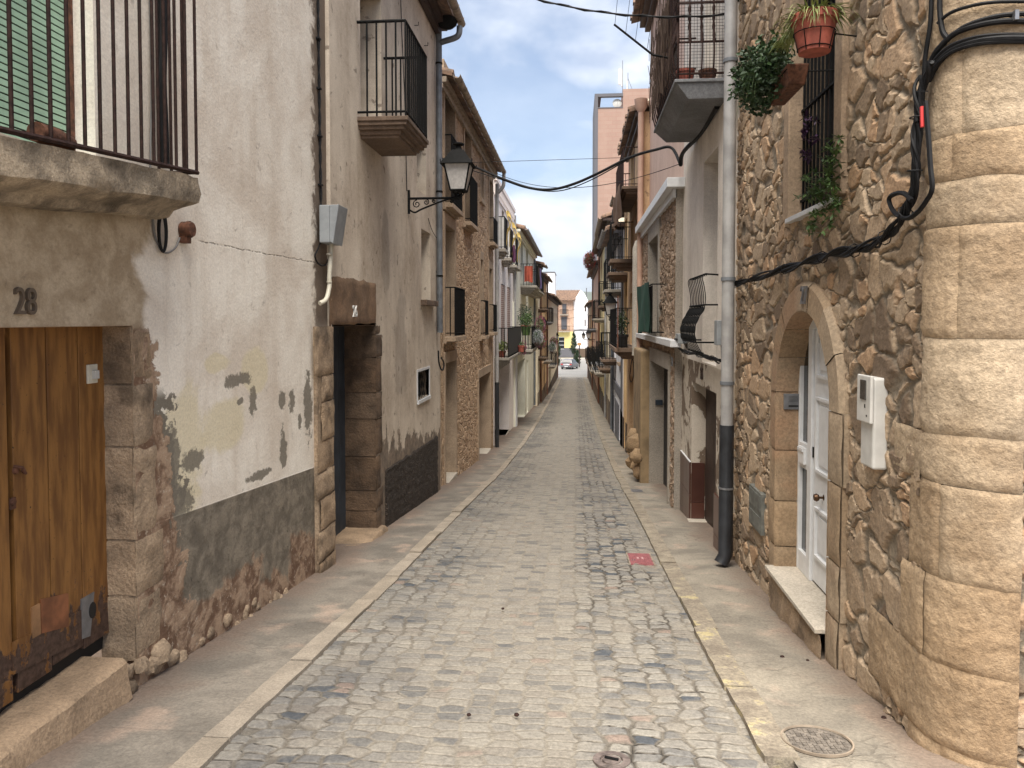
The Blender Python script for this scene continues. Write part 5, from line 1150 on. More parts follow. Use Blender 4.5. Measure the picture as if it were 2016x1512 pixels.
# window with grille
surround(R1, 1, X, (ow[0], ow[1], ow[2], ow[3], .3), .14, 'dressed_tan', .035, .2, False)
m = MB(); m.box(X - .05, X + .3, ow[0] - .02, ow[1] + .02, ow[2] - .035, ow[2]); m.build('sill', M['white_paint'], R1, bevel=.004)
m = MB(); n = 12
for k in range(n): y = ow[0] + .04 + (ow[1] - ow[0] - .08) * k / (n - 1); m.box(X + .06, X + .075, y - .008, y + .008, ow[2], ow[3])
for z in (ow[2] + .12, ow[2] + .8, ow[2] + 1.4): m.box(X + .055, X + .08, ow[0], ow[1], z, z + .018)
m.build('window_grille', M['iron'], R1); window(R1, 1, X, (ow[0], ow[1], ow[2], ow[3], .29), fr='dark_brown')
# rounded corner of big dressed quoins
Pc = Vector((2.33, 3.68)); Rc = .30
m = MB(); m.rnd = 0; rd = random.Random(21); uvq = []
joints = [-420, -230, -60, 95, 262, 352, 445, 665, 862, 965, 1155, 1330, 1500, 1700]; lefts = [1835, 1850, 1835, 1838, 1832, 1835, 1826, 1822, 1764, 1798, 1786, 1722, 1800]
for bi, (va, vb, lu) in enumerate(zip(joints, joints[1:], lefts)):
    zt_, zb_ = ZX(1900, va, 2.12), ZX(1900, vb, 2.12); yl = YX(lu, X); segs = [(0, 1)] if bi % 3 else [(0, .45), (.45, 1)]
    if bi in (4, 10): segs = [(0, .36), (.36, 1)]
    path = []; y = yl
    while y > 3.69: path.append((Vector((X, y)), Vector((-1, 0)))); y -= .022
    for k in range(24): a = math.pi - (math.pi / 2) * -1 * k / 23; d = Vector((math.cos(a), math.sin(a))); path.append((Pc + d * Rc, d))
    for (fa, fb) in segs:
        m.rnd = min(1, rd.random() * .7 + (.35 if bi in (1, 4, 9) else .75 if bi >= 10 else 0)); i0, i1 = int(fa * (len(path) - 1)), int(fb * (len(path) - 1)); sub = path[i0:i1 + 1]; off = rd.uniform(-.006, .008); n = max(4, int((zt_ - zb_) / .022)); V = []; W = len(sub)
        for j in range(n + 1):
            for i, (p, d) in enumerate(sub):
                zz = zb_ + (zt_ - zb_) * j / n; q3 = Vector((p.x * 5, p.y * 5, zz * 5)); ed = min(i, W - 1 - i, j, n - j); zz2 = zz + .012 * noise.noise(q3 * .9)
                if i == 0: zz2 = zz
                o_ = .010 + off * .6 + .009 * noise.noise(q3) + .006 * noise.noise(q3 * 4) + .004 * noise.noise(q3 * 9) - (.009 if ed == 0 else 0)
                V.append((p.x + d.x * o_, p.y + d.y * o_, zz2))
        m.add(V, [(j * W + i, j * W + i + 1, (j + 1) * W + i + 1, (j + 1) * W + i) for j in range(n) for i in range(W - 1)])
m.build('corner_quoins', M['quoin'], R1, smooth=True)
m = MB(); xs = [2.27 + .02 * k for k in range(40)] + [3.6, 7.5]; zs = [-1.2 + .02 * k for k in range(210)] + [7.2]; V = [(x, 3.395, z) for z in zs for x in xs]; W = len(xs)
m.v = V; m.f = [(j * W + i, j * W + i + 1, (j + 1) * W + i + 1, (j + 1) * W + i) for j in range(len(zs) - 1) for i in range(W - 1)]; m.mi = [0] * len(m.f); m.uv = [[(V[k][0] + 7, V[k][2]) for k in f] for f in m.f]
o = m.build('corner_side_wall', M['rubble_R1'], R1, fixn=False, smooth=True)
roof(R1, 1, X, 3.5, y1 - .05, 7.2, .35)
# small tiled cat-plate of glazed shards
q0, q1 = PX(1474, 948, X - .035), PX(1497, 1035, X - .035); m = MB(); m.box(X - .03, X + .02, q1.y, q0.y, ZX(1485, 1032, X), ZX(1485, 955, X)); m.box(X - .036, X - .031, q1.y + .02, q0.y - .02, ZX(1485, 1027, X), ZX(1485, 1000, X)); m.box(X - .036, X - .031, q1.y + .02, q0.y - .02, ZX(1485, 990, X), ZX(1485, 960, X))
T = tag(m.build('service_hatch', plain('hatch_grey', c3(128, 130, 122, .6), .6, .1, 14, .3), loc=(X, q0.y, q1.z)), 'grey metal service hatch set low in the stone wall left of the arched doorway', 'hatch')
# white meter box
ya, yb = YX(1716, X - .08), YX(1690, X - .08); zt_, zm, zb_ = ZX(1712, 742, X - .1), ZX(1712, 838, X - .1), ZX(1712, 930, X - .1)
B = thing('meter_box', (X, (ya + yb) / 2, zb_), 'tall narrow white meter box with a small dark window right of the arched doorway', 'meter box')
m = MB(); m.box(X + .02, X - .060, ya + .008, yb - .0, zb_, zt_ - .01); m.build('box_body', M['white_plastic'], B, bevel=.012)
m = MB(); m.box(X - .061, X - .08, ya, yb + .006, zm, zt_); cv = m.build('box_cover', M['white_plastic'], B, bevel=.006)
m = MB(); a, b = ya + (yb - ya) * .30, ya + (yb - ya) * .72; zz0, zz1 = zm + (zt_ - zm) * .48, zm + (zt_ - zm) * .90; m.box(X - .079, X - .086, a, b, zz0, zz1); m.build('box_window', plain('smoked', (.06, .055, .05), .25), cv, bevel=.004)
m = MB(); m.box(X - .0795, X - .0812, ya + .04, ya + .055, zm + .035, zm + .045); m.box(X - .0795, X - .0812, ya + .065, ya + .08, zm + .08, zm + .10); m.build('box_mark', M['dark'], cv)
# wall cables
CX = X - .05
def bundle(name, L, k, r, spread, label, mat='cable', seed=1, x=None, twist=1.0):
    rd = random.Random(seed); P = smoothpts([tuple(PX(u, v, (x if x is not None else CX))) if len((u, v)) == 2 else u for (u, v) in L], 7); m = MB()
    for s_ in range(k):
        ph_ = rd.uniform(0, 6.3); fq = rd.uniform(.25, .55) * twist; Q = []; rs = r * rd.uniform(.7, 1.2)
        for i, p in enumerate(P):
            d = (P[min(i + 1, len(P) - 1)] - P[max(i - 1, 0)]).normalized(); nrm = d.cross(Vector((1, 0, 0))).normalized(); q = spread * (.55 + .45 * math.sin(i * .11 + s_)); Q.append(p + nrm * q * math.sin(i * fq + ph_) + Vector((-1, 0, 0)) * q * .6 * (math.cos(i * fq + ph_) + .6))
        m.tube(Q, rs, 6)
    for i in range(6, len(P) - 3, 9): p = P[i]; d = (P[i + 1] - P[i - 1]).normalized(); nrm = d.cross(Vector((1, 0, 0))).normalized(); c = spread + r; m.tube([p + nrm * c * math.cos(a * .785) + Vector((-1, 0, 0)) * (c * .9 * math.sin(a * .785) + spread * .35) for a in range(9)], .003, 4)
    return tag(m.build(name, M[mat], smooth=True, loc=tuple(P[0])), label, 'cable')
bundle('cable_bundle', [(1443, 562), (1490, 547), (1540, 532), (1600, 513), (1650, 499), (1700, 490), (1745, 468), (1780, 430), (1800, 380), (1808, 300), (1812, 220), (1816, 150)], 9, .008, .030, 'thick bundle of black cables running above the arched doorway and up towards the corner', seed=3)
bundle('cable_bundle', [(1812, 240), (1820, 170), (1833, 120)], 4, .009, .018, 'short knot of black cables where the bundle splits beside the rounded corner', seed=5)
def arcpts(L, off=.03):
    """points that follow the rounded corner: each (u, v) is met with the wall or the quarter-round"""
    out = []
    for (u, v) in L:
        d = ray(u, v); t_ = (X - off - CAM.x) / d.x; p = CAM + d * t_
        if p.y < 3.68:
            # intersect vertical cylinder
            ox, oy = CAM.x - Pc.x, CAM.y - Pc.y; R_ = Rc + off; A = d.x ** 2 + d.y ** 2; B_ = 2 * (ox * d.x + oy * d.y); C_ = ox * ox + oy * oy - R_ * R_; D_ = B_ * B_ - 4 * A * C_
            if D_ >= 0: t_ = (-B_ - math.sqrt(D_)) / (2 * A); p = CAM + d * t_
            if D_ < 0 or p.x > Pc.x: t_ = (3.38 - off) / d.y; p = CAM + d * t_
        out.append(tuple(p))
    return out
for L, r_, lab in (([(1850, -60), (1850, 0), (1851, 30), (1856, 62), (1868, 78)], .012, 'black conduit dropping beside the rounded corner into the upper bend'),
                   ([(1835, -60), (1832, 40), (1822, 110), (1818, 170), (1812, 230)], .011, 'straight black cable left of the rounded corner running off the top'),
                   ([(1868, 75), (1900, 52), (1945, 36), (1985, 29), (2030, 27), (2080, 28)], .011, 'black tube bending round the corner, with a pale metal clip'),
                   ([(1833, 122), (1846, 98), (1880, 66), (1925, 50), (1975, 42), (2030, 42), (2080, 44)], .013, 'second black tube round the corner, just under the one with the clip'),
                   ([(1846, 46), (1870, 26), (1910, 12), (1960, 4), (2030, 3)], .008, 'thin black cable, topmost of those bending round the corner'),
                   ([(1826, 160), (1845, 125), (1875, 98), (1920, 82), (1970, 76), (2030, 76), (2080, 78)], .016, 'thickest black cable, lowest of those bending round the corner')):
    m = MB(); P = smoothpts(arcpts(L), 6); m.tube(P, r_, 8)
    if 'thickest' in lab:
        for k in (.016, -.014): m.tube([p + Vector((-.01, 0, k)) for p in P], .009, 6)
    tag(m.build('corner_cable', M['cable'], smooth=True, loc=tuple(P[0])), lab, 'cable')
q = arcpts([(2000, 30)], .045)[0]; m = MB(); m.box(q[0] - .008, q[0] + .008, q[1] - .01, q[1] + .03, q[2] - .02, q[2] + .02); tag(m.build('cable_clip', M['steel'], loc=q), 'small pale metal clip on the black tube at the rounded corner', 'clip')
cable('cable_loop', wallpts([(1795, 395), (1782, 382), (1768, 380), (1752, 388), (1752, 402), (1763, 420), (1785, 430), (1806, 418), (1822, 398), (1835, 372), (1832, 330), (1828, 270), (1822, 200)], X - .07), .012, 'black cable making an open loop on the wall below the corner bundle')
m = MB(); P = wallpts([(1815, 210), (1816, 250)], X - .085); m.tube(P, .009, 6); tag(m.build('red_sleeve', M['petal_red'], loc=P[0]), 'short red sleeve inside the vertical black cable bundle', 'cable sleeve')
bundle('side_cables', [(1438, 562), (1440, 640), (1438, 700), (1432, 745)], 4, .008, .012, 'black cables hanging down beside the drainpipe on the stone wall', seed=7, x=X - .02)
bundle('side_cables', [(1463, -60), (1452, 10), (1446, 60), (1441, 200), (1440, 420), (1441, 560)], 3, .007, .008, 'brownish black cables running up in the gap between drainpipe and stone wall', seed=8, x=X - .01)
# potted plants hung on the window grille
def strap(m, p, az, L, droop, w, rd):
    V = []; n = 8; d = Vector((math.cos(az), math.sin(az), 0)); side = Vector((-d.y, d.x, 0))
    for i in range(n + 1):
        t_ = i / n; q = Vector(p) + d * L * t_ * (1 - .2 * t_) + Vector((0, 0, L * (.75 * t_ - droop * t_ * t_))); ww = w * (1 - t_ ** 2) * (.6 + .4 * min(1, t_ * 5)); V += [q + side * ww, q + Vector((0, 0, -ww * .5)), q - side * ww]
    m.add(V, [(i * 3 + k, i * 3 + k + 1, i * 3 + k + 4, i * 3 + k + 3) for i in range(n) for k in (0, 1)])
pp = PYp(1603, 104, 4.55); pz = pp.z; ph_ = .185; T = thing('potted_plant', (pp.x, pp.y, pz), 'round terracotta pot with a spider plant, hung highest on the window bars', 'potted plant')
m = MB(); pot_mb(m, (pp.x, pp.y, pz), .125, ph_ + .03, .72); m.build('pot', M['terracotta'], T, smooth=True)
m = MB(); 
for h_, r_ in ((.02, .097), (.11, .118)): m.tube([(pp.x + r_ * math.cos(a * .3927), pp.y + r_ * math.sin(a * .3927), pz + h_) for a in range(17)], .003, 4)
for a in range(8): an = a * .785; m.tube([(pp.x + .092 * math.cos(an), pp.y + .092 * math.sin(an), pz), (pp.x + .12 * math.cos(an), pp.y + .12 * math.sin(an), pz + .11)], .003, 4)
m.tube([(pp.x + .1, pp.y, pz + .11), (X + .06, pp.y + .1, pz + .12)], .005, 4); m.build('wire_ring', M['iron'], T)
rd = random.Random(31); m = MB()
for k in range(330): az = rd.uniform(0, 6.28); strap(m, (pp.x + rd.uniform(-.06, .06), pp.y + rd.uniform(-.06, .06), pz + ph_), az, rd.uniform(.12, .30), rd.uniform(.5, 1.25), .0055, rd)
for k in range(150): az = rd.uniform(1.2, 4.4); strap(m, (pp.x - .05, pp.y + rd.uniform(.0, .4), pz + ph_ - .02), az, rd.uniform(.10, .2), rd.uniform(.6, 1.2), .005, rd)
m.build('foliage', M['leaf_yel'], T)
p2 = PYp(1548, 190, 5.15); T = thing('potted_plant', tuple(p2), 'long brown planter with a dark green geranium, left of the round terracotta pot', 'potted plant')
m = MB(); a_, b_ = p2.x - .07, p2.x + .07; m.hexa([(a_ + .02, p2.y - .25, p2.z), (b_ - .02, p2.y - .25, p2.z), (b_ - .02, p2.y + .22, p2.z), (a_ + .02, p2.y + .22, p2.z), (a_, p2.y - .27, p2.z + .13), (b_, p2.y - .27, p2.z + .13), (b_, p2.y + .24, p2.z + .13), (a_, p2.y + .24, p2.z + .13)]); m.build('pot', M['rust'], T, bevel=.01)
m = MB(); leaves(m, (p2.x - .12, p2.y + .15, p2.z + .22), (.20, .36, .24), 2600, .042, rd, .05); m.build('foliage', M['leaf_dark'], T)
m = MB()
for k in range(70): strap(m, (p2.x - .15, p2.y + rd.uniform(0, .4), p2.z + .2), rd.uniform(2.2, 4.2), rd.uniform(.08, .2), rd.uniform(1.5, 2.5), .003, rd)
m.build('trailing_stems', M['leaf'], T); m = MB(); m.tube([(a_, p2.y - .2, p2.z + .1), (X + .06, p2.y - .2, p2.z + .1)], .005, 4); m.tube([(a_ - .005, p2.y - .28, p2.z + .09), (a_ - .005, p2.y + .25, p2.z + .09)], .004, 4); m.build('pot_holder', M['iron'], T)
T = thing('potted_plant', (X + .0, ow[0] + .45, ow[2]), 'leafy green plant spilling over the window sill through the bars, with a purple spray', 'potted plant')
m = MB(); pot_mb(m, (X + .13, ow[0] + .42, ow[2]), .10, .16); m.build('pot', M['dark_brown'], T, smooth=True)
m = MB()
def whorl(c, n, L):
    for _ in range(n):
        az = rd.uniform(0, 6.28); el = rd.uniform(-.9, .7); d = Vector((math.cos(az) * math.cos(el), math.sin(az) * math.cos(el), math.sin(el))); sd_ = d.cross(Vector((0, 0, 1))).normalized(); l = L * rd.uniform(.6, 1.2)
        m.add([c, c + d * l * .5 + sd_ * l * .16, c + d * l, c + d * l * .5 - sd_ * l * .16], [(0, 1, 2), (0, 2, 3)])
for (u, v, k) in ((1640, 285, 5), (1630, 300, 6), (1642, 320, 7), (1625, 345, 8), (1640, 355, 8), (1610, 372, 8), (1632, 385, 9), (1595, 352, 5), (1585, 380, 5), (1615, 405, 7), (1640, 410, 6), (1608, 432, 5), (1600, 455, 5), (1625, 440, 4)):
    for _ in range(k): q = PX(u + rd.uniform(-14, 14), v + rd.uniform(-14, 14), X - .04 - rd.uniform(0, .10)); whorl(q, 12, .055)
m.build('foliage', M['leaf'], T); m = MB()
for _ in range(16): q = PX(1592 + rd.uniform(-18, 16), 262 + rd.uniform(-32, 50), X + .045); whorl(q, 10, .06)
m.build('purple_spray', M['leaf_purple'], T)
# ---- narrow white house 25 with the drainpipe
X = 1.97; XR2 = X; y0, y1 = YX(1437, X), YX(1337, X - .05)
R2 = house('peeling_house', 1, X, y0, 'narrow off-white house with peeling plaster, brown skirting tiles and two iron balconies, number 25')
yf, yn = YX(1363, X), YX(1412, X); zt_ = ZX(1363, 750, X); dd = PYp(1395, 850, yf).x - X; zs_ = ZX(1366, 1031, X)
od = (yn, yf, zs_ - .06, zt_, dd); ou = op(X, 1383, 1411, 290, 690, 1, .34); oup = (ou[0], ou[1], 4.35, 6.3, .34)
mp_ = ZX(1338, 700, X)
facade(R2, 1, X, y0, y1, -1.7, mp_, [od], M['peeled']); facade(R2, 1, X, y0, y1, mp_, 7.6, [(ou[0], ou[1], mp_ + .02, ou[3], .34), oup], M['plaster_R2'])
door(R2, 1, X, od, 'dark_brown', 3); window(R2, 1, X, (ou[0], ou[1], mp_ + .02, ou[3], .34)); window(R2, 1, X, oup)
m = MB(); m.box(X - .05, X + dd, yn, yf, zs_ - .05, zs_ - .003); m.build('threshold', M['marble'], R2, bevel=.004); m = MB(); m.box(X - .02, X + .1, yn, yf, zs_ - .5, zs_ - .052); m.build('step_riser', M['lower_brown'], R2)
t = NT('brown_tile'); n = t.noise(t.vec('Object'), 4, 5); a = t.n.new('ShaderNodeAttribute'); a.attribute_name = 'rnd'; t.color(t.mix(t.math('MULTIPLY', t.math('ADD', n, a.outputs['Fac']), .5), c3(78, 42, 32, .5), c3(118, 66, 48, .55))).rough(.3); M['brown_tile'] = t.m
ztl = ZX(1363, 913, X); m = MB(); m.rnd = 0; rd = random.Random(3)
def tiles(along, a, b, fixed, z0, z1, tw=.30, th_=.45):
    n = max(1, round(abs(b - a) / tw)); z = z1
    while z > z0 + .02:
        zb_ = max(z0, z - th_)
        for k in range(n):
            p, q = a + (b - a) * k / n, a + (b - a) * (k + 1) / n; p, q = min(p, q), max(p, q); m.rnd = rd.random()
            if along == 'y': m.box(fixed - .022, fixed - .001, p + .003, q - .003, zb_ + .003, z - .003)
            else: m.box(p + .003, q - .003, fixed - .022, fixed - .001, zb_ + .003, z - .003)
        z = zb_
tiles('y', yf, y1 - .03, X, G(y1) - .1, ztl, .3); tiles('x', X, X + dd - .05, yf, zs_, ztl, .4, .55); m.build('tiled_skirting', M['brown_tile'], R2); m = MB(); m.rnd = 0
tiles('y', y0 + .12, yn, X, G(y0) - .2, ztl, .3)
m.build('tiled_skirting', M['brown_tile'], R2)
m = MB(); m.box(X - .024, X - .002, yf - .0, y1 - .03, ztl, ztl + .012); m.build('tile_edge', M['white_paint'], R2)
m = MB(); p = PX(1381, 737, X - .012); text_on(1, m, '25', p, .15, .012, .9); m.build('house_number', M['dark_brown'], R2)
# bulging window railing with twisted bars
m = MB(); zt2, zb2 = ZX(1411, 536, X - .1), ZX(1411, 700, X - .1); H = zt2 - zb2; prof = [(.10, 1.0), (.13, 1.02), (.16, 1.0), (.17, .95), (.15, .85), (.135, .70), (.15, .58), (.19, .50), (.235, .40), (.255, .30), (.25, .2), (.22, .1), (.17, .0)]
n = 10
for k in range(n):
    y = ou[0] - .05 + (ou[1] - ou[0] + .12) * k / (n - 1); P = smoothpts([(X - a, y, zb2 + H * b) for a, b in prof], 4); rs = []
    for i, p in enumerate(P):
        f = (p.z - zb2) / H; rs.append(.0055 + (.009 * abs(math.sin(f * 26)) if .16 < f < .62 else 0))
    m.tube(P, rs, 6)
m.tube([(X, ou[0] - .07, zt2), (X - .13, ou[0] - .07, zt2 + .01), (X - .13, ou[1] + .09, zt2 + .01)], .011, 6)
for f, a in ((.62, .145), (.14, .23)): m.tube([(X, ou[0] - .06, zb2 + H * f), (X - a, ou[0] - .06, zb2 + H * f), (X - a, ou[1] + .07, zb2 + H * f), (X, ou[1] + .07, zb2 + H * f)], .011, 6)
m.tube([(X - .16, ou[0] - .06, zb2), (X - .16, ou[1] + .07, zb2)], .012, 6); m.build('bulging_railing', M['iron'], R2, smooth=True)
bundle('cable_bundle', [(1420, 712), (1400, 704), (1380, 699), (1355, 694), (1340, 688), (1334, 680)], 9, .008, .025, 'sagging bundle of black cables under the bulging window railing', seed=9, x=X - .06)
q = PX(1413, 655, X - .1); T = thing('junction_box', tuple(q), 'pale blue grey junction box beside the drainpipe, right of the bulging railing', 'junction box'); m = MB(); m.box(X - .12, X, q.y - .06, q.y + .09, q.z - .13, q.z + .13); m.build('box_body', M['grey_plastic'], T, bevel=.006); m = MB(); m.tube([(X - .06, q.y, q.z - .13), (X - .05, q.y, q.z - .35)], .01, 6); m.build('box_cable', M['cable'], T)
q = PX(1338, 668, X - .1); T = thing('junction_box', tuple(q), 'small grey junction box left of the bulging railing, over the ledge', 'junction box'); m = MB(); m.box(X - .14, X, q.y - .12, q.y + .14, q.z - .06, q.z + .08); m.build('box_body', M['grey_plastic'], T, bevel=.006)
m = MB()
for k in range(3): m.lathe([(0, -.03), (.016, -.03), (.02, 0)], (X - .14, q.y - .08 + k * .07, q.z), 10, axis='x')
m.build('cable_glands', M['dark'], T)
# upper balcony
xb_, ya, yb, zb_ = 1.42, 8.05, 10.2, PX(1325, 168, 1.43).z
m = MB(); m.box(xb_, X + .05, ya, yb, zb_ - .035, zb_); bt = .15; m.hexa([(xb_ + bt, ya + .05, zb_ - .20), (X + .05, ya + .05, zb_ - .20), (X + .05, yb - bt, zb_ - .20), (xb_ + bt, yb - bt, zb_ - .20), (xb_ + .02, ya + .02, zb_ - .036), (X + .05, ya + .02, zb_ - .036), (X + .05, yb - .02, zb_ - .036), (xb_ + .02, yb - .02, zb_ - .036)])
bo = m.build('balcony', M['balcony_grey'], R2, bevel=.006)
m = MB(); zr = zb_; hs = [.06, .38, .80, 1.2]
def deco(p0, out, z0):
    P = []; rs = []
    for i in range(41):
        f = i / 40; z = z0 + f * 1.2; o_ = .05 * math.sin(min(1, f * 2.2) * math.pi) ; P.append((p0[0] + out[0] * o_, p0[1] + out[1] * o_, z)); rs.append(.009 + (.010 * abs(math.sin(f * 38)) if .34 < f < .64 else 0) + (.012 if abs(f - .32) < .02 else 0))
    m.tube(P, rs, 6)
for k in range(5): x = xb_ + .03 + k * .125; deco((x, ya + .03), (0, -1), zr)
for k in range(15): y = ya + .03 + k * (yb - ya - .06) / 14; deco((xb_ + .03, y), (-1, 0), zr)
for h_ in hs: m.tube([(X, ya + .03 - .03 * (h_ == .38), zr + h_), (xb_ + .03 - .0, ya + .03 - .03 * (h_ == .38), zr + h_), (xb_ + .03 - .03 * (h_ == .38), yb - .03, zr + h_), (X, yb - .03, zr + h_)], .013, 6)
m.build('railing', M['iron_brown'], bo, smooth=True)
m = MB(); st = .033
for k in range(int(.52 / st)): x = xb_ + .04 + k * st; m.tube([(x, ya + .045, zr + .02), (x, ya + .045, zr + 1.2)], .0022, 3, False)
for k in range(int((yb - ya) / st)): y = ya + .05 + k * st; m.tube([(xb_ + .05, y, zr + .02), (xb_ + .05, y, zr + 1.2)], .0022, 3, False)
for k in range(int(1.18 / st)): z = zr + .03 + k * st; m.tube([(X, ya + .045, z), (xb_ + .05, ya + .045, z), (xb_ + .05, yb - .05, z)], .0022, 3, False)
m.build('wire_netting', M['iron'], bo)
for i, (x, y, lab) in enumerate(((1.56, 8.25, 'reddish pot behind the netting of the high right balcony, nearer the street'), (1.80, 8.28, 'darker brown pot behind the netting of the high right balcony, nearer the wall'))):
    m = MB(); pot_mb(m, (x, y, zr + .001), .095, .15, .8); m.lathe([(0, .12), (.08, .12)], (x, y, zr), 12); tag(m.build('flower_pot', M['terracotta'] if i == 0 else M['rust'], smooth=True, loc=(x, y, zr)), lab, 'flower pot')
m = MB()
for k in range(150): y = ya + .1 + rd.random() * (yb - ya - .2); x = xb_ - .02 - rd.random() * .06; z = zr + rd.uniform(.0, 1.0); m.tube([(x, y, z), (x + rd.uniform(-.03, .03), y + rd.uniform(-.12, .12), z + rd.uniform(.15, .5))], .004, 3)
tag(m.build('dry_vines', plain('dry_twig', (.05, .03, .02), .9), loc=(xb_, ya, zr)), 'dark dry vines tangled through the outside of the high right balcony railing', 'vines')
# bracket pole with wires over the street, roof
P = [tuple(PYp(1285, 108, 8.4)), tuple(PYp(1209, 48, 8.4))]; T = thing('line_bracket', P[0], 'slanting dark metal clothes-line bracket reaching over the street from the high balcony', 'bracket')
m = MB(); m.tube(P, .012, 6); m.tube([P[0], (xb_ + .03, 8.4, P[0][2] - .05)], .012, 6); m.build('bracket_arm', M['iron'], T)
m = MB()
for t_ in (.02, .3, .55, .85):
    a = Vector(P[1]).lerp(Vector(P[0]), t_); m.tube([a, a + Vector((.1, -4.5, 1.6))], .0025, 4)
    b = a + Vector((.1, -4.5, 1.6)) * .22; m.tube([b, b + Vector((.0, -.2, .07))], .008, 5)
m.build('line_wire', M['cable'], T)
roof(R2, 1, X, y0 + .1, y1 - .2, 7.6, .35)
xp = X - .08; yp = YX(1433, xp); zc = ZX(1433, 838, xp); dpipe = downpipe(R2, [(xp, yp, 7.4), (xp, yp, zc)], .062, 'pipe_light', ()); 
for v in (132, 553, 758): m = MB(); z = ZX(1433, v, xp); m.lathe([(.063, 0), (.072, 0), (.072, .035), (.063, .035)], (xp, yp, z), 14); m.build('pipe_collar', M['pipe_grey'], R2, smooth=True)
downpipe(R2, [(xp, yp, zc), (xp, yp, G(yp) + .14), (xp - .05, yp - .02, G(yp) + .05)], .072, 'pipe_black'); m = MB(); z = ZX(1433, 966, xp); m.lathe([(.073, 0), (.078, 0), (.078, .02), (.073, .02)], (xp, yp, z), 14); m.build('pipe_band', M['steel'], R2)
# ---- stone and pink house 23
X = 1.86; XR3 = X; y0, y1 = y1 + .0, YX(1263, X)
R3 = house('pink_upper_house', 1, X, y0, 'house numbered 23, rough stone below, smooth pink render above, green curtain at its window')
zm = ZX(1338, 362, X); zl = ZX(1335, 683, X)
yf, yn = YX(1283, X), YX(1319, X); od = (yn, yf, ZX(1283, 968, X), ZX(1319, 729, X), PYp(1311, 800, yf).x - X); ow3 = op(X, 1279, 1297, 462, 655, 1, .3)
facade(R3, 1, X, y0, y1, G(y1) - .4, zm, [od, ow3], M['rubble_R3'], .03, M['dressed_grey'], reveals=False)
surround(R3, 1, X, od, .11, 'dressed_grey', .03, .26, False, 'door_surround'); surround(R3, 1, X, ow3, .15, 'dressed_grey', .03, .3, True)
window(R3, 1, X, ow3); door(R3, 1, X, od, 'dark', 1, handle=(od[0] + .2, od[2] + 1.05))
m = MB(); m.box(X - .04, X + .35, od[0], od[1], od[2] - .2, od[2] - .002); m.build('threshold', M['marble'], R3, bevel=.01)
m = MB(); p = PX(1323, 713, X - .04); text_on(1, m, '23', p, .14, .014, .9); m.build('house_number', M['steel'], R3)
a = PYp(1290, 790, yf); m = MB(); m.box(a.x, a.x + .14, yf - .03, yf + .0, a.z - .07, a.z + .03); tag(m.build('doorbell_panel', plain('bell_blue', (.03, .04, .055), .3), loc=(a.x, yf, a.z)), 'small dark doorbell panel on the pale stone reveal of doorway 23', 'doorbell')
m = MB(); m.box(X - .13, X + .02, y0 - .5, y1, zl, zl + .10); m.build('ledge', M['white_paint'], R3, bevel=.006)
m = MB(); m.box(X - .15, X + .3, y0 - .15, y1 + .05, zm, zm + .14); m.box(X - .05, X + .02, y0, y1, zm - .13, zm - .002); m.build('cornice', M['white_paint'], R3, bevel=.006)
Xp = X + .16; zpk = ZX(1284, 30, Xp); facade(R3, 1, Xp, y0 - .1, y1, zm + .14, zpk, [], M['plaster_pink'], name='upper_wall'); roof(R3, 1, Xp, y0 - .1, y1 + .1, zpk, .42, 5, 1.3, True)
m = MB(); xs = X - .05; yq = y1 - .12; zt_ = ZX(1274, 165, xs); m.tube([(xs, yq, G(yq) + 1.2), (xs, yq, zt_ - .1)], .065, 12); m.lathe([(.06, 0), (.13, .12), (.15, .3), (.0, .3)], (xs, yq, zt_ - .2), 12); m.build('downpipe', M['pipe_salmon'], R3, smooth=True)
m = MB(); m.tube([(xs, yq, G(yq)), (xs, yq, G(yq) + 1.2)], .07, 12); m.build('downpipe_foot', M['pipe_brown'], R3)
# green curtain on a rail
xc_ = X - .2; ya, yb = YX(1284, xc_), YX(1264, xc_); zc0, zc1 = ZX(1275, 655, xc_), ZX(1275, 566, xc_)
m = MB(); m.tube([(X, ya, zc1 + .02), (xc_, ya, zc1 + .02), (xc_, yb, zc1 + .02), (X, yb, zc1 + .02)], .012, 6); m.tube([(X, ya, zc0 + .02), (xc_, ya, zc0 + .02), (xc_, yb, zc0 + .02)], .012, 6)
for k in range(14): y = ya + (yb - ya) * k / 13; m.tube([(xc_, y, zc0), (xc_, y, zc1)], .008, 5)
m.build('window_railing', M['iron'], R3)
cloth('curtain', xc_ - .05, ya - .05, yb, zc0, zc1 + .06, (.012, .05, .035), 'dark green curtain hung over the window railing of house 23')
cloth('curtain', ya - .05, xc_ - .03, X - .02, zc0, zc1 + .04, (.012, .05, .035), 'end fold of the dark green curtain facing up the street', alongx=True) if False else None
# street wires over the road
def span(name, a, b, sag, r, label, n=24, tw=0):
    a, b = Vector(a), Vector(b); P = []
    for i in range(n + 1): t_ = i / n; p = a.lerp(b, t_); p.z -= sag * 4 * t_ * (1 - t_); P.append(p)
    m = MB(); m.tube(P, r, 5)
    if tw:
        m.tube([p + Vector((0, tw * math.sin(i * 1.3), tw * math.cos(i * 1.3))) for i, p in enumerate(P)], r * .8, 5)
    return tag(m.build(name, M['cable'], smooth=True, loc=tuple(a)), label, 'cable')
A = PYp(925, 325, 13.0); Bq = PYp(1345, 300, 11.2); mid = PYp(1085, 373, 12.2)
P = [tuple(PYp(u, v, y)) for u, v, y in ((868, 312, 13.3), (925, 325, 13.0), (985, 350, 12.8), (1040, 369, 12.5), (1085, 373, 12.3), (1130, 362, 12.0), (1180, 340, 11.8), (1240, 310, 11.6), (1290, 295, 11.4), (1322, 291, 11.3), (1340, 325, 10.9))]
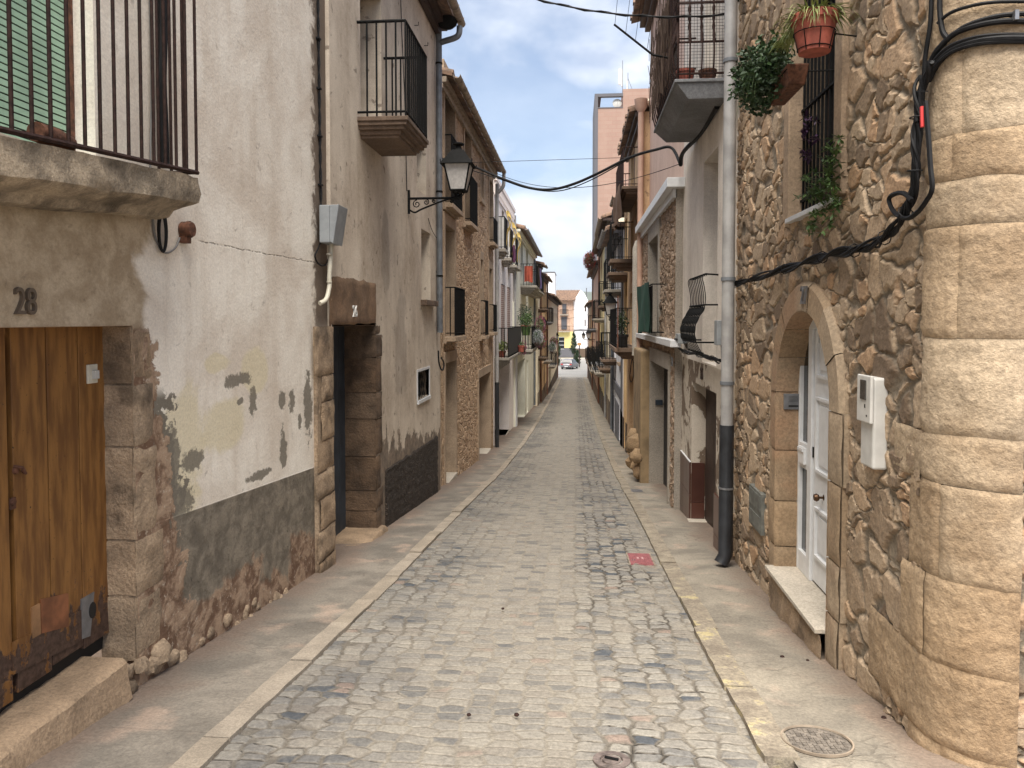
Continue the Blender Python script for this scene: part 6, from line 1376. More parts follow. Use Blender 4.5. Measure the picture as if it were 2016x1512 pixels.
cable('street_cable', P, .022, 'thickest cable sagging across the street from the left lamp to the white cornice', n=6)
P = [tuple(PYp(u, v, y)) for u, v, y in ((925, 334, 13.2), (985, 353, 13.0), (1040, 371, 12.6), (1100, 376, 12.4), (1160, 356, 12.1), (1235, 315, 11.7))]
cable('street_cable', P, .009, 'thinner cable hanging just under the thickest sagging street cable')
span('street_cable', PYp(925, 320, 14.6), PYp(1240, 310, 14.5), .0, .005, 'straight thin wire across the street, above the thick sagging cable')
span('street_cable', PYp(975, 340, 17), PYp(1340, 322, 11.2), .35, .006, 'thin wire across the street ending at the white cornice, behind the sagging cable')
span('street_cable', PYp(1040, -6, 8.2), PYp(1432, 28, 8.0), .10, .010, 'black twisted cable crossing at the very top of the view to the high balcony', tw=.012)
cable('street_cable', [tuple(PYp(1340, 325, 10.9)), tuple(PYp(1345, 300, 10.6)), tuple(PYp(1380, 262, 9.6)), tuple(PYp(1412, 210, 8.4))], .03, 'dark cable duct climbing from the white cornice to the underside of the high balcony')
# ---- ochre house with brown curtains
X = 1.86; y0, y1 = y1, YX(1236, X)
R4 = house('ochre_house', 1, X, y0, 'ochre house with a rough yellowish corner pillar on boulders and brown curtains under its roof')
zt = ZX(1250, 268, X); g = G(y1)
oa = op(X, 1240, 1247, 745, 860, 1, .3); oa = (oa[0], oa[1], G(oa[1]) + .05, oa[3], .3); ob_ = op(X, 1241, 1246, 430, 520, 1, .25); oc_ = op(X, 1240, 1246, 300, 385, 1, .25); od_ = op(X, 1240, 1247, 575, 680, 1, .25)
facade(R4, 1, X, y0, y1, g - .4, zt, [oa, ob_, oc_, od_], M['plaster_ochre']); door(R4, 1, X, oa, 'dark_brown', 4)
for o_ in (ob_, oc_, od_): window(R4, 1, X, o_)
roof(R4, 1, X, y0, y1, zt, .3, rise=1.6)
m = MB(); xq = 1.66; a, b = YX(1262, xq), YX(1248, xq); m.box(xq, X + .02, a, b, G(b) - .3, ZX(1262, 690, xq)); wuv(m); m.build('pillar', M['pillar_ochre'], R4, bevel=.04)
m = MB(); rd = random.Random(8)
for k in range(9):
    c = Vector((xq - .02 + rd.uniform(-.03, .05), a + .1 + (b - a - .2) * rd.random(), G(a) + .12 + .14 * k * .6)); rr_ = rd.uniform(.13, .2); V = []
    for i in range(8):
        for j in range(10):
            th = math.pi * i / 7; ph_ = 2 * math.pi * j / 10; d = Vector((math.sin(th) * math.cos(ph_), math.sin(th) * math.sin(ph_), math.cos(th))); q = c + d * rr_ * (1 + .3 * noise.noise(d * 1.5 + Vector((k, 0, 0)))); V.append(q)
    m.add(V, [(i * 10 + j, i * 10 + (j + 1) % 10, (i + 1) * 10 + (j + 1) % 10, (i + 1) * 10 + j) for i in range(7) for j in range(10)])
m.build('boulders', M['boulder'], R4, smooth=True)
m = MB(); xt = 1.78; yt = YX(1255, xt); m.tube([(xt, yt, ZX(1255, 700, xt)), (xt, yt, ZX(1255, 490, xt)), (xt + .03, yt, ZX(1255, 482, xt)), (xt + .12, yt, ZX(1255, 478, xt))], .12, 12); m.build('flue', M['balcony_light'], R4, smooth=True)
z = ZX(1250, 392, X - .3); ya, yb = YX(1262, X - .35), YX(1240, X - .35) - .3
bo = balcony(R4, 1, X, .42, y0 + .6, y1 - .6, ZX(1246, 395, X), .0, mat='balcony_brown'); m = MB(); railing_mb(m, 1, X, X - .38, y0 + .65, y1 - .65, ZX(1246, 395, X), .9); m.build('railing', M['iron_brown'], bo)
zc0, zc1 = ZX(1250, 372, X - .42), ZX(1250, 285, X - .42)
cloth('curtain', X - .46, y0 + .5, y1 - 1.4, zc0, zc1, (.12, .065, .035), 'long brown striped curtain hanging under the roof of the ochre house', ph=1)
cloth('curtain', X - .44, y1 - 1.3, y1 - .4, zc0 + .3, zc1 - .1, (.025, .02, .018), 'black bundled curtain beside the long brown one on the ochre house', ph=2)
balcony(R4, 1, X, .6, YX(1246, X), YX(1240, X), ZX(1246, 510, X), .95, ((0, .1), (.1, .1), (.2, .08)), 'balcony_brown')
zz = ZX(1240, 678, X); bo = balcony(R4, 1, X, .55, y0 + .9, y1 - .3, zz, .95, ((0, .1), (.1, .1), (.2, .08)), 'balcony_brown', .12, .010)
planter('potted_plant', (X - .35, y0 + 1.2, zz), 0, 'dark slender shrub in a black pot on the iron balcony above the right pavement', (.14, .14, .36), 500, .05, None, potr=.14, poth=.32, pot='dark', leaf='leaf_dark', seed=41)
m = MB(); m.box(X - .5, X - .47, y0 + .8, y0 + .86, zz, zz + 1.25); tag(m.build('plank', M['rust'], loc=(X - .5, y0 + .8, zz)), 'reddish upright board leaning at the near corner of the iron balcony with the dark shrub', 'board')
m = MB(); xs_ = X + .35; m.box(xs_, xs_ + 3, YX(1268, xs_), YX(1252, xs_), zt + .5, ZX(1262, 222, xs_)); wuv(m); m.build('attic_wall', M['plaster_cream'], R4)
cable('hanging_cable', wallpts([(1247, 695), (1242, 720), (1240, 745), (1243, 752), (1247, 740), (1247, 715), (1244, 700)], X - .05), .012, 'thin dark cable looping down the yellow wall under the iron balcony')
# ---- further right houses
def zed(u, v, X=1.86): return ZX(u, v, X)
X = 1.86; y0, y1 = y1, YX(1228, X)
T, o_ = far_house('golden_house', 1, X, y0, y1, zed(1232, 398), 'plaster_yellow', 'thin golden yellow house between the ochre house and the white house with grey trim', [(0, 2.3), (.9, 1.9), (3.0, 1.6)], 71, bal=((2, 0),), low=(.9, 'plaster_dark'), pipe=None, over=.3)
y0, y1 = y1, YX(1209, X); X = 1.84
T, o_ = far_house('grey_trim_house', 1, X, y0, y1, zed(1215, 478), 'plaster_white', 'white house with slate grey trim, dark eave and a chimney, behind the right lantern', [(0, 2.4), (.2, 2.0), (2.6, 1.6)], 72, bal=((1, 1), (2, 0)), low=(1.3, 'plaster_grey'), pipe='pipe_grey', over=.5, roofkw=dict(gutter='pipe_light', soff='plaster_grey'))
m = MB(); m.box(X - .03, X + .0 - .002, y0 + .01, y0 + .7, G(y0) - .3, zed(1215, 478) - .22); m.box(X - .03, X - .002, y1 - .5, y1 - .01, G(y1) - .3, zed(1215, 478) - .22); m.box(X - .05, X - .002, y0 + .75, y1 - .6, -.95, -.6); m.build('grey_trim', M['plaster_grey'], T)
m = MB(); zt = zed(1215, 478); m.box(X + .3, X + 1.1, y0 - 1.2, y0 - .3, zt - .5, ZX(1222, 402, X + .5)); m.box(X + .2, X + 1.2, y0 - 1.3, y0 - .2, ZX(1222, 402, X + .5), ZX(1222, 402, X + .5) + .1); m.box(X + .4, X + 1.0, y0 - .1, y0 + .7, zt, ZX(1216, 415, X + .5)); wuv(m); m.build('chimney', M['plaster_grey'], T)
y0, y1 = y1, YX(1195, X)
T, o_ = far_house('cream_tiled_house', 1, X, y0, y1, zed(1200, 455), 'plaster_cream', 'cream house with a tiled roof slanting against the brick tower, right row', [(0, 2.4), (-.3, 2.0), (2.2, 1.9)], 73, bal=((1, 0), (1, 1), (2, 0)), low=(1.0, 'lower_brown'), pipe='pipe_light', over=.45, roofkw=dict(rafters=True, rise=2.0))
y0, y1 = y1, YX(1181, X)
T, o_ = far_house('brick_gable_house', 1, X, y0, y1, zed(1184, 497), 'plaster_yellow2', 'pale yellow house with brick side wall, red flowers at its upper balcony', [(0, 2.4), (-.9, 2.0), (1.7, 1.9)], 74, bal=((1, -1), (2, 1), (2, 2)), low=(1.0, 'plaster_dark'), pipe='pipe_brown', over=.4)
m = MB(); zt = zed(1184, 497); m.box(X - .004, X + 4, y0 - .02, y0 + .3, 2.6, zt + .1); wuv(m); m.build('brick_side', M['rubble_brick'], T)
z = zed(1180, 540); planter('hanging_flowers', (X - .7, y1 - 2.5, z), 0, 'dark red flower cluster on the upper balcony of the pale yellow house', (.3, 1.2, .45), 700, .12, 'petal_red', box=(.1, .8), poth=.2, seed=44, leaf='leaf_dark')
y0, y1 = y1, YX(1169, X); X = 1.8
T, o_ = far_house('salmon_house', 1, X, y0, y1, ZX(1172, 538, X), 'plaster_salmon', 'salmon coloured house with iron balconies near the lower end of the right row', [(0, 2.4), (-1.5, 2.0), (1.0, 1.9)], 75, bal=((1, -1), (2, 2)), low=(1.0, 'lower_brown'), pipe='pipe_brown', over=.4)
y0, y1 = y1, 82.0; X = 1.78
T, o_ = far_house('last_tan_house', 1, X, y0, y1, ZX(1163, 600, X), 'plaster_ochre', 'last house of the right row, tan with iron balconies, by the square', [(0, 2.4), (-1.9, 2.0)], 76, bal=((1, 0), (1, 2), (1, 3)), low=(1.0, 'plaster_dark'), pipe='pipe_brown', over=.35)
# ---- brick tower block
YT = 84.0; xl = PYp(1170, 400, YT).x; zt = PYp(1172, 190, YT).z; TW = thing('tower_block', (xl + 5, YT, G(YT)), 'tall pinkish brick apartment tower with grey corner strip and open roof frame', 'tower block')
def tz(v): return PYp(1200, v, YT).z
def tx(u): return PYp(u, 300, YT).x
m = MB(); xr = xl + 13; x1 = tx(1177); xk = tx(1226); wt, wb = tz(241), tz(258); wa, wz = tx(1234), tx(1246)
for (a, b, c, d) in ((x1, wa, -8, tz(212)), (wa, wz, -8, wb), (wa, wz, wt, tz(212)), (wz, xr, -8, tz(212)), (xk, xr, tz(212), tz(176))): m.box(a, b, YT, YT + (10 if a == x1 or a == wz else .4 if c > 0 and a == wa else 10), c, d)
wuv(m); m.build('wall', M['brick_tower'], TW); m = MB(); m.box(xl, x1 - .005, YT - .04, YT + 10, -8, tz(184)); m.box(x1 - .005, xk, YT - .04, YT + .5, tz(190), tz(184)); m.box(x1, xk + .0, YT + 9.5, YT + 10, tz(190), tz(184)); m.box(x1 - .005, xk, YT - .05, YT + .1, tz(213), tz(211)); m.box(x1 + .05, x1 + .35, YT + .5, YT + 9.5, tz(190), tz(184)); m.build('roof_frame', M['plaster_grey'], TW)
m = MB(); m.box(wa, wz, YT + .15, YT + .2, wb, wt); m.build('window', M['white_paint'], TW)
p = Vector((tx(1215), YT + .3, tz(201))); T = thing('satellite_dish', tuple(p), 'round pale satellite dish in the open roof frame of the brick tower', 'satellite dish'); m = MB(); m.lathe([(0, .0), (.3, -.04), (.5, -.13), (.52, -.13), (.3, -.02), (0, .03)], (0, 0, 0), 20)
R_ = Matrix.Rotation(R(80), 4, 'X') ; m.v = [tuple(R_ @ Vector(v) + p) for v in m.v]; m.build('dish', M['white_plastic'], T, smooth=True); m = MB(); m.tube([p, p + Vector((0, .3, -.6))], .04, 6); m.tube([p, p + Vector((0, -.6, .1))], .02, 5); m.build('dish_arm', M['steel'], T)
p = Vector((tx(1226), YT + 1, tz(178))); T = thing('antenna_mast', tuple(p), 'phone mast with white panel antennas standing on the brick tower roof', 'antenna')
m = MB(); m.tube([p, p + Vector((0, 0, 3.6))], .04, 6); m.tube([p + Vector((.6, 0, 0)), p + Vector((.6, 0, 2.2))], .04, 6); m.tube([p + Vector((.6, 0, 1.6)), p + Vector((1.2, 0, 0))], .03, 5); m.tube([p, p + Vector((.6, 0, .4))], .03, 5); m.build('mast', M['steel'], T)
m = MB(); m.box(p.x - .45, p.x - .2, p.y - .1, p.y + .1, p.z + .9, p.z + 2.7); m.box(p.x - .15, p.x - .03, p.y - .1, p.y + .1, p.z + .7, p.z + 2.6); m.box(p.x + .45, p.x + .58, p.y - .1, p.y + .1, p.z + .2, p.z + 1.3); m.build('antenna_panel', M['white_plastic'], T)
# ================================================================ street lanterns
def lantern(loc, rotz, arm, label, parent_rot=0):
    """prototype built at the origin: wall at x=0, arm reaching +x; z=0 at the arm"""
    T = thing('street_lamp', (0, 0, 0), label, 'street lamp', 'wall lanterns along the street')
    m = MB(); m.box(0, .03, -.02, .02, -.22, .12); m.tube([(0, 0, 0), (arm, 0, 0)], .018, 8); m.tube(smoothpts([(.02, 0, -.16), (.10, 0, -.20), (.2, 0, -.155), (.45, 0, -.06), (arm * .8, 0, -.015)]), .014, 6)
    for cx_, cz_, r_, sg in ((.13, -.08, .06, 1), (.27, -.055, .042, -1), (.38, -.04, .028, 1), (arm * .86, -.045, .03, -1)):
        m.tube([(cx_ + r_ * (1 - k / 26) * math.cos(sg * k * .42 + 1.5), 0, cz_ + r_ * (1 - k / 26) * math.sin(sg * k * .42 + 1.5)) for k in range(22)], .008, 5)
    m.tube(smoothpts([(arm - .06, 0, 0), (arm - .02, 0, .02), (arm + .0, 0, .07)]), .03, 8); m.lathe([(0, -.03), (.03, -.02), (.035, 0), (.02, .03), (.012, .05)], (arm, 0, 0), 10)
    for sy in (-1, 1):
        for sx in (-1, 1): m.tube(smoothpts([(arm, 0, .03), (arm + sx * .05, sy * .05, .045), (arm + sx * .075, sy * .075, .10)]), .009, 6)
    m.build('bracket', M['iron'], T, smooth=True)
    z0, z1 = .10, .47; r0, r1 = .105, .185; c = arm; f = MB(); g = MB()
    def sq(r, z): return [(c - r, -r, z), (c + r, -r, z), (c + r, r, z), (c - r, r, z)]
    A, B = sq(r0, z0), sq(r1, z1)
    for i in range(4): f.tube([A[i], B[i]], .013, 5); f.tube([A[i], A[(i + 1) % 4]], .013, 5); f.tube([B[i], B[(i + 1) % 4]], .013, 5)
    f.hexa(sq(r0, z0 - .015) + sq(r0, z0)); f.build('lantern_frame', M['iron'], T)
    A2, B2 = sq(r0 - .006, z0 + .004), sq(r1 - .006, z1 - .004)
    for i in range(4): g.face([A2[i], A2[(i + 1) % 4], B2[(i + 1) % 4], B2[i]])
    g.build('lamp_glass', M['lamp_glass'], T)
    h = MB(); h.hexa(sq(.235, z1 - .015) + sq(.20, z1 + .035)); h.hexa(sq(.195, z1 + .035) + sq(.085, z1 + .20)); h.lathe([(.075, .2), (.045, .235), (.04, .27), (.085, .285), (.085, .30), (.045, .315), (0, .32)], (c, 0, z1), 12)
    for sx in (-1, 1):
        for sy in (-1, 1): h.tube([(c + sx * .225, sy * .225, z1), (c + sx * .225, sy * .225, z1 + .04)], .008, 5)
    h.build('lantern_roof', M['iron'], T); T.location = loc; T.rotation_euler = (0, 0, rotz); OFF[T.name] = Vector()
    return T
yL = YX(803, X2 if False else -2.04); q = PX(803, 391, -2.04); xl_ = PYp(903, 391, q.y).x
L1 = lantern((-2.04, q.y, q.z), 0, xl_ + 2.04, 'nearest black wall lantern on a scrolled bracket, left wall under the iron balcony')
def lamp_at(u, v_arm, y, wallx, label):
    p = PYp(u, v_arm, y); s = -1 if wallx < 0 else 1; arm0 = xl_ + 2.04
    # wall point so that the lantern hangs where it is seen
    return copy_tree(L1, (p.x + s * arm0, y, p.z), 0 if s < 0 else math.pi, label)
def lamp_built(u, v_arm, y, wallx, label):
    p = PYp(u, v_arm, y); s = -1 if wallx < 0 else 1; t_ = lantern((wallx, y, p.z), 0 if s < 0 else math.pi, abs(p.x - wallx), label); return t_
lamp_built(1201, 626, 23.2, 1.86, 'black lantern on the right, in front of the white house with grey trim')
lamp_built(1158.5, 668, 55, 1.84, 'black lantern lower on the right row, the nearer of the two small ones there')
lamp_built(1148.8, 668, 78, 1.78, 'smallest and farthest black lantern on the right, by the square')
lamp_built(1059, 648, 47.5, -1.86, 'black lantern above the pink flowers on the left row')
lamp_built(1096.5, 669, 80, -1.70, 'small far black lantern at the lower end of the left row')
# ================================================================ street details
def on_ground(name, mat, mb_fn, label, cat): pass
# round manhole cover on the right pavement
p = PG(1608, 1461, .02); rr_ = .165; m = MB(); T = thing('manhole_cover', (p.x, p.y, G(p.y)), 'round cast iron cover with a grid pattern in the right pavement near the corner', 'manhole cover')
sl = (G(p.y + .1) - G(p.y - .1)) / .2; tilt = lambda V: [(x, y, z + (y - p.y) * sl) for x, y, z in V]
zc = G(p.y) + .022; m.lathe([(rr_, .0), (rr_, .012), (rr_ - .008, .012), (rr_ - .010, .004)], (p.x, p.y, zc), 40); m.v = tilt(m.v); m.build('cover_rim', M['gutter'], T)
m = MB(); m.prism([(p.x + (rr_ - .016) * math.cos(k * .157), p.y + (rr_ - .016) * math.sin(k * .157)) for k in range(40)], zc - .01, zc + .003, 'z')
for i in range(-6, 7):
    for j in range(-6, 7):
        a, b = i * .024, j * .024
        if a * a + b * b < (rr_ - .03) ** 2 and (i + j) % 4 != 2: m.box(p.x + a - .008, p.x + a + .008, p.y + b - .009, p.y + b + .009, zc + .003, zc + .008)
m.v = tilt(m.v); m.build('cover_plate', plain('cast_iron', c3(150, 138, 124, .55), .7, .2, 30, .4), T)
p = PG(1204, 1500, .0); rr_ = .085; T = thing('valve_cover', (p.x, p.y, G(p.y)), 'small round water valve cover in the setts at the bottom edge of the view', 'valve cover'); sl = (G(p.y + .1) - G(p.y - .1)) / .2; zc = G(p.y) + .006
m = MB(); m.lathe([(rr_, -.02), (rr_, .006), (rr_ * .62, .006), (rr_ * .6, -.004), (rr_ * .5, -.004), (rr_ * .48, .006), (0, .006)], (p.x, p.y, zc), 32); m.v = tilt(m.v); m.build('cover_plate', plain('cast_iron_pink', c3(140, 122, 114, .55), .7, .2, 30, .4), T, smooth=False)
m = MB(); m.tube([(p.x - .03, p.y + .012, zc + .01), (p.x + .03, p.y - .01, zc + .01)], .007, 6); m.v = tilt(m.v); m.build('cover_bolt', M['iron'], T)
# red drain cover
a = PG(1242, 1112, 0); b = PG(1287, 1112, 0); c = PG(1262, 1091, 0); T = thing('drain_cover', ((a.x + b.x) / 2, a.y, G(a.y)), 'rectangular faded red ribbed cover in the road beside the right kerb', 'drain cover')
y0_, y1_ = a.y, c.y; m = MB()
def gbox(m, x0, x1, ya, yb, h0, h1): m.hexa([(x0, ya, G(ya) + h0), (x1, ya, G(ya) + h0), (x1, yb, G(yb) + h0), (x0, yb, G(yb) + h0), (x0, ya, G(ya) + h1), (x1, ya, G(ya) + h1), (x1, yb, G(yb) + h1), (x0, yb, G(yb) + h1)])
gbox(m, a.x, b.x, y0_, y1_, -.02, .008)
for k in range(9): x = a.x + .012 + (b.x - a.x - .02) * k / 9; gbox(m, x, x + .010, y0_ + .02, y1_ - .02, .008, .014)
m.build('cover_plate', plain('faded_red', c3(178, 92, 96, .62), .7, 0, 20, .25), T); m = MB(); gbox(m, a.x - .015, a.x, y0_ - .01, y1_ + .01, -.02, .011); gbox(m, b.x, b.x + .015, y0_ - .01, y1_ + .01, -.02, .011); m.build('cover_frame', M['gutter'], T); m = MB(); xm = (a.x + b.x) / 2
for dx in (-.035, .012): gbox(m, xm + dx, xm + dx + .022, (y0_ + y1_) / 2 - .03, (y0_ + y1_) / 2 + .05, .008, .016)
m.build('cover_slot', plain('pale_pink', c3(220, 160, 160, .7), .8), T)
a = PG(1243, 967, .02); b = PG(1265, 967, .02); m = MB(); gbox(m, a.x, b.x, a.y - .1, a.y + .25, .0, .026); tag(m.build('utility_cover', M['steel'], loc=(a.x, a.y, G(a.y))), 'small grey rectangular utility cover in the right pavement by doorway 23', 'utility cover')
# loose pebbles and litter
rd = random.Random(17)
LP = [(923, 1407, 'two'), (1017, 1407, 'x'), (1540, 1293, 'a'), (1590, 1300, 'b'), (1740, 1413, 'c'), (990, 1198, 'd')]
LAB = ['dark pebble on the setts, left of its twin at the bottom centre', 'dark pebble on the setts, right of its twin at the bottom centre', 'dark pebble on the right pavement by the arched doorway step', 'tiny dark pebble beside the one at the arched doorway step', 'dark pebble on the right pavement close to the foot of the corner', 'lone dark pebble in the middle of the road farther up']
for (u, v, _), lab in zip(LP, LAB):
    p = PG(u, v, .02); m = MB(); r_ = rd.uniform(.008, .013); V = []
    for i in range(5):
        for j in range(7): th = math.pi * i / 4; ph_ = 6.283 * j / 7; V.append((p.x + r_ * math.sin(th) * math.cos(ph_) * 1.2, p.y + r_ * math.sin(th) * math.sin(ph_), p.z + r_ * .8 * math.cos(th)))
    m.add(V, [(i * 7 + j, i * 7 + (j + 1) % 7, (i + 1) * 7 + (j + 1) % 7, (i + 1) * 7 + j) for i in range(4) for j in range(7)]); tag(m.build('pebble', M['iron_brown'], smooth=True, loc=tuple(p)), lab, 'pebble')
# ================================================================ the square at the bottom
YC = 150.0; xc_ = PYp(1129, 650, YC).x; g = G(YC)
C1 = thing('corner_tile_house', (xc_ - 5, YC, g), 'tiled house across the square with a yellow ground floor and two shuttered balcony windows', 'house')
def cz(v): return PYp(1110, v, YC).z
def cx(u): return PYp(u, 640, YC).x
ze, zr_ = cz(592), cz(571); m = MB(); zy = cz(653); m.box(xc_ - 16, xc_, YC, YC + 9, zy, ze); wuv(m); m.build('wall', M['plaster_salmon'], C1); m = MB(); m.box(xc_ - 16, xc_ + .02, YC - .03, YC + 9, g, zy - .004); wuv(m); m.build('yellow_ground_floor', plaster('yellow_band', c3(244, 226, 120, .85), c3(236, 214, 110, .85), .3), C1); m = MB(); m.box(xc_ - 5, xc_ + .03, YC - .07, YC - .031, g, cz(685)); m.build('skirting', M['plaster_grey'], C1)
m = MB(); m.hexa([(xc_ - 16.5, YC - .8, ze - .1), (xc_ + .2, YC - .8, ze - .1), (xc_ + 1.6, YC + 5, zr_), (xc_ - 16.5, YC + 5, zr_), (xc_ - 16.5, YC - .8, ze + .05), (xc_ + .2, YC - .8, ze + .05), (xc_ + 1.6, YC + 5, zr_ + .15), (xc_ - 16.5, YC + 5, zr_ + .15)]); ro = m.build('roof', M['roof_tile'], C1); m = MB()
for k in range(56): x = xc_ - 16.4 + k * .3; m.tube([(x, YC - .85, ze + .06), (x + 1.4 * k / 56, YC + 5, zr_ + .17)], .09, 6)
m.build('roof_tiles', M['roof_tile'], ro)
for (ua, ub, va, vb, nm, lab) in ((1107, 1115, 599, 617, 'window', 0), (1105, 1116, 624, 648, 'window', 0), (1100, 1111, 664, 687, 'window', 1)):
    a, b = cx(ua), cx(ub); m = MB(); m.box(a, b, YC - .08, YC - .031, cz(vb), cz(va)); w_ = m.build('window', M['plaster_grey'] if not lab else M['glass'], C1); m = MB()
    n = 8 if not lab else 3
    for k in range(n + 1): z = cz(vb) + (cz(va) - cz(vb)) * k / n; m.box(a, b, YC - .11, YC - .081, z - .04, z + .04)
    m.build('shutter_slats' if not lab else 'glazing_bars', M['plaster_grey'] if not lab else M['white_paint'], w_)
for (ua, ub, v) in ((1102, 1119, 619), (1093, 1122, 652)):
    a, b = cx(ua), cx(ub); z = cz(v); m = MB(); m.box(a, b, YC - .9, YC - .032, z - .18, z); bb = m.build('balcony', M['balcony_light'], C1); m = MB(); n = 16
    for k in range(n + 1): x = a + (b - a) * k / n; m.tube([(x, YC - .85, z), (x, YC - .85, z + 1)], .02, 4)
    m.tube([(a, YC - .85, z + 1), (b, YC - .85, z + 1)], .03, 4); m.build('railing', M['iron'], bb)
C2 = thing('white_gable_house', (xc_ + 3, YC + .3, g), 'plain white house with slanting top and two tiny windows, across the square', 'house')
xr_ = cx(1162); m = MB(); Pp = [(xc_ + .05, g), (xr_, g), (xr_, cz(600)), (cx(1150), cz(577)), (cx(1143), cz(570)), (xc_ + .05, cz(592))]; m.prism(Pp, YC + .2, YC + 9, 'y'); wuv(m); m.build('wall', M['plaster_white'], C2)
m = MB(); m.box(xc_ + .08, xr_ + .05, YC + .1, YC + .198, cz(650) - .1, cz(650) + .15); m.build('string_course', M['plaster_grey'], C2); m = MB(); m.box(xc_ + .08, xr_ + .05, YC + .12, YC + .198, g, cz(686)); m.build('skirting', M['lower_brown'], C2)
for (ua, ub, va, vb) in ((1151, 1154, 600, 613), (1151, 1153, 629, 641)): m = MB(); m.box(cx(ua), cx(ub), YC + .14, YC + .199, cz(vb), cz(va)); m.build('window', M['dark_brown'], C2)
m = MB(); m.box(cx(1154), cx(1155.6), YC + 2, YC + 2.6, cz(590), cz(566)); m.build('chimney', M['plaster_grey'], C2)
# pale block behind the left row
YB = 112.; m = MB(); xa, xb_ = PYp(1060, 600, YB).x, PYp(1092, 600, YB).x; m.box(xa - 4, xb_, YB, YB + 8, G(YB), PYp(1080, 537, YB).z); wuv(m); T = thing('pale_block', ((xa + xb_) / 2, YB, G(YB)), 'blank pale block rising behind the roofs at the lower end of the left row', 'building'); m.build('wall', M['plaster_white'], T)
m = MB(); m.box(xa - 4.05, xb_ + .05, YB - .05, YB + 8.05, PYp(1080, 537, YB).z + .004, PYp(1080, 537, YB).z + .15); m.build('parapet', M['plaster_grey'], T)
# trees
def tree(name, u, vb, vt, y, w, label, seed, cone=0., leaf='leaf_dark', trunk_h=.3, n=2600, group='young trees in the square'):
    p = PYp(u, vb, y); zb = G(y); zt = PYp(u, vt, y).z; H = zt - zb; T = thing(name, (p.x, y, zb), label, 'tree', group); rd = random.Random(seed); m = MB(); m.tube([(p.x, y, zb - .1), (p.x + .03, y, zb + H * .5), (p.x, y, zb + H * .85)], [.10, .07, .02], 8)
    for k in range(7): a = rd.uniform(0, 6.28); z = zb + H * (trunk_h + .1 * k * .8); m.tube([(p.x, y, z), (p.x + math.cos(a) * w * .3, y + math.sin(a) * w * .3, z + H * .12)], [.04, .012], 5)
    m.build('trunk', M['dark_brown'], T); m = MB()
    for k in range(16):
        f = (k + .5) / 16; z = zb + H * (trunk_h + (1 - trunk_h) * f); r_ = w * .5 * (math.sin(min(1, (f + .12)) * math.pi) ** .6 if not cone else (1.05 - f) ** .7 * min(1, f * 4 + .3)); a = rd.uniform(0, 6.28)
        for _ in range(3): a = rd.uniform(0, 6.28); leaves(m, (p.x + math.cos(a) * r_ * .55, y + math.sin(a) * r_ * .55, z), (r_ * .55, r_ * .55, H * .07), n // 48, .16, rd)
    m.build('crown', M[leaf], T); return T
tree('young_tree', 1130, 697, 655, 128, 1.75, 'dark pointed young tree in the square, behind the silver car', 5, cone=1)
tree('young_tree', 1097, 700, 668, 92, 1.0, 'small round-headed tree under the far left lantern at the edge of the square', 6)
tree('young_tree', 1137, 709, 690, 118, 1.25, 'low leafy bush-like tree just right of the silver car', 7, trunk_h=.12)
# wooden post with a sign
p = PYp(1140.5, 712, 112); g = G(112); T = thing('sign_post', (p.x, 112, g), 'slim dark post with a small orange sign, right of the silver car', 'sign post'); m = MB(); zt = PYp(1140, 680, 112).z; m.tube([(p.x, 112, g), (p.x, 112, zt)], .09, 8); m.build('post', M['dark_brown'], T); m = MB(); m.box(p.x - .28, p.x + .28, 111.85, 111.9, zt, zt + .4); m.build('sign_plate', plain('orange_sign', c3(220, 150, 60, .7), .6), T)
# ---- silver hatchback seen from behind, turned slightly
pc = PYp(1116, 716, 106); CA = thing('parked_car', (0, 0, 0), 'silver grey hatchback seen from behind at the end of the street', 'car'); silver = plain('silver_paint', c3(140, 138, 144, .6), .35, .3)
def section(y, zlist): return [(x, y, z) for x, z in zlist]
secs = [(0.0, .28, .62, .78, .80), (.06, .25, .70, .84, .86), (.25, .22, .92, .86, 0), (1.0, .2, .95, .87, 0), (2.2, .2, .95, .87, 0), (3.0, .2, .92, .87, 0), (3.8, .22, .78, .84, 0), (4.15, .28, .62, .74, 0)]
m = MB(); V = []; K = 0
for (y, zl, zh, hw, _) in secs:
    ring = [(-hw * .94, zl), (-hw, zl + .12), (-hw, zh - .12), (-hw * .93, zh), (hw * .93, zh), (hw, zh - .12), (hw, zl + .12), (hw * .94, zl)]; V += [(x, y, z) for x, z in ring]
n = 8; Fc = [(i * n + k, i * n + (k + 1) % n, (i + 1) * n + (k + 1) % n, (i + 1) * n + k) for i in range(len(secs) - 1) for k in range(n)] + [tuple(range(n)), tuple((len(secs) - 1) * n + k for k in range(n))]
m.add(V, Fc); cab = [(.12, .90, .80), (.42, 1.36, .66), (.8, 1.44, .64), (1.8, 1.45, .64), (2.3, 1.36, .66), (3.0, .92, .80)]; V = []
for (y, z, hw) in cab: V += [(-.82, y, .85), (-hw, y, z), (hw, y, z), (.82, y, .85)]
m.add(V, [(i * 4 + k, i * 4 + (k + 1) % 4, (i + 1) * 4 + (k + 1) % 4, (i + 1) * 4 + k) for i in range(5) for k in range(4)] + [(0, 1, 2, 3), (20, 21, 22, 23)]); m.build('body', silver, CA, smooth=True, bevel=.02)
m = MB(); m.hexa([(-.62, .14, .96), (.62, .14, .96), (.56, .36, 1.30), (-.56, .36, 1.30), (-.62, .10, .98), (.62, .10, .98), (.56, .33, 1.32), (-.56, .33, 1.32)]); m.build('rear_window', M['glass'], CA)
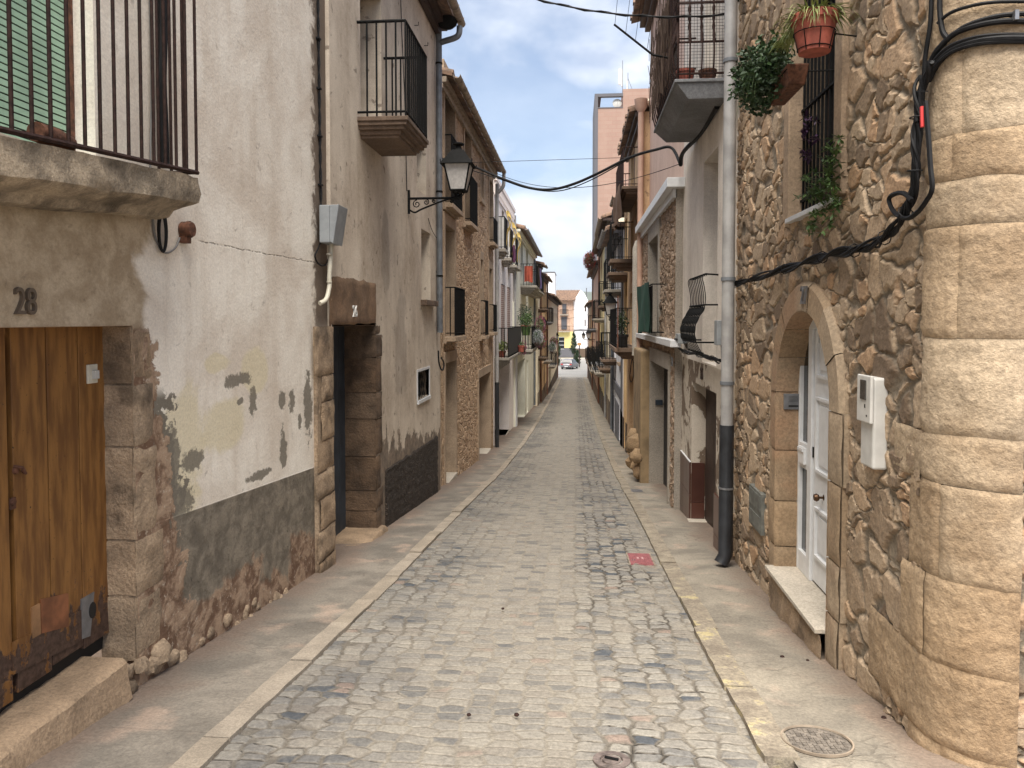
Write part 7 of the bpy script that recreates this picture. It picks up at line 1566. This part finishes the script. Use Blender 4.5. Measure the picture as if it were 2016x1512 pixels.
for s_ in (-1, 1):
    m = MB(); m.hexa([(s_ * .80, .55, .98), (s_ * .80, 2.7, .98), (s_ * .70, 2.25, 1.32), (s_ * .70, .7, 1.32), (s_ * .83, .55, .98), (s_ * .83, 2.7, .98), (s_ * .73, 2.25, 1.32), (s_ * .73, .7, 1.32)]); m.build('side_window', M['glass'], CA)
    m = MB(); m.box(s_ * .48, s_ * .80, -.02, .08, .62, .78); m.build('tail_light', M['petal_red'], CA, bevel=.01)
    for y in (.75, 3.3):
        m = MB(); m.lathe([(0, -.1), (.30, -.1), (.31, 0), (.30, .1), (0, .1)], (s_ * .76, y, .31), 18, axis='x'); wv = m.build('wheel', M['cable'], CA); m = MB(); m.lathe([(0, 0), (.19, .0), (.19, -.02 * s_)], (s_ * .875, y, .31), 14, axis='x'); m.build('rim', M['steel'], wv)
m = MB(); m.box(-.72, .72, -.06, .1, .30, .50); m.build('rear_bumper', silver, CA, bevel=.03); m = MB(); m.box(-.26, .26, -.075, -.061, .36, .47); m.build('number_plate', M['white_paint'], CA)
m = MB(); m.box(-.6, .6, -.02, .25, .22, .299); m.build('underbody', M['dark'], CA)
CA.location = (pc.x - .1, 106, G(106) - .0); CA.rotation_euler = (math.atan((G(108) - G(106)) / 2), 0, R(-14)); OFF[CA.name] = Vector()
# wires across the far end of the street
for k, (va, vb, y, lab) in enumerate(((612, 600, 84, 'highest'), (628, 616, 88, 'second'), (636, 640, 92, 'third'), (648, 644, 96, 'lowest'))):
    span('overhead_wire', PYp(1082, va, y), PYp(1168, vb, y), .25, .018, lab + ' of the thin black wires strung across the far end of the street')
# ---------------------------------------------------------------- air between here and the hills
hz = bpy.data.materials.new('haze'); hz.use_nodes = True; hn = hz.node_tree.nodes; hn.clear()
vo = hn.new('ShaderNodeOutputMaterial'); pv = hn.new('ShaderNodeVolumePrincipled'); pv.inputs['Color'].default_value = (.80, .87, .97, 1); pv.inputs['Density'].default_value = .00012; pv.inputs['Anisotropy'].default_value = .2
hz.node_tree.links.new(pv.outputs[0], vo.inputs['Volume'])
m = MB(); m.box(-3100, 3100, -80, 6100, -12, 190); tag(m.build('haze', hz), kind='stuff')
